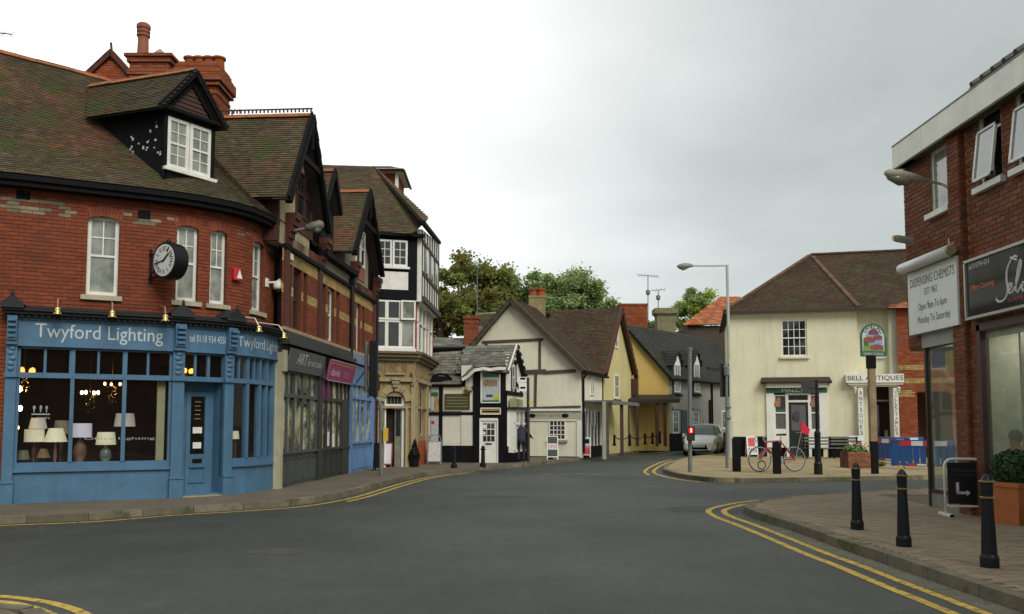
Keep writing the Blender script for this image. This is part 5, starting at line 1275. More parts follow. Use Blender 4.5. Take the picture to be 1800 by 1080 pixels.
# side wall under the slope
fb(FDd, 0, FDd.L, .1, E0.z - .1, -.2, 0, 'side_wall', creamp, tc_)
m = MB(); fbox(m, FDd, 0, .12, 2.7, 4, 0, .05); fbox(m, FDd, FDd.L - .1, FDd.L, 2.7, 4, 0, .05); m.build('timber_post', timber_br, tc_)
window(FDd, 1.4, 2.1, 3.0, 3.85, tc_, o=.05, cols=2, rows=1, fm=white, pm=pane_c, fr=.06)
m = MB(); q = FDd.P(.05, 0, .08); m.tube([V((q.x, q.y, .3)), V((q.x, q.y, 3.7)), V((q.x + .2, q.y + .1, 4.0))], .05, 6); m.bar(E0 - V((0, 0, .1)), E1 - V((0, 0, .1)), .14, .1); m.build('gutter', black, tc_)
m = MB()
for s in (.35, .8, 1.3, 1.9, 2.5, 3.1): fbox(m, FDd, s, s + .09, .6, 2.3, 0, .06)
fbox(m, FDd, .3, 3.3, 2.25, 2.35, 0, .07); m.build('shop_window_frame', white, tc_); fb(FDd, .35, 3.2, .6, 2.25, 0, .02, 'pane', pane_d, tc_); fb(FDd, .3, 3.3, .1, .6, 0, .08, 'stall_riser', black, tc_); fb(FDd, .05, .35, .5, 2.2, .02, .08, 'shop_door', M('navy_door', (.02, .03, .06), .5), tc_)
# rear wing: its slope faces the square, pale yellow gable faces the street
yg = top('yellow_gabled_cottage', 'pale yellow cottage gable with narrow windows behind the cream timbered cottage', 'cottage', (5.6, 45.5, 0))
gc_ = 3.3; gz_ = FE.z(1087, 544); ge0, ge1 = FE.z(1061, 655), FE.z(1111, 655)
ge0 = max(ge0, 4.1)
m = MB(); fpoly(m, FE, [(0, .1), (FE.L, .1), (FE.L, ge1), (gc_, gz_ - .1), (0, ge0)], -.3, 0); m.build('wall', yellow2, yg)
m = MB(); fbar(m, FE, (FE.L + .25, ge1 - .35), (gc_, gz_), .3, .1, .3); fbar(m, FE, (-.15, ge0 - .1), (gc_, gz_), .2, .1, .3); m.build('bargeboard', M('red_brown_bargeboard', (.07, .025, .015), .8, .3), yg)
bd = V((-FE.Nn(0).x, -FE.Nn(0).y, 0))
an = V((*FE.P(gc_, 0, .25).xy, gz_ + .05)); en = V((*FE.P(-.25, 0, .25).xy, ge0 - .1)); ef = V((*FE.P(FE.L + .2, 0, .25).xy, ge1 - .1))
roof([en + bd * 8.5, en], [an + bd * 8.5, an], yg, tile_brown, gauge=.11, tw=.18); roof([ef, ef + bd * 8], [an, an + bd * 8], yg, tile_brown, gauge=.2, tw=.3)
def fwin(F, x0, x1, y0, y1, parent, **k): xm, ym = (x0 + x1) / 2, (y0 + y1) / 2; return window(F, F.s(x0, ym), F.s(x1, ym), F.z(xm, y1), F.z(xm, y0), parent, **k)
fwin(FE, 1079, 1088, 658, 702, yg, o=.04, cols=1, rows=1, fm=white, pm=pane_c, sash=1, fr=.12, sill=(brick_dark, .1)); fwin(FE, 1077, 1086, 583, 612, yg, o=.04, cols=2, rows=2, fm=white, pm=pane_c, fr=.1)
fb(FE, FE.L - .4, FE.L, 3.3, 4.2, 0, .35, 'timber_bracket', M('red_brown_bargeboard', (.07, .025, .015), .8, .3), yg)
# canopy over the footway on posts
cp = top('footway_canopy', 'flat lead grey canopy on posts over the footway beside the cream cottage', 'canopy', (4.5, 41, 0))
FCP = Fac((3.17, 38.9), (7.4, 50.0)); c0, c1 = .1, FCP.s(1119, 715, 1.3)
zc0 = 2.62
m = MB(); fbox(m, FCP, c0, c1, zc0, zc0 + .09, 0, 1.4); fbox(m, FCP, c0, c1, zc0 - .08, zc0 + .05, 1.34, 1.45); m.build('canopy_roof', M('lead_sheet', (.13, .14, .14), .5, .25, 3), cp)
for (x, mt) in ((1062, M('pale_post', (.3, .29, .22), .7)), (1067, timber_br), (1093, M('red_brown_post', (.05, .02, .015), .7))):
    s = FCP.s(x, 750, 1.3); c = FCP.P(s, 0, 1.3); m = MB(); m.box(c.x - .075, c.x + .075, c.y - .075, c.y + .075, .1, zc0); m.build('post', mt, cp)
# ================================================================== YELLOW END WALL HOUSE AND GREY ROW
yh = top('yellow_end_house', 'house with deep yellow end gable and grey street front with two gabled dormers', 'house', (9, 50, 0))
FG = Fac((6.3, 49.3), (9.0, 49.0)); FH = Fac((9.0, 49.0), (16.2, 58.0))
z9 = FG.z(1170, 663); za_ = FG.z(1096, 572)
m = MB(); fpoly(m, FG, [(0, .1), (FG.L, .1), (FG.L, z9), (.2, za_), (0, za_)], -.3, 0); m.build('end_wall', yellowp, yh)
m = MB(); fpoly(m, FH, [(0, .1), (FH.L, .1), (FH.L, z9), (0, z9)], -.3, 0); m.build('front_wall', greyr, yh)
fb(FH, 0, FH.L, .1, 1.1, 0, .04, 'plinth', black, yh)
bdh = V((-FH.Nn(0).x, -FH.Nn(0).y, 0)); q0 = FG.P(.1, za_ + .08, .15); e0_ = V((*FH.P(-.2, 0, .25).xy, z9 - .1)); e1_ = V((*FH.P(FH.L, 0, .25).xy, z9 - .1))
roof([e0_, e1_], [q0, q0 + (e1_ - e0_)], yh, tile_dark, gauge=.15, tw=.22)
m = MB(); m.bar(e0_, q0, .1, .12); m.bar(e0_ - V((0, 0, .05)), e1_ - V((0, 0, .05)), .12, .12); m.build('verge', black, yh)
dw = M('dark_window_surround', (.03, .05, .06), .5)
for (x0, x1) in ((1183, 1193), (1217.5, 1227)):
    s0, s1 = FH.s(x0, 660), FH.s(x1, 660); zz0, zz1 = FH.z(x0, 690), FH.z(x0, 640); zp = FH.z(x0, 620)
    dmr = fb(FH, s0 - .12, s1 + .12, zz0 - .1, zz1 + .05, -1.2, .06, 'dormer', dw, yh)
    m = MB(); fpoly(m, FH, [(s0 - .05, zz1), (s1 + .05, zz1), ((s0 + s1) / 2, zp)], .02, .1); m.build('gablet', white, dmr)
    window(FH, s0, s1, zz0, zz1, yh, o=.12, cols=2, rows=2, fm=white, pm=pane_c, fr=.08, deep=.05)
    sm = (s0 + s1) / 2; zt = zp + .12
    for sg in (-1, 1):
        a = [FH.P(sm + sg * (s1 - s0) * .85, zz1 - .1, .2), FH.P(sm + sg * (s1 - s0) * .85, zz1 - .1, -2.6)]; b = [FH.P(sm, zt, .2), FH.P(sm, zt, -2.6)]
        if sg < 0: a, b = a[::-1], b[::-1]
        roof(a, b, yh, tile_dark, gauge=.2, tw=.25, name='dormer_roof', th=.04)
    fb(FH, s0 - .2, s1 + .2, zz0 - .22, zz0 - .1, .0, .15, 'sill', black, yh)
for (x0, x1) in ((1182, 1193), (1217, 1228)): fwin(FH, x0, x1, 722, 763, yh, o=.03, cols=2, rows=2, fm=white, pm=pane_d, fr=.1, sash=2); fb(FH, FH.s(x0 - 1, 720), FH.s(x1 + 2, 720), FH.z(1190, 720), FH.z(1190, 716), 0, .14, 'hood', greyr, yh)
fb(FH, FH.s(1197, 750), FH.s(1207, 750), .6, FH.z(1200, 721), 0, .05, 'door', M('teal_door', (.015, .05, .06), .5), yh)
m = MB()
for x in (1250, 1246): s = FH.s(x, 720); q = FH.P(s, 0, .08); m.tube([V((q.x, q.y, .5)), V((q.x, q.y, z9 - (.1 if x == 1250 else 1.2)))], .06, 6)
m.build('drainpipe', black, yh)
wn_ = fwin(FH, 1268, 1276, 722, 755, yh, o=.03, cols=2, rows=2, fm=white, pm=pane_d, fr=.1)
fb(FH, FH.s(1253, 640) , FH.s(1275, 640), z9 - .2, z9 + .9, -1.5, -.3, 'dark_dormer', under, yh)
cn = top('footway_canopy', 'dark brown lean-to canopy on posts against the deep yellow end wall', 'canopy', (8, 48, 0))
m = MB(); zc = FG.z(1140, 706, 1.0); m.hexa([V((6.2, 47.6, zc - .1)), V((9.3, 47.3, zc - .1)), V((9.3, 49.2, zc + .3)), V((6.2, 49.4, zc + .3)), V((6.2, 47.6, zc + .1)), V((9.3, 47.3, zc + .1)), V((9.3, 49.2, zc + .45)), V((6.2, 49.4, zc + .45))]); m.build('canopy_roof', M('dark_brown_boards', (.03, .02, .014), .8, .3), cn)
for x in (1104, 1120, 1155, 1169): c = at(x, 740, 47.6); m = MB(); m.box(c.x - .08, c.x + .08, c.y - .08, c.y + .08, .4, zc); m.build('post', M('red_brown_post', (.05, .02, .015), .7), cn)
# chimneys of the row
def stack(x0, x1, y0, y1, Y, mat, dep=1.0, **k): a, b = at(x0, y0, Y), at(x1, y1, Y); return dict(x0=a.x, x1=b.x, y0=Y, y1=Y + dep, z0=b.z - 1.6, z1=a.z)
k = stack(1089, 1138, 534, 572, 53.5, 0); chimney(yh, k['x0'], k['x1'], k['y0'], k['y1'], k['z0'], k['z1'], 0, brick_orange, rings=((0, .12, .04),))
k = stack(1155, 1188, 542, 585, 54.5, 0); ch = chimney(yh, k['x0'], k['x1'], k['y0'], k['y1'], k['z0'], k['z1'], 0, M('mossy_render', (.2, .19, .1), .9, .3, streak=.3), rings=((0, .35, .15), (.35, .1, .05)))
m = MB(); m.box(k['x0'] - .15, k['x1'] + .35, k['y0'] - .1, k['y1'], k['z0'] - .6, k['z0'] + .35); m.build('flashing', M('lead_sheet', (.13, .14, .14), .5), ch)
k = stack(930, 959, 520, 556, 43, 0); chimney(tc_, k['x0'], k['x1'], k['y0'], k['y1'], k['z0'] - 1, k['z1'], 2, M('ochre_render', (.26, .22, .09), .9, .25, streak=.4), rings=((0, .1, .03),), potm=brick_orange, potr=.21, poth=.42)
# low slate roofs and brick chimney behind the cottage
lb = top('low_slate_building', 'low slate roofed building with brick chimney between the corner building and the cream gable', 'building', (-3, 44, 0))
roof([at(745, 618, 42), at(860, 622, 42)], [at(745, 594, 44), at(850, 595, 44)], lb, slate, gauge=.2, tw=.3); m = MB(); a, b = at(748, 618, 42.1), at(870, 618, 42.1); m.box(a.x, b.x, 42.1, 45, .1, a.z); m.build('wall', brick_dark, lb)
roof([at(838, 600, 46), at(905, 600, 46)], [at(838, 551, 49), at(905, 547, 49)], lb, slate, gauge=.2, tw=.3)
m = MB(); a, b = at(838, 600, 46.2), at(905, 600, 46.2); m.box(a.x, b.x, 46.2, 50, .1, a.z); m.build('wall', brick_dark, lb)
k = stack(816, 840, 556, 612, 43, 0); chimney(lb, k['x0'], k['x1'], k['y0'], k['y1'], k['z0'], k['z1'], 0, brick_orange, rings=((0, .14, .05), (.25, .1, .03)), )
oh = top('orange_roofed_house', 'house with bright orange hipped roof beyond the grey row', 'house', (14, 62, 0))
a, b, c, d = at(1200, 572, 60), at(1330, 566, 60), at(1268, 522, 64), at(1300, 522, 64)
roof([a, b], [c, d], oh, tile_orange, gauge=.2, tw=.3); m = MB(); m.box(a.x + .4, b.x, 60.3, 66, .1, a.z); m.build('wall', M('dark_side_wall', (.07, .05, .035), .9, .3), oh)
# ================================================================== CREAM HIPPED HOUSE (barber and antique shop)
ml = top('hipped_roof_house', 'cream rendered two storey house with brown hipped roof, green shop sign and antique shop entrance', 'house', (13.2, 39.8, 0))
FM = Fac((10.35, 40.3), (15.9, 39.1)); FMb = Fac((15.9, 39.45), (17.25, 39.15)); FMc = Fac((17.25, 38.85), (17.72, 38.75))
zE = 6.95
wx = (FM.s(1373.5, 594), FM.s(1418.5, 594)); wz = (FM.z(1395, 627), FM.z(1395, 562))
sx = (FM.s(1347, 720), FM.s(1454, 720)); sz1 = FM.z(1400, 691)
m = MB(); wall(m, FM, 0, FM.L, .1, zE, [(wx[0], wx[1], wz[0], wz[1]), (sx[0] + .2, sx[1] - .2, .12, sz1)], 0, .18)
m.quad(FM.P(0, .1), FM.P(0, zE), V((11.9, 47.5, zE)), V((11.9, 47.5, .1)))
wall(m, FMb, -.1, FMb.L + .1, .1, zE, [(FMb.s(1526, 740), FMb.s(1571, 740), .12, FMb.z(1550, 680))], 0, .2)
m.quad(FM.P(FM.L, .1), FM.P(FM.L, zE), V((15.97, 39.45, zE)), V((15.97, 39.45, .1)))
wl = m.build('wall', malcyp, ml)
fb(FMc, 0, FMc.L, .1, zE, -.4, 0, 'corner_pilaster', creamp, ml)
window(FM, wx[0], wx[1], wz[0], wz[1], ml, o=-.05, cols=4, rows=4, fm=white, pm=pane_d, fr=.07, sash=0, sill=(creamp, .12), bar=.03)
fb(FM, wx[0] + .04, wx[1] - .04, (wz[0] + wz[1]) / 2 - .02, (wz[0] + wz[1]) / 2 + .03, -.07, -.03, 'meeting_rail', white, ml)
m = MB(); fbox(m, FM, 0, sx[0], .1, FM.z(1310, 768), 0, .03); fbox(m, FM, sx[1], FM.L, .1, FM.z(1480, 768), 0, .03); m.build('plinth', black, ml)
# shopfront of the barber
m = MB(); a, b = FM.s(1337, 672), FM.s(1460, 672); z1, z0 = FM.z(1398, 667), FM.z(1398, 674)
m.hexa([FM.P(a, z0 - .02, 0), FM.P(b, z0 - .02, 0), FM.P(b, z0 - .02, .45), FM.P(a, z0 - .02, .45), FM.P(a + .05, z1 + .1, 0), FM.P(b - .05, z1 + .1, 0), FM.P(b, z0 + .06, .47), FM.P(a, z0 + .06, .47)]); m.build('hood', M('dark_brown_tile', (.035, .022, .015), .8, .3), ml)
m = MB(); fbox(m, FM, sx[0], sx[1], sz1 + .24, z0 - .02, 0, .28); m.build('hood_moulding', white, ml)
fz = fb(FM, sx[0], sx[1], sz1, sz1 + .26, 0, .12, 'fascia', M('green_fascia', (.015, .10, .06), .5, .1), ml)
ftext(FM, "MALCY'S", FM.s(1374, 686), FM.s(1420, 686), sz1 + .05, sz1 + .21, .125, wl_, fz)
m = MB()
zq = FM.z(1400, 768); zs = FM.z(1400, 757)
for q in ((sx[0], sx[0] + .35, .55, sz1), (sx[1] - .35, sx[1], .55, sz1)): fbox(m, FM, *q, 0, .1)
m.build('pilaster', white, ml)
m = MB(); dl, dr_ = FM.s(1386.5, 740), FM.s(1421, 740)
for q in ((sx[0] + .2, dl - .1, .55, zs), (dr_ + .1, sx[1] - .2, .55, zs)): fbox(m, FM, *q, -.12, -.0)
m.build('window_base', white, ml)
for (x0, x1) in ((1361, 1383), (1424, 1445)):
    a, b = FM.s(x0, 725), FM.s(x1, 725); f = window(FM, a, b, zs, sz1 - .08, ml, o=-.02, cols=1, rows=1, fm=white, pm=M('grey_backed_glass', (.12, .12, .12), .15, .15), fr=.06)
    zt_ = FM.z(x0, 726); fb(FM, a, b, zt_ - .03, zt_ + .03, -.04, -.0, 'glazing_bar', white, ml)
    po = fb(FM, a + .06, b - .06, zt_ + .03, sz1 - .14, -.045, -.035, 'poster', M('portrait_poster_dark', (.035, .03, .028), .5), ml)
    fb(FM, a + .06, b - .06, zt_ + .03, zt_ + .17, -.034, -.032, 'poster_band', M('green_fascia', (.015, .10, .06), .5, .1), po)
    m = MB(); c = FM.P((a + b) / 2 - .04, zt_ + .5, -.03); m.ball(c, .2, 12, (.85, .04, 1.15)); m.ball(c + V((-.08, -.003, -.1)), .15, 10, (1, .04, 1)); m.build('portrait', M('skin_print', (.28, .14, .08), .6, .5, 9), po, smooth=True)
m = MB(); fbox(m, FM, dl - .12, dl, .12, sz1, -.1, .01); fbox(m, FM, dr_, dr_ + .12, .12, sz1, -.1, .01); ztr = FM.z(1400, 706); fbox(m, FM, dl, dr_, ztr - .04, ztr + .06, -.1, .01); fbox(m, FM, dl, dr_, sz1 - .1, sz1, -.1, .01); m.build('door_frame', white, ml)
fb(FM, dl, dr_, ztr + .06, sz1 - .1, -.07, -.06, 'pane', pane_d, ml)
dd = fb(FM, dl, dr_, .12, ztr - .04, -.1, -.05, 'door', M('black_green_door', (.012, .018, .016), .4), ml)
zg = FM.z(1400, 757); fb(FM, dl + .12, dr_ - .1, zg, ztr - .16, -.05, -.04, 'pane', M('grey_backed_glass', (.12, .12, .12), .15, .15), dd)
m = MB(); c = FM.P((dl + dr_) / 2, (zg + ztr) / 2, -.035); m.ball(c, .25, 14, (1, .03, 1)); m.build('door_emblem', M('dark_emblem', (.045, .04, .035), .5, .8, 14), dd)
fb(FM, dl + .3, dr_ - .3, zg - .12, zg - .06, -.05, -.035, 'letter_box', brass, dd)
# antique shop
FA = Fac((15.25, 38.95), (17.85, 38.4))
a, b = FA.s(1487, 665), FA.s(1588, 665); z1, z0 = FA.z(1537, 658), FA.z(1537, 673)
sb = fb(FA, a, b, z0, z1, -.3, .1, 'sign_board', white, ml); blk = M('black_lettering', (.012, .012, .012), .5)
ftext(FA, 'BELL ANTIQUES', a + .06, b - .03, z0 + .07, z1 - .07, .106, blk, sb)
m = MB(); fbox(m, FA, a + .1, b - .02, z0 - .1, z0, -.3, .04); fbox(m, FA, a + .2, b - .1, z0 - .18, z0 - .1, -.3, -.05); m.build('moulding', creamp, ml)
for (x0, x1, txt) in ((1509, 1518, 'ANTIQUES'), (1571, 1580, 'COLLECTABLES')):
    u0, u1 = FA.s(x0, 725), FA.s(x1, 725); zt_ = FA.z(x0, 686); zb_ = FA.z(x0, 766); vb = fb(FA, u0, u1, zb_ - .2, zt_ + .1, -.3, .03, 'vertical_sign', white, ml)
    m = MB(); n = len(txt); h = (zt_ - zb_) / n
    for k, ch_ in enumerate(txt): letters(m, ch_, lambda u, v: FA.P(u0 + .05 + u * (u1 - u0 - .1) * (.3 if ch_ == 'I' else 1) + (.04 if ch_ == 'I' else 0), zt_ - (k + 1) * h + h * .14 + v * h * .74, .036))
    m.build('lettering', blk, vb)
    m = MB(); c = FA.P(u0 - .12 if x0 < 1540 else u1 + .02, z0 - .25, .02)
    for k in range(4): m.ball(c + V((0, 0, -.07 * k)), .1 - .015 * k, 8, (.8, 1, .6))
    m.build('bracket', creamp, ml)
da_, db2 = FMb.s(1526, 740), FMb.s(1571, 740); zd_ = FMb.z(1550, 690)
m = MB(); fbox(m, FMb, da_, da_ + .1, .12, FMb.z(1550, 680), -.2, -.08); fbox(m, FMb, db2 - .07, db2, .12, FMb.z(1550, 680), -.2, -.08); fbox(m, FMb, da_, db2, FMb.z(1550, 706), FMb.z(1550, 703), -.2, -.08); m.build('door_frame', M('taupe_frame', (.2, .18, .13), .7), ml)
fb(FMb, da_, db2, .12, FMb.z(1550, 680), -.7, -.65, 'dark_interior', interior, ml)
fb(FMb, da_ + .12, da_ + .55, .12, FMb.z(1550, 706), -.2, -.16, 'door', black, ml); fb(FMb, da_ + .25, da_ + .5, .9, FMb.z(1550, 712), -.16, -.15, 'pane', pane_d, ml)
fb(FMb, db2 - .35, db2 - .2, 1.0, 1.35, -.3, -.29, 'notice', stone_l, ml)
uw_ = window(FMb, .75, 1.25, 4.75, 6.1, ml, o=.02, cols=2, rows=3, fm=white, pm=pane_c, fr=.06, sill=(white, .12))
# roof: hip end over the front, long slope to the right
Lc = V((10.05, 40.1, zE)); Cc = V((15.85, 38.75, zE)); Rc = V((21.5, 37.6, zE))
Apx = at(1425, 449, 44.0); Rr = at(1640, 439, 43.2); dgl = V((12.1, 49.5, zE))
hp = roof([Lc, Cc], [Apx, Apx + V((.05, 0, 0))], ml, tile_brown, gauge=.12, tw=.18, name='hip_roof')
roof([Cc, Rc], [Apx, Rr], ml, tile_brown, gauge=.12, tw=.18); roof([dgl, Lc], [Apx + V((1.2, 3, 0)), Apx], ml, tile_brown, gauge=.2, tw=.3)
P = Pieces('hip_tile', 'hip_tiling', M('rusty_ridge', (.11, .055, .032), .85, .3, 3, .3, rnd=.3), hp, 60, 3)
for (p, q) in ((Cc, Apx), (Lc, Apx), (Apx, Rr)):
    d = (q - p); n = int(d.length / .3); d.normalize(); sd_ = d.cross(V((0, 0, 1))).normalized()
    for k in range(n): P.add(p + d * (.3 * k + .15) + V((0, 0, .05)), d * .15, sd_ * .11, sd_.cross(d) * .04)
P.done()
m = MB(); m.bar(Lc - V((0, 0, .06)), Cc - V((0, 0, .06)), .14, .13); m.bar(Cc - V((0, 0, .06)), Rc - V((0, 0, .06)), .14, .13); m.build('gutter', M('dark_brown_gutter', (.04, .028, .02), .7), ml)
fb(FM, 0, FM.L, zE - .18, zE - .06, 0, .06, 'eaves_board', creamp, ml)
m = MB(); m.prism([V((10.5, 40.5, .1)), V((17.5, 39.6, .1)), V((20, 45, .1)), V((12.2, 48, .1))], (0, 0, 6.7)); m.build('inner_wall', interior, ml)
# brick building to its right
kb = top('banded_brick_building', 'orange brick building with yellow bands and arched porch between the antique shop and the chemist', 'building', (18.5, 38.5, 0))
FK = Fac((17.45, 38.5), (22, 37.2))
m = MB(); za0 = FK.z(1600, 700); arx = FK.s(1612, 700); wall(m, FK, 0, FK.L, .1, 6.9, [(arx, arx + 1.4, .1, FK.z(1620, 690))], 0, .5); wl2 = m.build('wall', mortar_red, kb)
yb = [(FK.z(1595, a), FK.z(1595, b)) for a, b in ((652, 641), (673, 664), (698, 687))]
bricks(FK, 0, 2.9, .15, 6.85, wl2, brick_orange, [(arx, arx + 1.4, .1, FK.z(1620, 690))], 0, cap=0, special=lambda s, z: brick_yellow if any(a < z < b for a, b in yb[:2]) or (yb[2][0] < z < yb[2][1] and s < arx - .1) else None)
fb(FK, arx - .3, arx + 2, .1, 3.3, -1.6, -1.5, 'porch_wall', brick_dark, kb)
q0, q1 = FK.P(-.35, 6.85, .3), FK.P(4.2, 6.85, .3); roof([q0, q1], [q0 + V((1.2, 2.2, 1.3)), q1 + V((0, 2.2, 1.3))], kb, tile_orange, gauge=.13, tw=.2)

# ================================================================== RIGHT HAND BUILDING: chemist and cafe
rb_ = top('brick_parade', 'dark red brick shop building with white fascia, chemist sign and black cafe sign', 'shop', (7.7, 14, 0))
FX = Fac((7.62, 16.3), (7.62, -24.0))
def X(x, y): return FX.hit(x, y)
c0 = 0.0; pil0, pil1 = FX.s(1683, 500), FX.s(1704, 500)
w1 = (FX.s(1636, 320), FX.s(1669, 320), FX.z(1652, 370), FX.z(1652, 268) + .1)
w2 = (FX.s(1721, 270), FX.s(1762, 270), FX.z(1740, 322), FX.z(1740, 190)); w3 = (FX.s(1786, 240), FX.s(1786, 240) + .9, w2[2], w2[3])
zT = 7.0; zG = FX.z(1700, 600)
m = MB()
shop_h = [(c0 - .01, pil0 - .02, .1, FX.z(1660, 600), 1), (pil1 + .25, 11.2, .1, 3.1)]
wall(m, FX, 0, FX.L, .1, zT, [w1, w2, w3] + shop_h, 0, .15)
m.quad(FX.P(0, 3.0), FX.P(0, zT), V((14, 16.3, zT)), V((14, 16.3, 3.0))); wl3 = m.build('wall', mortar_pale, rb_)
bd_ = M('brick_brown_red', (.165, .045, .017), .85, .2, 1.0, .4, 90, rnd=.28, hue=.008, streak=.12)
bricks(FX, 0, 4.8, 2.9, zT, wl3, bd_, [w1, w2, w3] + shop_h, 0, j=.014, cap=295, keep=lambda s, z: not (pil0 < s < pil1))
m = MB(); fbox(m, FX, pil0, pil1, .1, zT, 0, .10); pr = m.build('brick_pier', mortar_pale, rb_)
FXP = Fac((7.52, 16.3), (7.52, 5.0)); bricks(FXP, pil0 + .002, pil1 - .002, .12, zT, pr, bd_, (), 0, cap=150)
yp_ = 16.3 - pil1 - .001; FXs = Fac((7.52, yp_), (7.62, yp_)); bricks(FXs, .0, .1, .12, zT, pr, bd_, (), 0, cap=0)
m = MB(); fbox(m, FX, pil1, pil1 + .22, .1, 3.2, 0, .02); pr2 = m.build('brick_pier', mortar_pale, rb_); bricks(Fac((7.60, 16.3), (7.60, 5.0)), pil1, pil1 + .215, .12, 3.2, pr2, bd_, (), 0, cap=60)
# upper windows
def openwin(h, tilt):
    window(FX, h[0], h[1], h[2], h[3], rb_, o=-.03, cols=1, rows=1, fm=white, pm=pane_c if not tilt else pane_d, fr=.06, sill=(white, .1))
    if tilt:
        m = MB(); a, b, z0, z1 = h[0] + .05, h[1] - .05, h[2] + .06, h[3] - .3; o0, o1 = .13, .02
        def pp(s, v, e=0): return FX.P(s, z0 + (z1 - z0) * v, o0 + (o1 - o0) * v + e)
        for (u0, u1, v0, v1) in ((a, a + .05, 0, 1), (b - .05, b, 0, 1), (a, b, 0, .05), (a, b, .95, 1)):
            m.hexa([pp(u0, v0, 0), pp(u1, v0, 0), pp(u1, v0, .04), pp(u0, v0, .04), pp(u0, v1, 0), pp(u1, v1, 0), pp(u1, v1, .04), pp(u0, v1, .04)])
        f = m.build('open_casement', white, rb_); m = MB(); m.hexa([pp(a + .05, .05, .015), pp(b - .05, .05, .015), pp(b - .05, .05, .02), pp(a + .05, .05, .02), pp(a + .05, .95, .015), pp(b - .05, .95, .015), pp(b - .05, .95, .02), pp(a + .05, .95, .02)]); m.build('pane', M('tilted_glass', (.20, .23, .22), .06, .3, 2, spec=1), f)
openwin(w1, False); openwin(w2, True); openwin(w3, True)
# white fascia overhanging, flashing and interlocking tile roof
FW = Fac((7.36, 16.2), (7.36, 5.0))
zf0 = FW.z(1583, 289); zf1 = FW.z(1583, 249)
m = MB(); fbox(m, FW, 0, FW.L, zf0, zf1, -.06, 0); m.quad(FW.P(0, zf0, 0), FW.P(0, zf1, 0), V((14, 16.2, zf1)), V((14, 16.2, zf0))); m.build('fascia_board', M('weathered_white_board', (.80, .79, .70), .6, .12, 2.0, .1, 60, streak=.15), rb_)
m = MB(); m.quad(FW.P(0, zf0 + .03, 0), FW.P(FW.L, zf0 + .03, 0), FX.P(11.3, zf0 + .03, 0), V((7.62, 16.2, zf0 + .03))); m.quad(V((7.36, 16.2, zf0 + .03)), V((14, 16.2, zf0 + .03)), V((14, 15.7, zf0 + .03)), V((7.36, 15.7, zf0 + .03))); m.build('soffit', M('soffit_brown', (.10, .09, .07), .8), rb_)
m = MB(); fbox(m, FW, 0, FW.L, zf1, zf1 + .025, -.3, .01); m.build('lead_flashing', M('grey_flashing', (.16, .16, .14), .6, .3), rb_)
# shallow interlocking tiles behind the fascia: the verge steps are seen against the sky
e = 14.6
fb(FX, 11.3, FX.L, .1, zT, 0, .02, 'further_wall', brick_dark, rb_)
m = MB(); m.quad(V((7.37, 16.1, zf1 + .01)), V((7.37, 5, zf1 + .01)), V((14, 5, zf1 + .01)), V((14, 16.1, zf1 + .01))); m.build('flat_roof', leadm, rb_)
yv = FW.P(FW.s(1700, 150), 0).y
ctm = M('concrete_tile', (.085, .075, .065), .85, .3, 2, .3, rnd=.2)
rr_ = roof([V((7.42, yv, zf1 + .06)), V((7.42, 5.0, zf1 + .06))], [V((11.5, yv, zf1 + 2.7)), V((11.5, 5.0, zf1 + 2.7))], rb_, ctm, gauge=.3, tw=.3, th=.03, cap=0)
k = yv - .1
while k > 6:
    m = MB(); a, b = V((7.38, k, zf1 + .085)), V((11.5, k, zf1 + 2.76)); m.tube([a, b], .055, 8); m.build('tile_roll', ctm, rr_); k -= .3
# chemist sign box with roller awning housing
cn0, cn1 = X(1598, 540), X(1683, 520)
FXC = Fac((7.47, 16.3), (7.47, 5.0)); a = .0; b = FXC.s(1683, 520); zb0 = FXC.z(1600, 590); zb1 = FXC.z(1600, 497)
sgb = top('chemist_sign', 'white chemist opening hours sign box over the far glass shopfront', 'sign', (7.3, 15.3, zb0))
a = FXC.s(1597, 545)
m = MB(); fbox(m, FXC, a, b, zb0, zb1 + .18, -.2, 0); bx = m.build('sign_box', M('off_white_sign', (.78, .80, .72), .5, .05, 2, streak=.1), sgb)
gl = M('grey_serif_lettering', (.15, .16, .15), .6)
hgt = zb1 + .1 - zb0
for txt, v0, v1, u0, u1 in (('DISPENSING CHEMISTS', .80, .95, .06, .96), ('EST 1962', .62, .73, .36, .62), ('Open 9am To 6pm', .34, .50, .22, .80), ('Monday To Saturday', .12, .28, .2, .86)):
    ftext(FXC, txt, a + (b - a) * u0, a + (b - a) * u1, zb0 + hgt * v0, zb0 + hgt * v1, .004, gl, bx)
m = MB(); zc_ = zb1 + .27
m.tube([FXC.P(a - .12, zc_, .0), FXC.P(a - .1, zc_, .06), FXC.P(a - .02, zc_, .1), FXC.P(b - .0, zc_, .1)], [.03, .07, .1, .1], 12); m.build('awning_roller', M('gloss_white', (.72, .72, .68), .3, .05), sgb, smooth=True)
m = MB(); q = FXC.P(b, zc_, .1); m.tube([q, q + V((.0, -.06, 0))], [.085, .085], 12); m.build('roller_end', M('buff_plastic', (.3, .26, .15), .6), sgb)
m = MB()
for s in (a + .25, b - .12): m.tube([FXC.P(s, zc_ + .08, .08), FXC.P(s - .02, zc_ + .17, -.08), FXC.P(s, zc_ + .16, -.3)], .012, 5)
m.build('bracket', white, sgb)
m = MB(); fbox(m, FXC, a + .22, b, zb0 - .26, zb0, -.35, -.12); m.build('shutter_box', M('aluminium_grey', (.30, .30, .26), .5, .15), sgb)
fb(FX, pil0 - .14, pil0 - .06, FX.z(1672, 462), FX.z(1672, 420), 0, .06, 'conduit_cover', M('pale_yellow_plastic', (.5, .48, .3), .6), rb_)
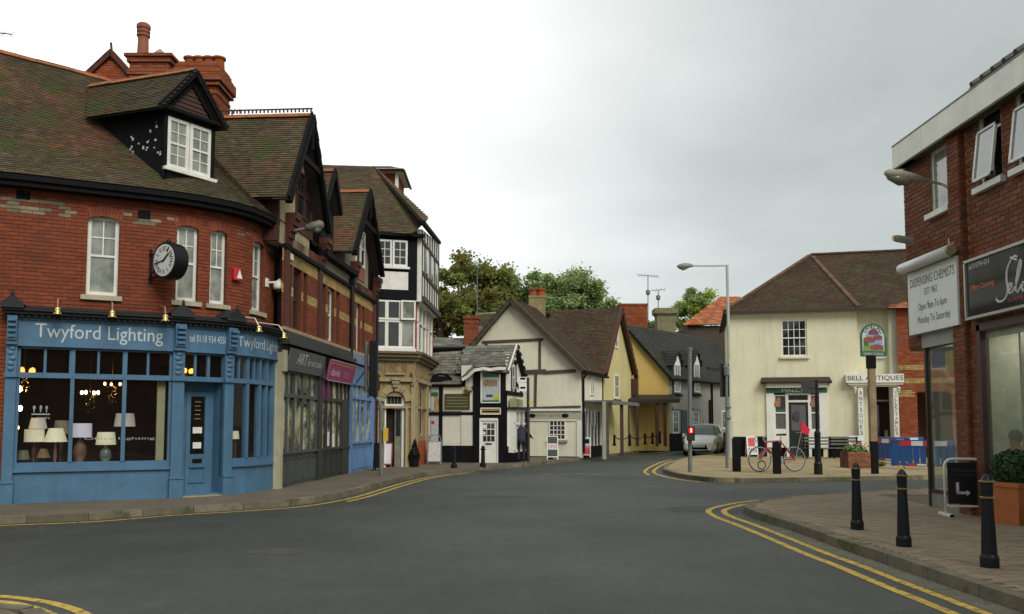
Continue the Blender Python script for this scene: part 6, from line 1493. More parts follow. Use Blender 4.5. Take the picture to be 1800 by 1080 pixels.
# chemist glass front
FXG = Fac((7.66, 15.6), (7.66, 5.0)); gp0 = FXG.s(1634, 740); gp1 = FXG.s(1688, 740)
m = MB(); fbox(m, FXG, gp0 - .05, gp0 + .02, .1, 3.2, -.05, .04); fbox(m, FXG, gp0, gp1 + .1, 3.0, 3.1, -.05, .04); fbox(m, FXG, gp0, gp1 + .1, .38, .44, -.05, .04); cgf = m.build('shopfront_frame', M('dark_brown_frame', (.03, .015, .012), .5), rb_)
fb(FXG, gp0, gp1 + .1, .1, .38, -.05, .02, 'stall_riser', M('grey_riser', (.22, .21, .18), .7), rb_)
fb(FXG, gp0 + .02, gp1 + .15, .44, 3.0, -.01, 0, 'pane', clear2, cgf)
m = MB(); m.quad(V((7.66, 15.58, .44)), V((9.6, 15.6, .44)), V((9.6, 15.6, 3.0)), V((7.66, 15.58, 3.0))); m.build('side_pane', clear2, cgf)
m = MB(); m.quad(V((8.25, 14.2, .1)), V((8.25, 15.3, .1)), V((8.25, 15.3, 3.1)), V((8.25, 14.2, 3.1))); m.quad(V((7.7, 14.2, 3.2)), V((7.7, 15.6, 3.2)), V((9.6, 15.6, 3.2)), V((9.6, 14.2, 3.2))); m.quad(V((7.7, 14.2, .1)), V((9.6, 14.2, .1)), V((9.6, 14.2, 3.1)), V((7.7, 14.2, 3.1))); m.quad(V((7.7, 14.2, .12)), V((7.7, 15.6, .12)), V((9.6, 15.6, .12)), V((9.6, 14.2, .12)))
m.build('interior', interior_p, rb_)
m = MB()
for k in range(5): m.box(8.0, 8.24, 14.3, 15.2, .5 + k * .45, .53 + k * .45)
for k in range(5):
    for j in range(7): m.box(8.02, 8.15, 14.35 + j * .13, 14.43 + j * .13, .53 + k * .45, .68 + k * .45 + .1 * random.random())
m.build('stocked_shelf', M('pale_goods', (.34, .33, .26), .7, .6, 12), rb_)
fb(FXG, gp0 + .12, gp1 + .0, 2.62, 2.95, -.03, -.02, 'blue_poster', M('violet_blue_print', (.05, .06, .22), .5, .3, 9), rb_)
fb(FXG, gp0 + .62, gp1 - .02, 2.55, 2.9, -.018, -.012, 'yellow_poster', M('yellow_print', (.45, .33, .06), .5, .5, 12), rb_)
m = MB(); fbox(m, FXG, gp1 - .22, gp1 + .1, .6, 1.85, -.04, -.03); tp = m.build('tall_poster', M('pale_green_poster', (.42, .47, .40), .6, .1), rb_)
m = MB()
for z in (1.0, 1.2, 1.4, 1.55): c = FXG.P(gp1 - .08, z, -.026); m.ball(c, .07, 8, (.05, 1, 1.1))
m.build('print', M('pink_print', (.45, .18, .13), .6, .3, 20), tp)
# cafe sign
sa, sb_ = FX.s(1699, 510, .15), FX.s(1699, 510, .15) + 3.2; z0, z1 = FX.z(1699, 561, .15), FX.z(1699, 462, .15)
cf = top('cafe_sign', 'large glossy black cafe sign with white script and orange lettering', 'sign', (7.5, 13, z0))
m = MB(); fbox(m, FX, sa, sb_, z0, z1, 0, .15); fc_ = m.build('sign_panel', M('gloss_black_panel', (.010, .010, .011), .08, .1, spec=.8), cf)
m = MB()
for q in ((sa - .03, sb_, z0 - .03, z0 + .015), (sa - .03, sb_, z1 - .015, z1 + .03), (sa - .03, sa + .015, z0, z1)): fbox(m, FX, *q, .0, .18)
m.build('sign_frame', M('silver_trim', (.42, .42, .36), .4, .1, metal=.5), cf)
def sp_(x, y, o=.153): s, z = FX.hit(x, y, o); return FX.P(s, z, o)
def box_text(txt, x0, x1, yb0, yt0, yb1, yt1, mat):
    """lettering laid on the panel between two measured ends"""
    s0, za = FX.hit(x0, yb0, .153); _, zb = FX.hit(x0, yt0, .153); s1, _z = FX.hit(x1, yb1, .153)
    ftext(FX, txt, s0, s1, za, zb, .156, mat, fc_)
box_text('tel 0118 934 4214', 1703.5, 1739, 475, 466, 469, 460, wl_)
om = M('orange_lettering', (.75, .16, .02), .4, .05)
box_text('Office Catering', 1706, 1748, 515, 503, 506, 496, om)
scr = [[(1776, 452), (1782, 455), (1788, 457), (1789, 452), (1784, 450), (1779, 455), (1773, 468), (1770, 480), (1770, 492), (1772, 505), (1772, 516), (1768, 525), (1762, 530), (1756, 531), (1752, 527), (1753, 523)],
       [(1775, 512), (1779, 505), (1779, 498), (1776, 498), (1774, 506), (1775, 516), (1780, 514), (1786, 503), (1791, 488), (1795, 470), (1796, 458), (1794, 456), (1790, 474), (1787, 495), (1786, 512), (1790, 514), (1794, 506), (1795, 500)],
       [(1803, 498), (1799, 496), (1797, 506), (1799, 512), (1804, 506), (1806, 496), (1806, 510)]]
for st_ in scr:
    m = MB(); q = [sp_(*p) for p in st_]; m.tube(q, [.008] + [.018] * (len(q) - 2) + [.008], 6); m.build('script_letter', wl_, fc_)
box_text('CAFE & DELI', 1773, 1838, 531, 525, 512, 505, M('red_lettering', (.5, .06, .03), .4))
# cafe front: brown frame, pale glass, interior with a seated customer
FXF = Fac((7.62, 16.3), (7.62, 5.0)); f0 = pil1 + .22
m = MB(); br = M('cafe_brown_frame', (.075, .035, .028), .5, .15)
fbox(m, FX, f0, f0 + .1, .1, 3.22, -.1, .04); fbox(m, FX, f0, 11.2, 3.12, 3.24, -.1, .04); fbox(m, FX, f0, 11.2, .1, .3, -.1, .04); fbox(m, FX, f0 + 2.2, f0 + 2.3, .1, 3.2, -.1, .04)
cff = m.build('shopfront_frame', br, rb_)
fb(FX, f0 + .1, f0 + 2.2, .3, 3.12, -.05, -.04, 'pane', clear2, cff)
fb(FX, f0 + .12, 11.2, 3.0, 3.1, -.12, -.06, 'blind_rail', M('pale_rail', (.4, .42, .36), .6), cff)
yy = 16.3 - f0
m = MB(); m.quad(V((8.95, yy + .2, .1)), V((8.95, 5, .1)), V((8.95, 5, 3.2)), V((8.95, yy + .2, 3.2))); m.quad(V((7.66, yy - .02, .1)), V((10.2, yy + .2, .1)), V((10.2, yy + .2, 3.2)), V((7.66, yy - .02, 3.2))); m.quad(V((7.66, yy, .12)), V((10.2, yy, .12)), V((10.2, 5, .12)), V((7.66, 5, .12))); m.quad(V((7.66, yy, 3.2)), V((10.2, yy, 3.2)), V((10.2, 5, 3.2)), V((7.66, 5, 3.2)))
m.build('interior', interior_p, rb_)
m = MB(); m.box(8.2, 10.1, yy - .3, yy - .25, 1.5, 1.6); m.box(9.3, 10.1, yy - .4, yy - .3, 1.9, 2.6); m.box(8.0, 8.05, yy - .5, yy - .45, .1, 3.1); m.build('wall_shelf', M('pale_shelf', (.4, .4, .34), .7), rb_)

# ================================================================== BRACKET LAMPS ON THE RIGHT BUILDING
rl = top('street_lamp', 'grey bracket street lamp reaching left from the brick corner over the road', 'street lamp', (7.6, 15.2, 6))
s, z = FX.hit(1676, 332); wp = FX.P(s, z, .05); e1 = at(1630, 318, 14.9); e2 = at(1556, 304, 14.7)
m = MB(); m.tube([wp, at(1655, 324, 14.8), e1], .025, 8); m.box(-.03, .05, -.05, .05, -.18, .2, Matrix.Translation(wp)); m.build('arm', M('bracket_grey', (.25, .25, .2), .6, .2), rl)
d = e2 - e1; m = MB(); m.tube([e1 - d * .05, e1 + d * .15, e1 + d * .35, e1 + d * .6, e1 + d * .9, e2], [.035, .055, .085, .095, .085, .04], 12); m.build('lamp_head', M('lamp_head_cream', (.33, .31, .23), .6, .2), rl, smooth=True)
m = MB(); m.tube([e1 + d * .4 - V((0, 0, .06)), e1 + d * .65 - V((0, 0, .09)), e1 + d * .92 - V((0, 0, .05))], [.06, .095, .06], 10); m.build('lamp_bowl', M('lamp_bowl', (.2, .2, .15), .2, .1), rl, smooth=True)
fl = top('flood_lamp', 'short tubular lamp sticking out of the brick corner below the street lamp', 'lamp', (7.6, 15.7, 5)); a, b = at(1573, 419, 15.7), at(1603, 424, 15.7)
m = MB(); m.tube([a, a.lerp(b, .1), b], [.05, .07, .07], 12); m.build('lamp_tube', M('lamp_head_cream', (.33, .31, .23), .6, .2), fl); m = MB(); m.tube([a + V((-.01, 0, 0)), a - V((.03, 0, 0))], .055, 10); m.build('lens', M('amber_lens', (.35, .2, .05), .3), fl)

clm = M('fill_light_panel', (1, .95, .85), .5, 0, emit=4)  # unseen light panels added to brighten the cafe and chemist interiors
for (x, y, lab) in ((8.35, 13.3, 'square fill light added to brighten the cafe above the seated customer'), (7.88, 14.9, 'small fill light added to brighten the chemist window')):
    hw = .3 if x > 8 else .12
    g = top('added_fill_light', lab, 'light', (x, y, 3.15)); m = MB(); m.box(x - hw, x + hw, y - .3, y + .3, 3.10, 3.13); m.build('fill_panel', clm, g)
    m = MB(); m.box(x - hw - .03, x + hw + .03, y - .33, y + .33, 3.13, 3.18) if x > 8 else m.box(x - hw - .02, x + hw + .02, y - .33, y + .33, 3.0 + .13, 3.0 + .15); m.build('housing', white, g)
# ================================================================== STREET FURNITURE
def G(x, y, z=.12): return gp(x, y, z)
# cast bollards on the near right pavement
def bollard(label, group, bands=True):
    t = top('bollard', label, 'bollard', (0, 0, 0), group)
    m = MB(); m.lathe([(.094, 0), (.094, .11), (.088, .13), (.078, .15), (.058, .72), (.057, .80), (.062, .81), (.062, .93), (.05, .95), (.028, .985), (.0, 1.0)], 20); m.build('post', blackp, t)
    m = MB(); m.lathe([(.060, .735), (.072, .740), (.072, .752), (.060, .757)], 20); m.build('band', gold, t); m = MB(); m.lathe([(.062, .905), (.078, .91), (.078, .922), (.062, .927)], 20); m.build('band', gold, t)
    return t
bl = bollard('black bollard with two gold bands, nearest to the camera in front of the terracotta planter', 'black bollards along the right kerb')
p = G(1740, 999, .11); place(bl, p, 0, .98)
b2_ = copy_tree(bl, label='black bollard with two gold bands, middle one of the three by the right kerb'); place(b2_, G(1589, 962, .11), 0, .95)
b3_ = copy_tree(bl, label='black bollard with two gold bands, farthest of the three near the kerb tip'); place(b3_, G(1507, 932, .11), 0, .95)
# plain dark bollards further off
def post(x, y0, y1, label, group, r=.085, mat=blackp, sq=False, z=.12):
    p = G(x, y1, z); h = (y1 - y0) * p.y / FPX; t = top('bollard', label, 'bollard', (p.x, p.y, z), group)
    m = MB()
    if sq: m.box(p.x - r, p.x + r, p.y - r, p.y + r, z, z + h * .93); m.prism([V((p.x - r, p.y - r, z + h * .93)), V((p.x + r, p.y - r, z + h * .93)), V((p.x + r, p.y + r, z + h * .93)), V((p.x - r, p.y + r, z + h * .93))], (0, 0, h * .03)); m.lathe([(r * .9, z + h * .95), (.02, z + h)], 8, (p.x, p.y, 0))
    else: m.lathe([(r * 1.3, z), (r * 1.25, z + .16 * h), (r * .9, z + .2 * h), (r * .75, z + h * .78), (r * 1.1, z + h * .8), (r * 1.1, z + h * .84), (r * .7, z + h * .87), (r * .8, z + h * .94), (.02, z + h)], 12, (p.x, p.y, 0))
    m.build('post', mat, t); return t
post(798, 786, 823, 'black bollard in front of the white panel of the slate roofed cottage', 'bollards along the left pavement')
post(849, 784, 821, 'black bollard in front of the white cottage door', 'bollards along the left pavement')
post(968, 775, 807, 'black bollard in front of the green and red board by the small paned window', 'bollards along the left pavement')
post(1295, 769, 829, 'thick dark leaning wooden post beside the island lamp column', 'dark posts on the island', .11, black, True)
post(1366, 776, 833, 'thick dark wooden post in front of the red bicycle', 'dark posts on the island', .10, black, True)
rz_ = [(1080, 764, 784, 'first'), (1107, 763, 784, 'second'), (1134, 762, 782, 'third'), (1147, 760, 781, 'fourth'), (1160, 758, 780, 'last')]
ch_pts = []
for x, a, b, wrd in rz_:
    post(x, a, b, {'first': 'small dark chain post nearest the canopy end on the raised footway', 'second': 'small dark chain post second from the left on the raised footway', 'third': 'small dark chain post in the middle of the row on the raised footway', 'fourth': 'small dark chain post second from the right on the raised footway', 'last': 'small dark chain post at the right end of the raised footway'}[wrd], 'chain posts on the raised footway', .07, black, z=.55)
    p = G(x, b, .55); ch_pts.append(V((p.x, p.y, .55 + .8 * (b - a) * p.y / FPX)))
m = MB()
for i in range(4):
    a, b = ch_pts[i], ch_pts[i + 1]; m.tube([a, a.lerp(b, .25) - V((0, 0, .12)), a.lerp(b, .5) - V((0, 0, .16)), a.lerp(b, .75) - V((0, 0, .12)), b], .025, 5)
thing1('chain', 'dark chain slung between the small posts on the raised footway', 'chain', m, black, ch_pts[0])

# bent traffic pole with black signal backing board on the left
tp_ = top('traffic_signal', 'grey swan necked pole with tall black traffic signal seen from behind by the blue shop', 'traffic light', tuple(G(670, 836)))
b = G(670, 836); Y = b.y
m = MB(); m.tube([b, at(670, 720, Y), at(667, 705, Y), at(658, 696, Y), at(650, 690, Y), at(645, 682, Y)], .06, 10); m.tube([at(644, 690, Y), at(644, 601, Y)], .055, 8); m.build('pole', steel, tp_)
m = MB(); q0, q1 = at(649, 697, Y - .1), at(664, 600, Y - .1); m.box(q0.x, q1.x, Y - .2, Y + .05, q0.z, q1.z); m.box(q0.x + .05, q1.x - .05, Y + .05, Y + .3, q0.z + .1, q1.z - .1); m.build('signal_head', blackp, tp_)
m = MB(); q = at(678, 765, Y - .05); m.box(q.x - .06, q.x + .06, Y - .14, Y + .06, q.z - .18, q.z + .2); m.build('push_button_box', M('yellow_plastic', (.65, .42, .03), .4), tp_)
# traffic light with lit red man and sign pole on the island
ts = top('traffic_signal', 'grey island pole with a small lit red pedestrian signal in front of the silver car', 'traffic light', tuple(G(1213, 830)))
b = G(1213, 830); Y = b.y
m = MB(); m.tube([b, at(1212.5, 612, Y)], .065, 12); m.tube([at(1212.5, 616, Y), at(1212.5, 611, Y)], .08, 10); m.build('pole', steel, ts)
m = MB(); q0, q1 = at(1208.5, 775, Y - .2), at(1220, 750, Y - .2); m.box(q0.x, q1.x, Y - .3, Y - .06, q0.z, q1.z); hd = m.build('signal_head', blackp, ts)
q0, q1 = at(1210, 762, Y - .31), at(1219, 752, Y - .31); m = MB(); m.box(q0.x, q1.x, Y - .31, Y - .30, q0.z, q1.z); m.build('red_lens', M('red_lens_lit', (.75, .01, .015), .3, 0, emit=.12), hd)
m = MB(); q0, q1 = at(1213.6, 760.5, Y - .32), at(1216.2, 753, Y - .32); m.box(q0.x, q1.x, Y - .32, Y - .311, q0.z, q1.z); m.build('lit_figure', M('red_lens_bright', (1, .25, .22), .3, 0, emit=1.8), hd)
m = MB(); q0, q1 = at(1210, 774, Y - .31), at(1219, 764, Y - .31); m.box(q0.x, q1.x, Y - .31, Y - .30, q0.z, q1.z); m.build('dark_lens', M('unlit_lens', (.03, .04, .02), .3), hd)
b = G(1280, 823); Y = b.y; sp2 = top('signpost', 'grey pole with pointed top and dark signal backing beside the street lamp column', 'signpost', tuple(b))
m = MB(); m.tube([at(1278, 823, Y), at(1277, 652, Y)], .05, 10); m.tube([at(1277, 660, Y), at(1276.5, 645, Y), at(1276, 638, Y)], [.09, .1, .02], 8); m.build('pole', steel, sp2)
m = MB(); q0, q1 = at(1268, 698, Y + .1), at(1281, 640, Y + .1); m.box(q0.x, q1.x, Y + .06, Y + .3, q0.z, q1.z); m.build('signal_head', blackp, sp2)
for y in (716, 735): m = MB(); q = at(1280, y, Y); m.lathe([(.075, q.z - .06), (.11, q.z), (.075, q.z + .06)], 8, (q.x, q.y, 0)); m.build('clamp', steel, sp2)
# tall street lamp column
b = G(1284, 806); Y = b.y + .0; lc_ = top('street_lamp', 'tall pale street lamp column with long arm reaching left, beside the cream house', 'street lamp', tuple(b))
m = MB(); m.tube([b, at(1283.5, 740, Y)], .12, 12); m.tube([at(1283.5, 742, Y), at(1281, 600, Y), at(1278, 466, Y)], .065, 10); m.tube([at(1278.5, 467, Y), at(1255, 467.5, Y - .1), at(1215, 467.5, Y - .3)], .04, 8); m.build('column', M('pale_column', (.42, .44, .38), .5, .15, 4), lc_)
m = MB(); m.tube([at(1218, 467.5, Y - .3), at(1212, 467, Y - .3), at(1203, 468, Y - .3), at(1194, 469, Y - .3), at(1190, 468, Y - .3)], [.05, .1, .14, .11, .03], 10); m.build('lamp_head', M('lamp_head_grey2', (.2, .21, .18), .5), lc_, smooth=True)
m = MB(); m.tube([at(1208, 471, Y - .3), at(1201, 472.5, Y - .3), at(1194, 471, Y - .3)], [.05, .09, .05], 8); m.build('lamp_bowl', M('lamp_bowl', (.2, .2, .15), .2, .1), lc_, smooth=True)
# sign pole and white hoop on the left pavement
b = G(929, 812); Y = b.y; sg = top('signpost', 'dark brown pole with white sign plates seen edge on, in front of the cream cottage', 'signpost', tuple(b))
m = MB(); m.tube([b, at(928, 664, Y)], .06, 10); m.build('pole', M('dark_brown_pole', (.04, .03, .025), .5), sg)
for y0, y1 in ((663, 672), (674, 688)): m = MB(); q0, q1 = at(912, y1, Y), at(926, y0, Y); m.box(q0.x, q1.x, Y - .03, Y, q0.z, q1.z); pl_ = m.build('sign_plate', white, sg); m = MB(); m.box(q0.x + .06, q1.x - .06, Y - .036, Y - .031, q0.z + .1, q0.z + .18); m.build('plate_symbol', black, pl_)
m = MB(); q = at(932, 708, Y); m.box(q.x - .05, q.x + .05, Y - .1, Y, q.z - .06, q.z + .06); m.build('push_button_box', M('yellow_plastic', (.65, .42, .03), .4), sg)
b = G(922, 810); m = MB(); m.tube([V((b.x + .05, b.y, .12)), at(925, 723, b.y)], .1, 8)
thing1('telegraph_pole', 'thick dark pole standing directly left of the brown signpost', 'pole', m, black, tuple(b))
a, b = G(898, 813), G(903.5, 813); m = MB(); h = 45 * a.y / FPX; m.tube([a, a + V((0, 0, h * .93)), a + V((.03, 0, h)), b + V((-.03, 0, h)), b + V((0, 0, h * .93)), b], .028, 8)
thing1('hoop_rail', 'narrow white metal hoop rail beside the white bay window', 'railing', m, white, tuple(a))

# A-boards
def aboard(name, x0, x1, y0, y1, label, fm, pm, arch=0, splay=.22, z=.12, rz=0, legs=True):
    a, b = G(x0, y1, z), G(x1, y1, z); w_ = (b - a).length; h = (y1 - y0) * a.y / FPX; c = (a + b) / 2
    t = top(name, label, 'sign', (0, 0, 0), None); th = math.atan2(splay, h)
    fr_ = None
    for sg in (1, -1):
        MM = Matrix.Translation((0, -sg * splay, 0)) @ Matrix.Rotation(-sg * th, 4, 'X')
        m = MB(); f = .035
        for q in ((-w_ / 2, -w_ / 2 + f, 0, h), (w_ / 2 - f, w_ / 2, 0, h), (-w_ / 2, w_ / 2, h - f, h), (-w_ / 2, w_ / 2, .1 * h, .1 * h + f)): m.box(q[0], q[1], -.012, .012, q[2], q[3], MM)
        if arch: m.tube([MM @ V((-w_ / 2 + .01, 0, h)), MM @ V((-w_ * .35, 0, h + arch * .8)), MM @ V((0, 0, h + arch)), MM @ V((w_ * .35, 0, h + arch * .8)), MM @ V((w_ / 2 - .01, 0, h))], .018, 6)
        fo_ = m.build('frame', fm, t); m = MB(); m.box(-w_ / 2 + f, w_ / 2 - f, -.006, .006, .1 * h + f, h - f, MM); pn = m.build('panel', pm, t)
        if sg > 0: fr_ = (MM, w_, h, pn)
    place(t, c, rz); return t, fr_
def aprint(fr_, u0, u1, v0, v1, mat, text=None):
    MM, w_, h, pn = fr_; m = MB()
    if text: letters(m, text, lambda u, v: MM @ V((-w_ / 2 + w_ * (u0 + (u1 - u0) * u), -.010, h * (v0 + (v1 - v0) * v))))
    else: m.box(-w_ / 2 + w_ * u0, -w_ / 2 + w_ * u1, -.009, -.0065, h * v0, h * v1, MM)
    m.build('lettering' if text else 'print', mat, pn)
wb = M('board_white', (.55, .57, .60), .5, .1)
_, f = aboard('pavement_sign', 674, 690, 778, 821, 'red framed white A-board leaning by the grey swan neck pole', M('red_wood', (.30, .06, .04), .6), wb)
_, f = aboard('pavement_sign', 657, 671, 778, 827, 'black A-board behind the red framed board, against the blue shop', black, black)
_, f = aboard('pavement_sign', 752, 776, 775, 816, 'pale A-board with grey arched top in front of the slate roofed cottage', M('board_grey', (.2, .22, .23), .5), M('pale_pinkish_print', (.48, .46, .44), .5, .25, 9), arch=.25)
_, f = aboard('pavement_sign', 961, 981, 766, 808, 'white framed board with dark green ends and red OPEN lettering', white, M('dark_green_board', (.03, .045, .02), .5, .3)); aprint(f, .1, .9, .42, .68, wb); aprint(f, .15, .85, .47, .62, redpl, 'OPEN')
_, f = aboard('pavement_sign', 1019, 1038, 768, 804, 'white board with dark oval and red lower half by the canopy post', white, wb); aprint(f, .08, .92, .12, .55, redpl); aprint(f, .15, .85, .45, .5, wb, 'COFFEE'); aprint(f, .12, .88, .68, .9, black)
_, f = aboard('pavement_sign', 1312, 1331, 766, 803, 'white board with red picture and OPEN lettering beside the black plinth, left of the bicycle', white, wb); aprint(f, .15, .75, .5, .9, redpl); aprint(f, .1, .9, .22, .4, black, 'OPEN')
_, f = aboard('pavement_sign', 1492, 1517, 766, 805.5, 'white notice board standing behind the end of the bench', white, wb); aprint(f, .1, .9, .7, .78, black); aprint(f, .1, .9, .5, .54, M('grey_print', (.2, .2, .2), .5))

# cafe swing sign near right: white tube frame on flat feet, black panel with arrow
cb = top('pavement_sign', 'white tubular framed black pavement sign with white corner arrow, by the brick pier', 'sign', (0, 0, 0))
w_, h = .60, .93
m = MB(); r = .12; pts = [V((-w_ / 2, 0, .03)), V((-w_ / 2, 0, h - r))] + [V((-w_ / 2 + r - r * math.cos(a), 0, h - r + r * math.sin(a))) for a in (R(30), R(60), R(90))] + [V((w_ / 2 - r + r * math.cos(a), 0, h - r + r * math.sin(a))) for a in (R(90), R(60), R(30))] + [V((w_ / 2, 0, h - r)), V((w_ / 2, 0, .03))]
m.tube(pts, .022, 8); m.tube([V((-w_ / 2, 0, .2)), V((-w_ / 2 + .06, 0, .16)), V((w_ / 2 - .06, 0, .16)), V((w_ / 2, 0, .2))], .018, 8); m.build('frame', white, cb, smooth=True)
for s in (-1, 1): m = MB(); m.box(s * w_ / 2 - .03, s * w_ / 2 + .03, -.27, .27, 0, .05); m.build('foot', white, cb); 
for s in (-1, 1): m = MB(); m.box(s * w_ / 2 - .031, s * w_ / 2 + .031, -.275, -.268, -.001, .052); m.build('foot_cap', black, cb)
m = MB(); m.box(-w_ / 2 + .045, w_ / 2 - .045, -.008, .008, .2, h - .06); pn = m.build('panel', M('chalk_black', (.012, .012, .014), .35, .2), cb)
m = MB(); m.box(-.13, -.085, -.012, -.009, .36, .55); m.box(-.13, .03, -.012, -.009, .36, .40); m.prism([V((.03, -.009, .33)), V((.09, -.009, .38)), V((.03, -.009, .43))], (0, -.003, 0)); m.build('arrow', wb, pn)
gy = M('faint_grey_print', (.10, .11, .12), .5)
m = MB(); letters(m, 'The Courtyard', lambda u, v: V((-.2 + .4 * u, -.011, .72 + .045 * v))); m.build('lettering', gy, pn)
m = MB(); letters(m, 'open daily', lambda u, v: V((-.13 + .28 * u, -.011, .66 + .03 * v))); m.build('lettering', gy, pn)
place(cb, (G(1697, 908, .11).x, G(1697, 908, .11).y, .11), R(-8))

# terracotta planter with clipped bush
pp = top('planter', 'square tapered terracotta planter with a dense green ball bush outside the cafe', 'planter', tuple(G(1786, 926, .11)))
b = G(1788, 922, .11); hh = .62
m = MB(); a = .2; c_ = .275; Mr = Matrix.Translation(b) @ Matrix.Rotation(R(20), 4, 'Z')
m.hexa([Mr @ V(q) for q in ((-a, -a, 0), (a, -a, 0), (a, a, 0), (-a, a, 0), (-c_, -c_, hh), (c_, -c_, hh), (c_, c_, hh), (-c_, c_, hh))]); m.box(-c_ - .012, c_ + .012, -c_ - .012, c_ + .012, hh - .05, hh + .012, Mr); m.build('pot', M('terracotta', (.46, .14, .045), .75, .18, 4, .15, 60, streak=.15), pp)
leaf_d = M('dark_box_leaves', (.022, .06, .014), .7, .3, 6, rnd=.4, hue=.02)
def leafball(c, rad, n, size, mat, parent, name='foliage', sc=(1, 1, 1), shell=.75):
    m = MB(); rnd = random.Random(int(n + rad * 100))
    for k in range(n):
        d = V((rnd.gauss(0, 1), rnd.gauss(0, 1), rnd.gauss(0, 1))).normalized(); r = rad * (shell + (1 - shell) * rnd.random() ** .5 * 1.1)
        p = V(c) + V((d.x * sc[0], d.y * sc[1], d.z * sc[2])) * r; t = V((rnd.gauss(0, 1), rnd.gauss(0, 1), rnd.gauss(0, 1))).normalized(); u = t.cross(d).normalized() if t.cross(d).length > .01 else V((1, 0, 0)); s = size * (.6 + .8 * rnd.random())
        v_ = (d * .5 + t.cross(u)).normalized(); m.quad(p - u * s * .5, p + v_ * s * .9 - u * s * .1, p + u * s * .5, p - v_ * s * .7)
    return m.build(name, mat, parent)
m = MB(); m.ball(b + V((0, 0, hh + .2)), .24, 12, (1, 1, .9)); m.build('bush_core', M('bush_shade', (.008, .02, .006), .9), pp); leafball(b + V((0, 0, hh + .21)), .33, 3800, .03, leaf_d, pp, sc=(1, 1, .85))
# brick planter with flowers and seat beside the village sign
bp = top('brick_planter', 'low square brick planter with green leaves and orange flowers beside the village sign post', 'planter', tuple(G(1510, 824)))
a, b = G(1491.5, 823), G(1536, 823); h = 28 * a.y / FPX
m = MB(); m.box(a.x, b.x, a.y, a.y + .75, .115, .12 + h); bo_ = m.build('planter_wall', mortar_red, bp)
bricks(Fac((a.x, a.y), (b.x, b.y)), 0, (b - a).length, .13, .12 + h, bo_, M('planter_brick', (.22, .085, .04), .85, .2, rnd=.25), (), .0, cap=60)
for k in range(26):
    c = V((a.x + .08 + random.random() * (b.x - a.x - .16), a.y + .1 + random.random() * .55, .12 + h + .05 + .12 * random.random())); 
leafball(V(((a.x + b.x) / 2 - .05, a.y + .36, .1 + h)), .36, 700, .07, M('planter_leaves', (.09, .17, .03), .7, .3, 6, rnd=.4, hue=.03), bp, sc=(1.15, .9, .75), shell=.4)
m = MB()
for k in range(16): m.ball(V((a.x + .1 + random.random() * .7, a.y + .05 + random.random() * .3, .12 + h + .18 + .16 * random.random())), .028, 6)
m.build('flowers', M('orange_flowers', (.6, .16, .06), .6, .3, rnd=.3), bp)
leafball(V((b.x + .35, a.y + .3, .24)), .16, 240, .05, M('planter_leaves', (.09, .17, .03), .7, .3, 6, rnd=.4, hue=.03), bp, name='weeds', sc=(1.2, 1, .5), shell=.2)

# village sign on a timber post
b = G(1538, 833); Y = b.y; vsn = top('village_sign', 'painted green arched village sign with red buildings on a tall timber post', 'sign', tuple(b))
zc_ = at(1535, 776, Y).z; zt_ = at(1535, 628, Y).z
m = MB(); m.box(b.x - .085, b.x + .085, Y - .085, Y + .085, .12, zc_); m.build('post_base', black, vsn)
m = MB(); m.box(b.x - .11, b.x + .08, Y - .075, Y + .075, zc_, zt_ - .3); m.build('post', M('oak_post', (.27, .2, .11), .8, .3, 3, .3, streak=.2), vsn)
m = MB(); m.box(b.x - .14, b.x + .1, Y - .09, Y + .09, zt_ - .35, zt_ + .05); m.build('post_collar', black, vsn)
FV = Fac((at(1512.5, 600, Y).x, Y - .02), (at(1557.5, 600, Y).x, Y + .02)); zb_, ztp = FV.z(1535, 627), FV.z(1535, 569); Wv = FV.L
def archpoly(g, zlo, zhi): r_ = (Wv / 2 - g); return [(g, zlo), (Wv - g, zlo), (Wv - g, zhi - r_)] + [(Wv / 2 + r_ * math.cos(R(t)), zhi - r_ + r_ * math.sin(R(t))) for t in range(15, 180, 15)] + [(g, zhi - r_)]
m = MB(); fpoly(m, FV, archpoly(0, zb_, ztp), -.06, 0); vb = m.build('sign_board', M('sign_green', (.02, .11, .05), .5, .1), vsn)
m = MB(); fpoly(m, FV, archpoly(.05, zb_ + .16, ztp - .05), 0, .006); m.build('lettering_band', M('pale_sign_band', (.5, .55, .5), .5, .1), vb)
m = MB(); fpoly(m, FV, archpoly(.15, zb_ + .16, ztp - .2), .006, .012); m.build('sky_panel', M('sign_sky', (.25, .33, .4), .5, .1), vb)
rng_ = random.Random(3)
def vpatch(name, u0, u1, v0, v1, mat, o=.02, rf=0):
    m = MB(); H = ztp - zb_; poly = [(Wv * u0, zb_ + H * v0), (Wv * u1, zb_ + H * v0), (Wv * u1, zb_ + H * v1)] + ([(Wv * (u0 + u1) / 2, zb_ + H * (v1 + rf))] if rf else []) + [(Wv * u0, zb_ + H * v1)]; fpoly(m, FV, poly, .01, o); m.build(name, mat, vb)
rm = M('sign_red_building', (.25, .06, .045), .6, .4, 14); 
vpatch('painted_ground', .1, .9, .17, .32, M('sign_grass', (.18, .3, .04), .6, .4, 12), .016); vpatch('painted_building', .38, .88, .2, .33, rm, .022, .04); vpatch('painted_river', .3, .85, .38, .5, M('sign_blue', (.2, .32, .5), .5, .3, 12), .018); vpatch('painted_building', .12, .55, .42, .56, rm, .02, .05); vpatch('painted_roof', .5, .85, .5, .62, rm, .021, .03); vpatch('painted_mill', .32, .7, .66, .76, M('sign_violet_building', (.14, .05, .08), .6, .4, 14), .02, .1); vpatch('painted_trees', .12, .3, .33, .42, M('sign_trees', (.05, .12, .02), .6, .3), .02, .03)
m = MB(); rr = Wv / 2 - .1; 
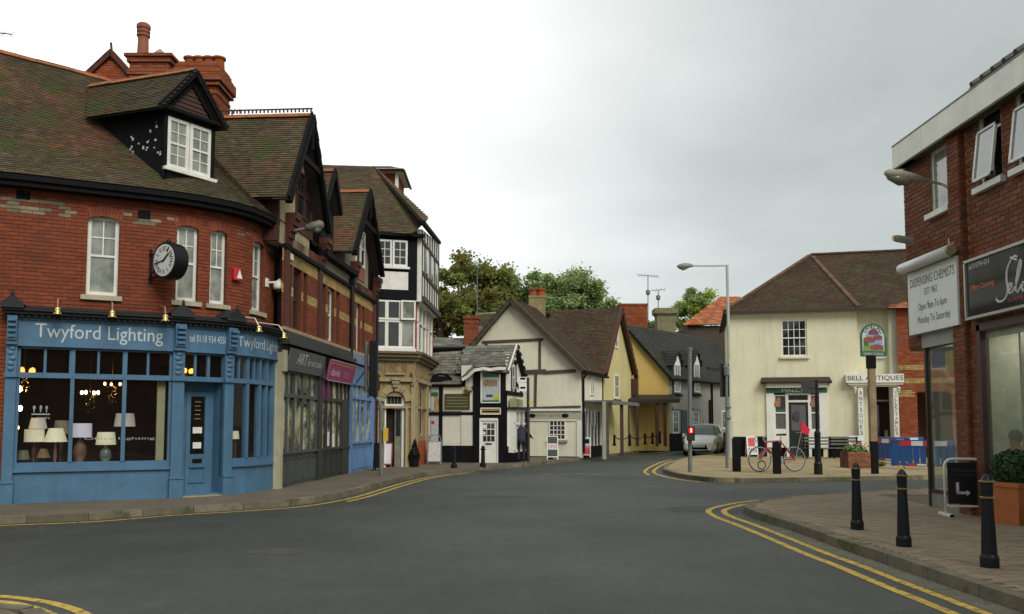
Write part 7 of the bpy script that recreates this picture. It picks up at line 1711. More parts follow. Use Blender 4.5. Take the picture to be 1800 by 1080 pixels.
for k, chh in enumerate('TWYFORD'):
    an_ = R(152 - k * 20.5); cc_ = (Wv / 2 + rr * math.cos(an_), ztp - .0 - Wv / 2 + rr * math.sin(an_)); rd = (math.cos(an_), math.sin(an_)); tg = (math.sin(an_), -math.cos(an_))
    letters(m, chh, lambda u, v: FV.P(cc_[0] + tg[0] * (u - .5) * .11 + rd[0] * (v - .5) * .12, cc_[1] + tg[1] * (u - .5) * .11 + rd[1] * (v - .5) * .12, .012))
m.build('lettering', black, vb)
m = MB(); letters(m, 'PARISH COUNCIL', lambda u, v: FV.P(.08 + (Wv - .16) * u, zb_ + .04 + .08 * v, .012)); m.build('lettering', wl_, vb)
m = MB(); fpoly(m, Fac((FV.P(0, 0).x + .25, Y + .18), (FV.P(0, 0).x + Wv + .2, Y + .22)), archpoly(.12, zb_ + .05, ztp - .25), -.03, 0); m.build('rear_board', M('sign_green_dull', (.07, .12, .05), .6, .4, 6), vsn)

# finger post with dark direction board
b = G(1438.5, 834); Y = b.y; fp_ = top('finger_post', 'black fluted finger post with a dark direction board in front of the barber shop', 'signpost', tuple(b))
def zz(y): return at(1438, y, Y).z
m = MB(); m.lathe([(.125, .12), (.12, zz(815)), (.095, zz(812)), (.085, zz(768)), (.1, zz(766)), (.09, zz(760)), (.05, zz(757)), (.045, zz(672)), (.06, zz(670)), (.0, zz(666))], 14, (b.x, b.y, 0)); m.build('post', blackp, fp_)
m = MB(); q0, q1 = at(1409, 682, Y), at(1438, 671, Y); m.box(q0.x, q1.x, Y - .03, Y + .03, q0.z, q1.z); f1_ = m.build('finger', M('dark_sign_brown', (.03, .03, .025), .5), fp_)
m = MB(); q0, q1 = at(1413, 692, Y), at(1438, 683.5, Y); m.box(q0.x, q1.x, Y - .03, Y + .03, q0.z, q1.z); m.build('finger', M('dark_sign_brown', (.03, .03, .025), .5), fp_)

# bench
def G2(x, y): return G(x, y)
bb = top('bench', 'long dark wooden slatted bench against the cream wall between barber and antique shop', 'bench', (0, 0, 0)); a, b = G(1414, 806), G(1513, 806); Lb = (b - a).length
for i, z in enumerate((.62, .76, .90)): m = MB(); m.bar((0, .26, z), (Lb, .26, z), .03, .075); m.build('back_slat', M('bench_slat', (.13, .12, .10), .6, .3), bb)
for i in range(4): m = MB(); m.bar((0, .2 - i * .12, .45), (Lb, .2 - i * .12, .45), .09, .03); m.build('seat_slat', M('bench_slat', (.13, .12, .10), .6, .3), bb)
for x in (.06, Lb / 2, Lb - .06):
    m = MB(); m.box(x - .03, x + .03, -.22, -.16, 0, .66 if x != Lb / 2 else .45); m.box(x - .03, x + .03, .24, .3, 0, .95); m.box(x - .03, x + .03, -.22, .28, .38, .43)
    if x != Lb / 2: m.box(x - .04, x + .04, -.24, .28, .64, .68)
    m.build('bench_end', black, bb)
place(bb, (a.x, a.y, .12), math.atan2(b.y - a.y, b.x - a.x))

# bicycle
def bicycle():
    t = top('bicycle', 'dark red road bicycle with white tyres parked against the dark wooden post', 'bicycle', (0, 0, 0))
    tyre = M('white_tyre', (.42, .42, .38), .6, .1); frm = M('bike_red', (.30, .010, .035), .35, .1, coat=.3); chrome = M('bike_chrome', (.45, .45, .42), .3, .1, metal=.8)
    def ring(c, r, w_, n=36): return [c + V((r * math.cos(2 * math.pi * k / n), 0, r * math.sin(2 * math.pi * k / n))) for k in range(n + 1)]
    for x in (0, 1.03):
        c = V((x, 0, .335)); m = MB(); m.tube(ring(c, .325, 0), .014, 6, False); wh = m.build('wheel', M('black_tyre', (.015, .015, .015), .7), t, smooth=True)
        m = MB(); m.tube(ring(c, .305, 0), .010, 6, False); m.build('rim', tyre, wh, smooth=True)
        m = MB()
        for k in range(18): a = 2 * math.pi * k / 18; m.bar(c, c + V((.3 * math.cos(a), 0, .3 * math.sin(a))), .0025, .0025)
        m.tube([c - V((0, .04, 0)), c + V((0, .04, 0))], .02, 8); m.build('spokes', chrome, wh)
    hd0, hd1 = V((.2, 0, .62)), V((.17, 0, .78)); st0, bbk = V((.64, 0, .80)), V((.58, 0, .29)); rh = V((1.03, 0, .335)); fh = V((0, 0, .335))
    m = MB()
    for a, b, r in ((hd1, st0, .024), (hd0, bbk, .027), (st0, bbk, .024), (hd0 + V((.004, 0, -.03)), hd1 + V((-.004, 0, .03)), .02)): m.tube([a, b], r, 8)
    for s in (-1, 1): m.tube([bbk, rh + V((0, s * .05, 0))], .015, 6); m.tube([st0 - V((0, 0, .03)), rh + V((0, s * .05, 0))], .014, 6)
    m.build('frame', frm, t)
    m = MB()
    for s in (-1, 1): m.tube([hd0, hd0 + V((-.04, s * .05, -.06)), fh + V((.03, s * .05, .08)), fh + V((0, s * .05, 0))], .018, 6)
    m.build('fork', frm, t)
    m = MB(); m.tube([hd1, hd1 + V((-.02, 0, .12)), hd1 + V((-.08, 0, .14))], .013, 6)
    for s in (-1, 1): q = hd1 + V((-.08, s * .2, .14)); m.tube([hd1 + V((-.08, 0, .14)), q, q + V((-.08, 0, 0)), q + V((-.11, 0, -.06)), q + V((-.07, 0, -.13)), q + V((-.0, 0, -.14))], .012, 6)
    m.build('handlebar', chrome, t)
    m = MB(); m.tube([st0, st0 + V((-.015, 0, .13))], .013, 6); m.build('seat_post', chrome, t)
    m = MB(); c = st0 + V((0, 0, .16)); m.hexa([c + V(q) for q in ((-.13, -.02, -.02), (.12, -.07, -.02), (.12, .07, -.02), (-.13, .02, -.02), (-.14, -.018, .02), (.13, -.065, .035), (.13, .065, .035), (-.14, .018, .02))]); m.build('saddle', blackp, t)
    m = MB(); m.lathe([(.09, -.01), (.09, .01)], 20, bbk + V((0, -.05, 0)), Matrix.Rotation(R(90), 3, 'X')); m.bar(bbk + V((0, -.06, 0)), bbk + V((.12, -.06, -.11)), .02, .012); m.bar(bbk + V((0, .06, 0)), bbk + V((-.12, .06, .11)), .02, .012); m.box(.66, .75, -.13, -.06, .165, .185); m.box(.4, .49, .06, .13, .39, .41); m.build('crankset', chrome, t)
    m = MB(); m.bar(rh + V((0, -.05, .04)), bbk + V((0, -.05, .085)), .006, .006); m.bar(rh + V((0, -.05, -.04)), bbk + V((0, -.05, -.085)), .006, .006); m.build('chain', black, t)
    m = MB(); m.tube([rh + V((0, -.06, 0)), V((1.22, -.06, 1.05))], .007, 5); m.build('flag_pole', chrome, t)
    m = MB(); a = V((1.22, -.06, 1.03)); m.hexa([a + V(q) for q in ((0, 0, .0), (.22, .02, -.08), (.22, .05, -.08), (0, .03, 0), (.01, 0, .3), (.27, .02, .08), (.27, .05, .08), (.01, .03, .3))]); m.build('flag', M('red_flag', (.62, .012, .04), .5, .3, 20), t)
    m = MB(); m.tube([c + V((.11 * math.cos(a), -.04, .11 * math.sin(a))) for c in (V((.03, 0, .18)),) for a in [2 * math.pi * k / 20 for k in range(21)]], .013, 6, False); m.build('coiled_lock', black, t, smooth=True)
    return t
bk2 = bicycle(); a, b = G(1336, 830), G(1397, 829); sc_b = (b - a).length / 1.03
place(bk2, (a.x, a.y, .12), math.atan2(b.y - a.y, b.x - a.x), sc_b)

# blue plastic road barriers
blu = M('barrier_blue', (.012, .07, .24), .45, .15, 3); wht = M('barrier_white', (.6, .62, .6), .5)
def barrier():
    t = top('road_barrier', 'blue plastic barrier', 'barrier', (0, 0, 0), 'blue plastic barriers round the roadworks')
    m = MB(); W_, H_ = 1.95, .98
    for q in ((0, W_, .72, .98), (0, W_, .1, .2), (0, .09, .1, .95), (W_ - .09, W_, .1, .95)): m.box(q[0], q[1], -.03, .03, q[2], q[3])
    for k in range(9): x = .09 + k * .205; m.box(x, x + .165, -.025, .025, .2, .72)
    m.build('barrier_panel', blu, t)
    for k in range(4): m = MB(); m.box(.28 + k * .36, .28 + k * .36 + .355, -.036, -.031, .78, .94); m.build('reflective_strip', (redpl, wht)[k % 2], t)
    for k in range(3): m = MB(); m.box(.5 + k * .3, .5 + k * .3 + .29, -.036, -.031, .12, .18); m.build('low_strip', (redpl, wht)[k % 2], t)
    for x in (.3, 1.6): m = MB(); m.hexa([V(q) for q in ((x - .1, -.35, 0), (x + .1, -.35, 0), (x + .1, .35, 0), (x - .1, .35, 0), (x - .06, -.1, .12), (x + .06, -.1, .12), (x + .06, .1, .12), (x - .06, .1, .12))]); m.build('foot', M('barrier_foot_yellow', (.32, .22, .03), .7, .3, 8), t)
    return t
ba = barrier(); a, b = G(1567, 824), G(1645, 826); place(ba, (a.x, a.y, .12), math.atan2(b.y - a.y, b.x - a.x)); ba['label'] = 'blue plastic barrier with red and white reflective strip facing the road'
bb_ = copy_tree(ba, label='blue plastic barrier turned away at the left end, next to the village sign post'); a = G(1545, 815); place(bb_, (a.x + .05, a.y + .9, .12), R(-68))
bb_ = copy_tree(ba, label='blue plastic barrier at the back, against the antique shop doorway'); a = G(1550, 812); place(bb_, (a.x + .4, a.y + 1.2, .12), R(5))

# silver car
def car():
    t = top('car', 'silver five door hatchback with headlights facing the square, on the far road', 'car', (0, 0, 0))
    st_ = [(0.0, .66, .30, .62, .66, .45), (.10, .78, .24, .74, .80, .5), (.35, .84, .22, .86, .96, .6), (.62, .86, .22, .90, .98, .72), (.74, .865, .22, .93, 1.03, .80), (1.15, .87, .22, 1.0, 1.44, .74), (1.45, .87, .22, 1.03, 1.60, .68), (2.3, .87, .22, 1.06, 1.66, .68), (3.2, .87, .22, 1.07, 1.63, .68), (3.75, .85, .24, 1.06, 1.52, .62), (4.02, .78, .3, 1.0, 1.05, .55)]
    def bodypt(y, u):
        i = 0
        while i < len(st_) - 2 and y > st_[i + 1][0]: i += 1
        a, b = st_[i], st_[i + 1]; f = min(1, max(0, (y - a[0]) / (b[0] - a[0]))); q = [a[k] + (b[k] - a[k]) * f for k in range(6)]
        _, w_, zl, zb, zt, wr = q
        s = 1 if u >= 0 else -1; u = abs(u)
        ring = [(0, zl - .03), (w_ * .9, zl), (w_, zl + .14), (w_ * 1.0, (zl + zb) / 2), (w_ * .97, zb), (w_ * .45 + wr * .55 * 1.0, zb + (zt - zb) * .55), (wr, zt - .05 * (zt - zb) - .015), (wr * .5, zt), (0, zt + .01)]
        x = u * 8; k = min(7, int(x)); g = x - k
        return V((s * (ring[k][0] + (ring[k + 1][0] - ring[k][0]) * g), q[0], ring[k][1] + (ring[k + 1][1] - ring[k][1]) * g))
    ys = [0, .05, .1, .22, .35, .5, .65, .8, .95, 1.05, 1.2, 1.35, 1.55, 1.75, 2.0, 2.3, 2.7, 3.2, 3.5, 3.75, 3.9, 4.02]
    us = [k / 16 for k in range(-16, 17)]
    m = MB(); n = len(us)
    for y in ys: m.v += [bodypt(y, u) for u in us]
    for i in range(len(ys) - 1):
        for k in range(n - 1): m.f.append((i * n + k, i * n + k + 1, (i + 1) * n + k + 1, (i + 1) * n + k))
    m.f.append(tuple(range(n - 1))); m.f.append(tuple((len(ys) - 1) * n + k for k in range(n - 2, -1, -1)))
    bd_o = m.build('body', M('silver_paint', (.90, .92, .92), .3, .03, metal=0, coat=.6), t, smooth=True)
    bd_o.data.polygons[-1].use_smooth = False; bd_o.data.polygons[-2].use_smooth = False
    def patchy(name, y0, y1, u0, u1, mat, off=.012, ny=8, nu=8, parent=None):
        m = MB(); N_ = []
        for i in range(ny + 1):
            for j in range(nu + 1):
                y = y0 + (y1 - y0) * i / ny; u = u0 + (u1 - u0) * j / nu; p = bodypt(y, u); e = .01
                nn = (bodypt(y + e, u) - bodypt(y - e, u)).cross(bodypt(y, u + e) - bodypt(y, u - e))
                nn = nn.normalized() if nn.length > 1e-9 else V((0, 0, 1)); c = V((0, y, .8))
                if nn.dot(p - c) < 0: nn = -nn
                m.v.append(p + nn * off)
        for i in range(ny):
            for j in range(nu): a = i * (nu + 1) + j; m.f.append((a, a + 1, a + nu + 2, a + nu + 1))
        return m.build(name, mat, parent or t, smooth=True)
    cg = M('car_glass', (.09, .125, .115), .04, .3, 2, spec=1)
    patchy('windscreen', .76, 1.42, .62, 1.0, cg); patchy('windscreen', .76, 1.42, -.62, -1.0, cg)
    for s in (-1, 1):
        patchy('side_window', 1.55, 2.35, s * .525, s * .72, cg); patchy('side_window', 2.42, 3.3, s * .525, s * .72, cg)
        hl = patchy('headlight', .08, .46, s * .40, s * .56, M('headlight_glass', (.5, .53, .53), .1, .2, 20, spec=1), .015)
        m = MB(); m.box(s * .94 - .08, s * .94 + .08, 1.15, 1.26, .98, 1.14); m.build('wing_mirror', M('silver_paint', (.90, .92, .92), .3), t)
        for y in (.78, 3.3):
            m = MB(); Mw = Matrix.Rotation(R(90), 3, 'Y'); m.lathe([(.2, -.11), (.3, -.11), (.315, -.08), (.315, .08), (.3, .11), (.2, .11)], 22, (s * .77, y, .315), Mw); wl_o = m.build('wheel', M('tyre_black', (.012, .012, .012), .8), t)
            m = MB(); m.lathe([(.2, 0), (.19, .02), (.05, .03)], 14, (s * (.885), y, .315), Matrix.Rotation(R(90 * s), 3, 'Y')); m.build('rim', M('rim_grey', (.3, .3, .3), .4, metal=.5), wl_o)
            m = MB(); m.lathe([(.36, 0), (.36, .012)], 22, (s * .862, y, .34), Matrix.Rotation(R(90 * s), 3, 'Y')); m.build('wheel_arch', M('arch_black', (.01, .01, .01), .8), t)
    m = MB(); m.hexa([V(q) for q in ((-.44, -.03, .33), (.44, -.03, .33), (.44, .1, .33), (-.44, .1, .33), (-.36, -.025, .56), (.36, -.025, .56), (.36, .1, .56), (-.36, .1, .56))]); m.build('grille', black, t)
    m = MB(); m.box(-.30, .30, -.05, -.032, .44, .57); m.build('number_plate', M('plate_white', (.55, .55, .52), .5), t)
    m = MB(); m.box(-.5, .5, .0, .12, .22, .28); m.build('lower_grille', M('arch_black', (.01, .01, .01), .8), t)
    m = MB(); m.tube([(0, 1.8, 1.6), (0, 1.95, 1.95)], .008, 4); m.build('aerial', black, t)
    m = MB(); m.lathe([(.05, 0), (.05, .003)], 10, (.46, 1.22, 1.215), Matrix.Rotation(R(-60), 3, 'X')); m.build('tax_disc', white, t)
    return t
cr = car(); p = gp(1229, 802, 0); place(cr, (p.x - .0, p.y, .004), R(-20))

# conical topiary, television aerials, thin mast
p = G(728, 821); tpn = top('topiary', 'dark conical evergreen in a black pot beside the stone doorway', 'plant', tuple(p))
m = MB(); m.lathe([(.15, .12), (.2, .45), (.21, .47)], 12, (p.x, p.y, 0)); m.build('pot', blackp, tpn)
m = MB(); rn = random.Random(5)
for k in range(1500):
    h = rn.random() ** 1.4; a = rn.random() * 6.28; r = .2 * (1 - h) * (.8 + .3 * rn.random()); q = p + V((r * math.cos(a), r * math.sin(a), .33 + h * .75)); s = .03
    d = V((rn.gauss(0, 1), rn.gauss(0, 1), rn.gauss(0, 1))).normalized(); u = d.cross(V((0, 0, 1))).normalized(); m.quad(q - u * s, q + d * s, q + u * s, q - d * s)
m.build('foliage', M('topiary_leaves', (.012, .022, .012), .8, .3, rnd=.4), tpn)
def aerial(x, y0, y1, Y, label, hw, n, ydir=.4, n2=0):
    b, tpt = at(x, y1, Y), at(x, y0, Y); t = top('television_aerial', label, 'aerial', tuple(b)); m = MB(); m.tube([b, tpt], .03, 5); m.build('mast', steel, t)
    m = MB(); d = V((1, ydir, 0)).normalized(); c = tpt; m.tube([c - d * hw, c + d * hw], .02, 4)
    for k in range(n): q = c - d * hw + d * (2 * hw * k / (n - 1)); e = V((-d.y, d.x, 0)) * .2 + V((0, 0, .16)); m.tube([q - e, q + e], .012, 4)
    m.build('antenna', steel, t)
    if n2:
        m = MB(); c = b.lerp(tpt, .62); m.lathe([(.03, -.2), (.14, -.1), (.14, .1), (.03, .2)], 6, c); m.build('amplifier_box', steel, t)
aerial(1139, 485, 562, 54, 'tall television aerial on the red brick stack behind the yellow wall', .75, 8, .4, 1); aerial(1157, 510, 545, 55, 'short television aerial above the mossy chimney', .45, 4, -.5, 1)
aerial(408, 194, 206, 25, 'small television aerial on the ridge beside the pierced cresting', .22, 4, .3); aerial(839, 468, 560, 44, 'thin pale mast rising above the left brick chimney', .02, 2)
aerial(-2, 58, 95, 21, 'small television aerial at the left edge above the brown ridge', .3, 4, .3)

# ================================================================== PEOPLE
def person_mesh(name, joints, edges, mat, parent, sub=2):
    """joints: name -> (x, y, z, r); grown with the skin modifier into one surface"""
    keys = list(joints); me = bpy.data.meshes.new(name); me.from_pydata([joints[k][:3] for k in keys], [(keys.index(a), keys.index(b)) for a, b in edges], [])
    o = bpy.data.objects.new(name, me); C.objects.link(o); md = o.modifiers.new('skin', 'SKIN'); md.use_smooth_shade = True
    me.skin_vertices[0].data[0].use_root = True
    for i, k in enumerate(keys):
        r = joints[k][3]; me.skin_vertices[0].data[i].radius = (r, r) if not isinstance(r, tuple) else r
    sb_ = o.modifiers.new('sub', 'SUBSURF'); sb_.levels = sub; sb_.render_levels = sub
    bpy.context.view_layer.update(); m2 = bpy.data.meshes.new_from_object(o.evaluated_get(bpy.context.evaluated_depsgraph_get()))
    bpy.data.objects.remove(o); m2.name = name; m2.materials.clear(); m2.materials.append(mat); m2.polygons.foreach_set('use_smooth', [True] * len(m2.polygons))
    o = bpy.data.objects.new(name, m2); C.objects.link(o)
    if parent: o.parent = parent
    ORG[o] = V((0, 0, 0)); return o
skin = M('skin', (.34, .18, .12), .6, .1)
navy = M('navy_coat', (.014, .018, .035), .8, .3, 6); trs = M('dark_trousers', (.015, .015, .018), .85, .2)
pn_ = top('person', 'person in navy coat and dark trousers bending forward by the telegraph pole', 'person', (0, 0, 0))
J = {'pel': (0, 0, .92, .15), 'wst': (.01, -.05, 1.05, .14), 'chs': (.05, -.2, 1.27, .16), 'nck': (.10, -.33, 1.40, .06), 'hd0': (.12, -.40, 1.43, .085), 'hd1': (.13, -.47, 1.50, .09),
     'shl': (-.14, -.22, 1.32, .07), 'ell': (-.24, -.4, 1.12, .05), 'wrl': (-.33, -.52, 1.0, .035), 'hnl': (-.37, -.57, .97, .03), 'shr': (.22, -.2, 1.3, .07), 'elr': (.27, -.32, 1.06, .05), 'wrr': (.25, -.5, .96, .035), 'hnr': (.24, -.56, .94, .03),
     'hpl': (-.1, 0, .86, .1), 'knl': (-.11, -.05, .5, .07), 'anl': (-.11, .04, .1, .05), 'tol': (-.11, -.12, .04, .045), 'hpr': (.1, 0, .86, .1), 'knr': (.11, -.02, .5, .07), 'anr': (.11, .05, .1, .05), 'tor': (.12, -.11, .04, .045)}
Ed = [('pel', 'wst'), ('wst', 'chs'), ('chs', 'nck'), ('nck', 'hd0'), ('hd0', 'hd1'), ('chs', 'shl'), ('shl', 'ell'), ('ell', 'wrl'), ('wrl', 'hnl'), ('chs', 'shr'), ('shr', 'elr'), ('elr', 'wrr'), ('wrr', 'hnr'), ('pel', 'hpl'), ('hpl', 'knl'), ('knl', 'anl'), ('anl', 'tol'), ('pel', 'hpr'), ('hpr', 'knr'), ('knr', 'anr'), ('anr', 'tor')]
person_mesh('body', J, Ed, trs, pn_)
m = MB()
prof = [((0, .03, .74), .19, .17), ((0, .0, .95), .19, .17), ((.01, -.05, 1.08), .18, .16), ((.04, -.15, 1.22), .21, .17), ((.07, -.22, 1.33), .20, .15), ((.09, -.29, 1.40), .12, .1), ((.10, -.32, 1.42), .07, .06)]
n = 16; base = 0
for (c, rx, ry) in prof: m.v += [V(c) + V((rx * math.cos(2 * math.pi * k / n), ry * math.sin(2 * math.pi * k / n), 0)) for k in range(n)]
for i in range(len(prof) - 1):
    for k in range(n): m.f.append((i * n + k, i * n + (k + 1) % n, (i + 1) * n + (k + 1) % n, (i + 1) * n + k))
m.f.append(tuple(range(n - 1, -1, -1)))
for s, e_, w__ in (('shl', 'ell', 'wrl'), ('shr', 'elr', 'wrr')): m.tube([V(J[s][:3]), V(J[e_][:3]), V(J[w__][:3])], [.085, .068, .05], 10)
m.build('coat', navy, pn_, smooth=True)
m = MB(); m.ball((.13, -.46, 1.5), .098, 12, (1, 1.05, 1.1)); m.build('hair', M('grey_hair', (.16, .15, .14), .8, .2), pn_, smooth=True)
def hand(parent, wrist, dirv, side, mat):
    wr, d = V(wrist), V(dirv).normalized(); sx_ = d.cross(V((0, 0, 1))).normalized(); up = sx_.cross(d)
    j = {'w': (*wr, .028), 'p': (*(wr + d * .05), .032)}; e_ = [('w', 'p')]
    for k, (o, L) in enumerate(((-.027, .062), (-.009, .07), (.009, .066), (.027, .052))):
        a = wr + d * .085 + sx_ * o; b = a + d * L * .55 - up * .01; c = b + d * L * .35 - up * .028
        j['a%d' % k] = (*a, .0095); j['b%d' % k] = (*b, .0085); j['c%d' % k] = (*c, .007); e_ += [('p', 'a%d' % k), ('a%d' % k, 'b%d' % k), ('b%d' % k, 'c%d' % k)]
    a = wr + d * .035 + sx_ * side * .036; b = a + d * .035 + sx_ * side * .02 - up * .015; j['t0'] = (*a, .012); j['t1'] = (*b, .009); e_ += [('w', 't0'), ('t0', 't1')]
    person_mesh('hand', j, e_, mat, parent, 1)
hand(pn_, J['wrl'][:3], (-.4, -.6, -.35), 1, skin); hand(pn_, J['wrr'][:3], (-.1, -.7, -.2), -1, skin)
p = G(916, 812.5); place(pn_, (p.x, p.y, .12), R(170), .99)
# customer sitting inside the cafe, seen through the glass
ps = top('person', 'seated grey haired person in white shirt behind the cafe window, above the planter', 'person', (0, 0, 0))
shirt = M('white_shirt', (.55, .55, .52), .8, .08)
J2 = {'pel': (0, 0, .52, .15), 'wst': (0, 0, .66, .13), 'chs': (0, -.03, .88, .15), 'nck': (0, -.05, 1.06, .055), 'hd0': (0, -.07, 1.14, .075), 'hd1': (0, -.07, 1.24, .085), 'shl': (-.19, -.03, .98, .065), 'ell': (-.24, -.1, .72, .05), 'wrl': (-.14, -.32, .76, .035), 'shr': (.19, -.03, .98, .065), 'elr': (.24, -.1, .72, .05), 'wrr': (.14, -.32, .76, .035),
      'hpl': (-.1, -.06, .5, .1), 'knl': (-.12, -.45, .5, .075), 'anl': (-.12, -.43, .1, .05), 'tol': (-.12, -.55, .05, .04), 'hpr': (.1, -.06, .5, .1), 'knr': (.12, -.45, .5, .075), 'anr': (.12, -.43, .1, .05), 'tor': (.12, -.55, .05, .04)}
E2 = [('pel', 'wst'), ('wst', 'chs'), ('chs', 'nck'), ('nck', 'hd0'), ('hd0', 'hd1'), ('chs', 'shl'), ('shl', 'ell'), ('ell', 'wrl'), ('chs', 'shr'), ('shr', 'elr'), ('elr', 'wrr'), ('pel', 'hpl'), ('hpl', 'knl'), ('knl', 'anl'), ('anl', 'tol'), ('pel', 'hpr'), ('hpr', 'knr'), ('knr', 'anr'), ('anr', 'tor')]
person_mesh('body', J2, E2, skin, ps)
J3 = {k: (v[0], v[1], v[2], v[3] * 1.16) for k, v in J2.items() if k in ('pel', 'wst', 'chs', 'shl', 'ell', 'shr', 'elr', 'hpl', 'knl', 'anl', 'hpr', 'knr', 'anr')}
J3t = {k: v for k, v in J3.items() if k in ('pel', 'wst', 'chs', 'shl', 'ell', 'shr', 'elr')}; J3t['sl'] = (-.15, -.28, .755, .045); J3t['sr'] = (.15, -.28, .755, .045)
person_mesh('shirt', J3t, [e for e in E2 if e[0] in J3t and e[1] in J3t] + [('ell', 'sl'), ('elr', 'sr')], shirt, ps)
J3l = {k: v for k, v in J3.items() if k in ('pel', 'hpl', 'knl', 'anl', 'hpr', 'knr', 'anr')}; person_mesh('trousers', J3l, [e for e in E2 if e[0] in J3l and e[1] in J3l], trs, ps)
m = MB(); m.ball((0, -.05, 1.23), .108, 14, (.93, 1.0, 1.05)); m.build('hair', M('grey_hair_dark', (.10, .095, .09), .8, .2), ps, smooth=True)
m = MB(); m.ball((0, -.175, 1.19), .018, 8, (.8, 1, 1.3)); m.build('nose', skin, ps, smooth=True)
for s in (-1, 1): m = MB(); m.ball((s * .035, -.155, 1.225), .012, 8); m.build('eye', M('eye_dark', (.03, .025, .02), .3), ps, smooth=True)
hand(ps, J2['wrl'][:3], (.2, -1, 0), 1, skin); hand(ps, J2['wrr'][:3], (-.2, -1, 0), -1, skin)
q = at(1790, 782, 13.5); 
place(ps, (q.x, q.y, q.z - 1.1), R(-70))
chx = top('chair', 'dark wooden chair under the seated cafe customer', 'chair', (0, 0, 0)); m = MB(); m.box(-.2, .2, -.2, .2, .38, .42); m.build('seat', wood_d, chx); m = MB(); m.box(-.2, .2, .18, .21, .42, .85); m.build('backrest', wood_d, chx)
for a in (-.18, .18):
    for b in (-.18, .18): m = MB(); m.box(a - .02, a + .02, b - .02, b + .02, 0, .38); m.build('leg', wood_d, chx)
place(chx, (q.x, q.y, q.z - 1.1 + .01), R(-70))
tb_ = top('cafe_table', 'small pale cafe table inside the window holding an upright menu', 'table', (q.x + .1, q.y + .5, 0)); c = V((q.x + .06, q.y + .5, 0)); zt = q.z - 1.1
m = MB(); m.lathe([(.33, zt + .7), (.33, zt + .73)], 20, c); m.build('table_top', stone_l, tb_); m = MB(); m.lathe([(.22, zt), (.03, zt + .03), (.03, zt + .7)], 12, c); m.build('pedestal', black, tb_)
m = MB(); m.box(c.x - .08, c.x + .0, c.y - .2, c.y - .19, zt + .73, zt + .95); thing1('menu_card', 'small black and white menu card standing on the cafe table', 'menu', m, wb, (c.x, c.y, zt + .73))

# ================================================================== TREES
def tree(label, c, base_y, rad, n, mats, clumps, seed, size, group='trees behind the roofs', kind='broadleaf_tree'):
    """trunk with limbs, a crown of leaf clumps with gaps"""
    rn = random.Random(seed); c = V(c); t = top(kind, label, 'tree', (c.x, c.y, 0), group)
    cl = []
    for k in range(clumps):
        d = V((rn.gauss(0, 1), rn.gauss(0, 1), rn.gauss(0, 1))).normalized(); f = rn.random() ** .45
        cl.append((c + V((d.x * rad[0], d.y * rad[1], d.z * rad[2])) * f * (.82 + .4 * rn.random()), rn.uniform(.10, .26) * rad[0]))
    m = MB(); b = V((c.x, c.y, 0)); fk = V((c.x, c.y, c.z - rad[2] * .5)); m.tube([b, b.lerp(fk, .5) + V((.1, 0, 0)), fk, c], [.38, .32, .26, .12], 8); m.build('trunk', M('bark', (.07, .055, .04), .9, .3, 4, .5), t)
    m = MB()
    for p, r in cl[:: 2]: mid_ = fk.lerp(p, .5) + V((0, 0, -.2)); m.tube([fk, mid_, p], [.12, .06, .02], 5)
    m.build('branches', M('bark', (.07, .055, .04), .9), t)
    per = int(n * 1.5) // (clumps * len(mats))
    for mi, mt in enumerate(mats):
        m = MB()
        for p, r in cl[mi::len(mats)]:
            for k in range(per * len(mats)):
                d = V((rn.gauss(0, 1), rn.gauss(0, 1), rn.gauss(0, .75))) * r * .62; q = p + d; a = V((rn.gauss(0, 1), rn.gauss(0, 1), rn.gauss(0, 1) + .6)).normalized(); u = a.cross(V((rn.gauss(0, 1), rn.gauss(0, 1), .1))).normalized(); v_ = a.cross(u); s = size * (.5 + rn.random())
                m.quad(q - u * s * .45, q - v_ * s * .6, q + u * s * .45, q + v_ * s * .6)
        m.build('crown', mt, t)
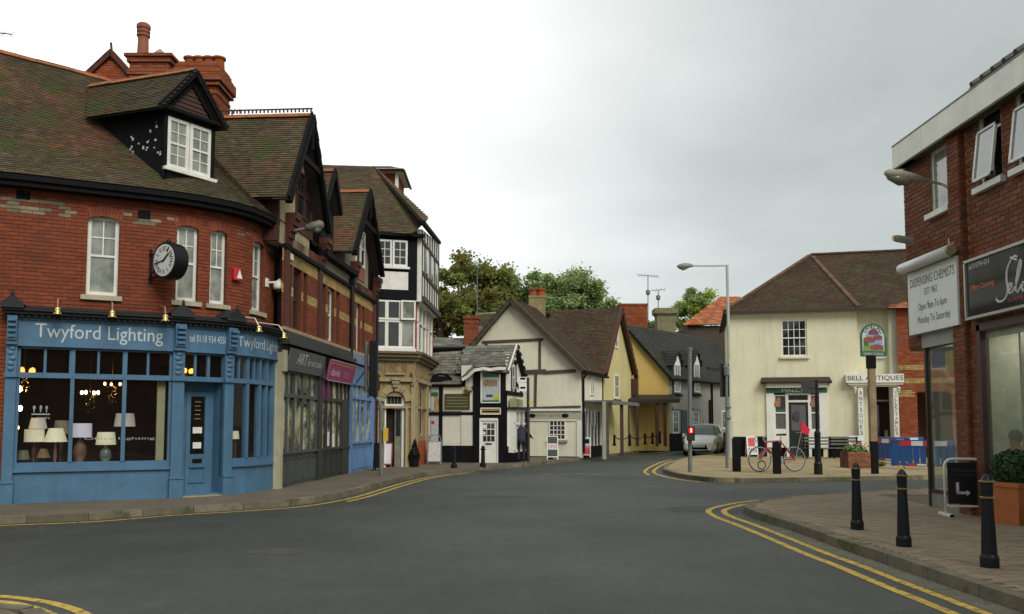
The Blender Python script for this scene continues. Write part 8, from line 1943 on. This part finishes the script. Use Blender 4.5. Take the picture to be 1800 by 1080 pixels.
g1 = M('olive_leaves', (.24, .27, .07), .8, .25, .5, trans=.45, rnd=.4, hue=.02); g2 = M('rusty_leaves', (.27, .24, .06), .8, .25, .5, trans=.45, rnd=.4, hue=.02); g3 = M('green_leaves', (.30, .40, .15), .8, .2, .5, trans=.45, rnd=.4, hue=.015); g3b = M('pale_green_leaves', (.36, .45, .20), .8, .2, .5, trans=.45, rnd=.4, hue=.015); g4 = M('yellow_green_leaves', (.45, .52, .10), .8, .2, .5, trans=.45, rnd=.4, hue=.015)
def tc3(x, y, Y): return tuple(at(x, y, Y))
tree('large olive and rusty autumn tree left of centre behind the black and white cottage', tc3(838, 530, 62), 0, (3.3, 3.2, 3.4), 25500, (g1, g2), 60, 1, 0.17)
tree('dense dark olive tree low behind the slate roof at the timbered corner building', tc3(775, 545, 60), 0, (2.2, 2.4, 3.2), 13600, (g1,), 36, 2, 0.17)
tree('olive tree crown directly left of the ochre chimney', tc3(905, 545, 63), 0, (2.6, 2.4, 2.1), 11050, (g1, g3), 30, 3, 0.16)
tree('light green tree directly behind the ochre chimney of the cream cottage', tc3(990, 530, 66), 0, (3.0, 2.6, 2.3), 17000, (g3, g3b), 46, 4, 0.17)
tree('light green tree crown at the right end above the brown roof', tc3(1045, 545, 68), 0, (2.1, 2.2, 1.6), 9350, (g3b, g3), 30, 5, 0.16)
tree('small yellow green tree between the mossy chimney and the orange roof', tc3(1222, 548, 72), 0, (1.9, 2, 1.75), 11900, (g4, g3), 34, 6, 0.15)
tree('small green bush tree beside the tall television aerial behind the grey row', tc3(1160, 572, 70), 0, (1.2, 1.2, .8), 3740, (g3,), 14, 7, 0.18)
leafball(V((0, 0, 0)) + at(470, 340, 21.0), .25, 300, .06, M('gutter_moss', (.06, .1, .015), .9, .3, rnd=.3), cs, name='moss_clump', sc=(1.5, 1, .5), shell=.2)
for (x, y, n_) in ((30, 884, 60), (488, 856, 90), (1330 + 0, 0, 0)):
    if n_: p = G(x, y); leafball(p + V((0, -.03, .03)), .16, n_, .05, M('weeds', (.06, .1, .02), .9, .3, rnd=.3), lp, name='weeds', sc=(1.6, .4, .35), shell=.1)
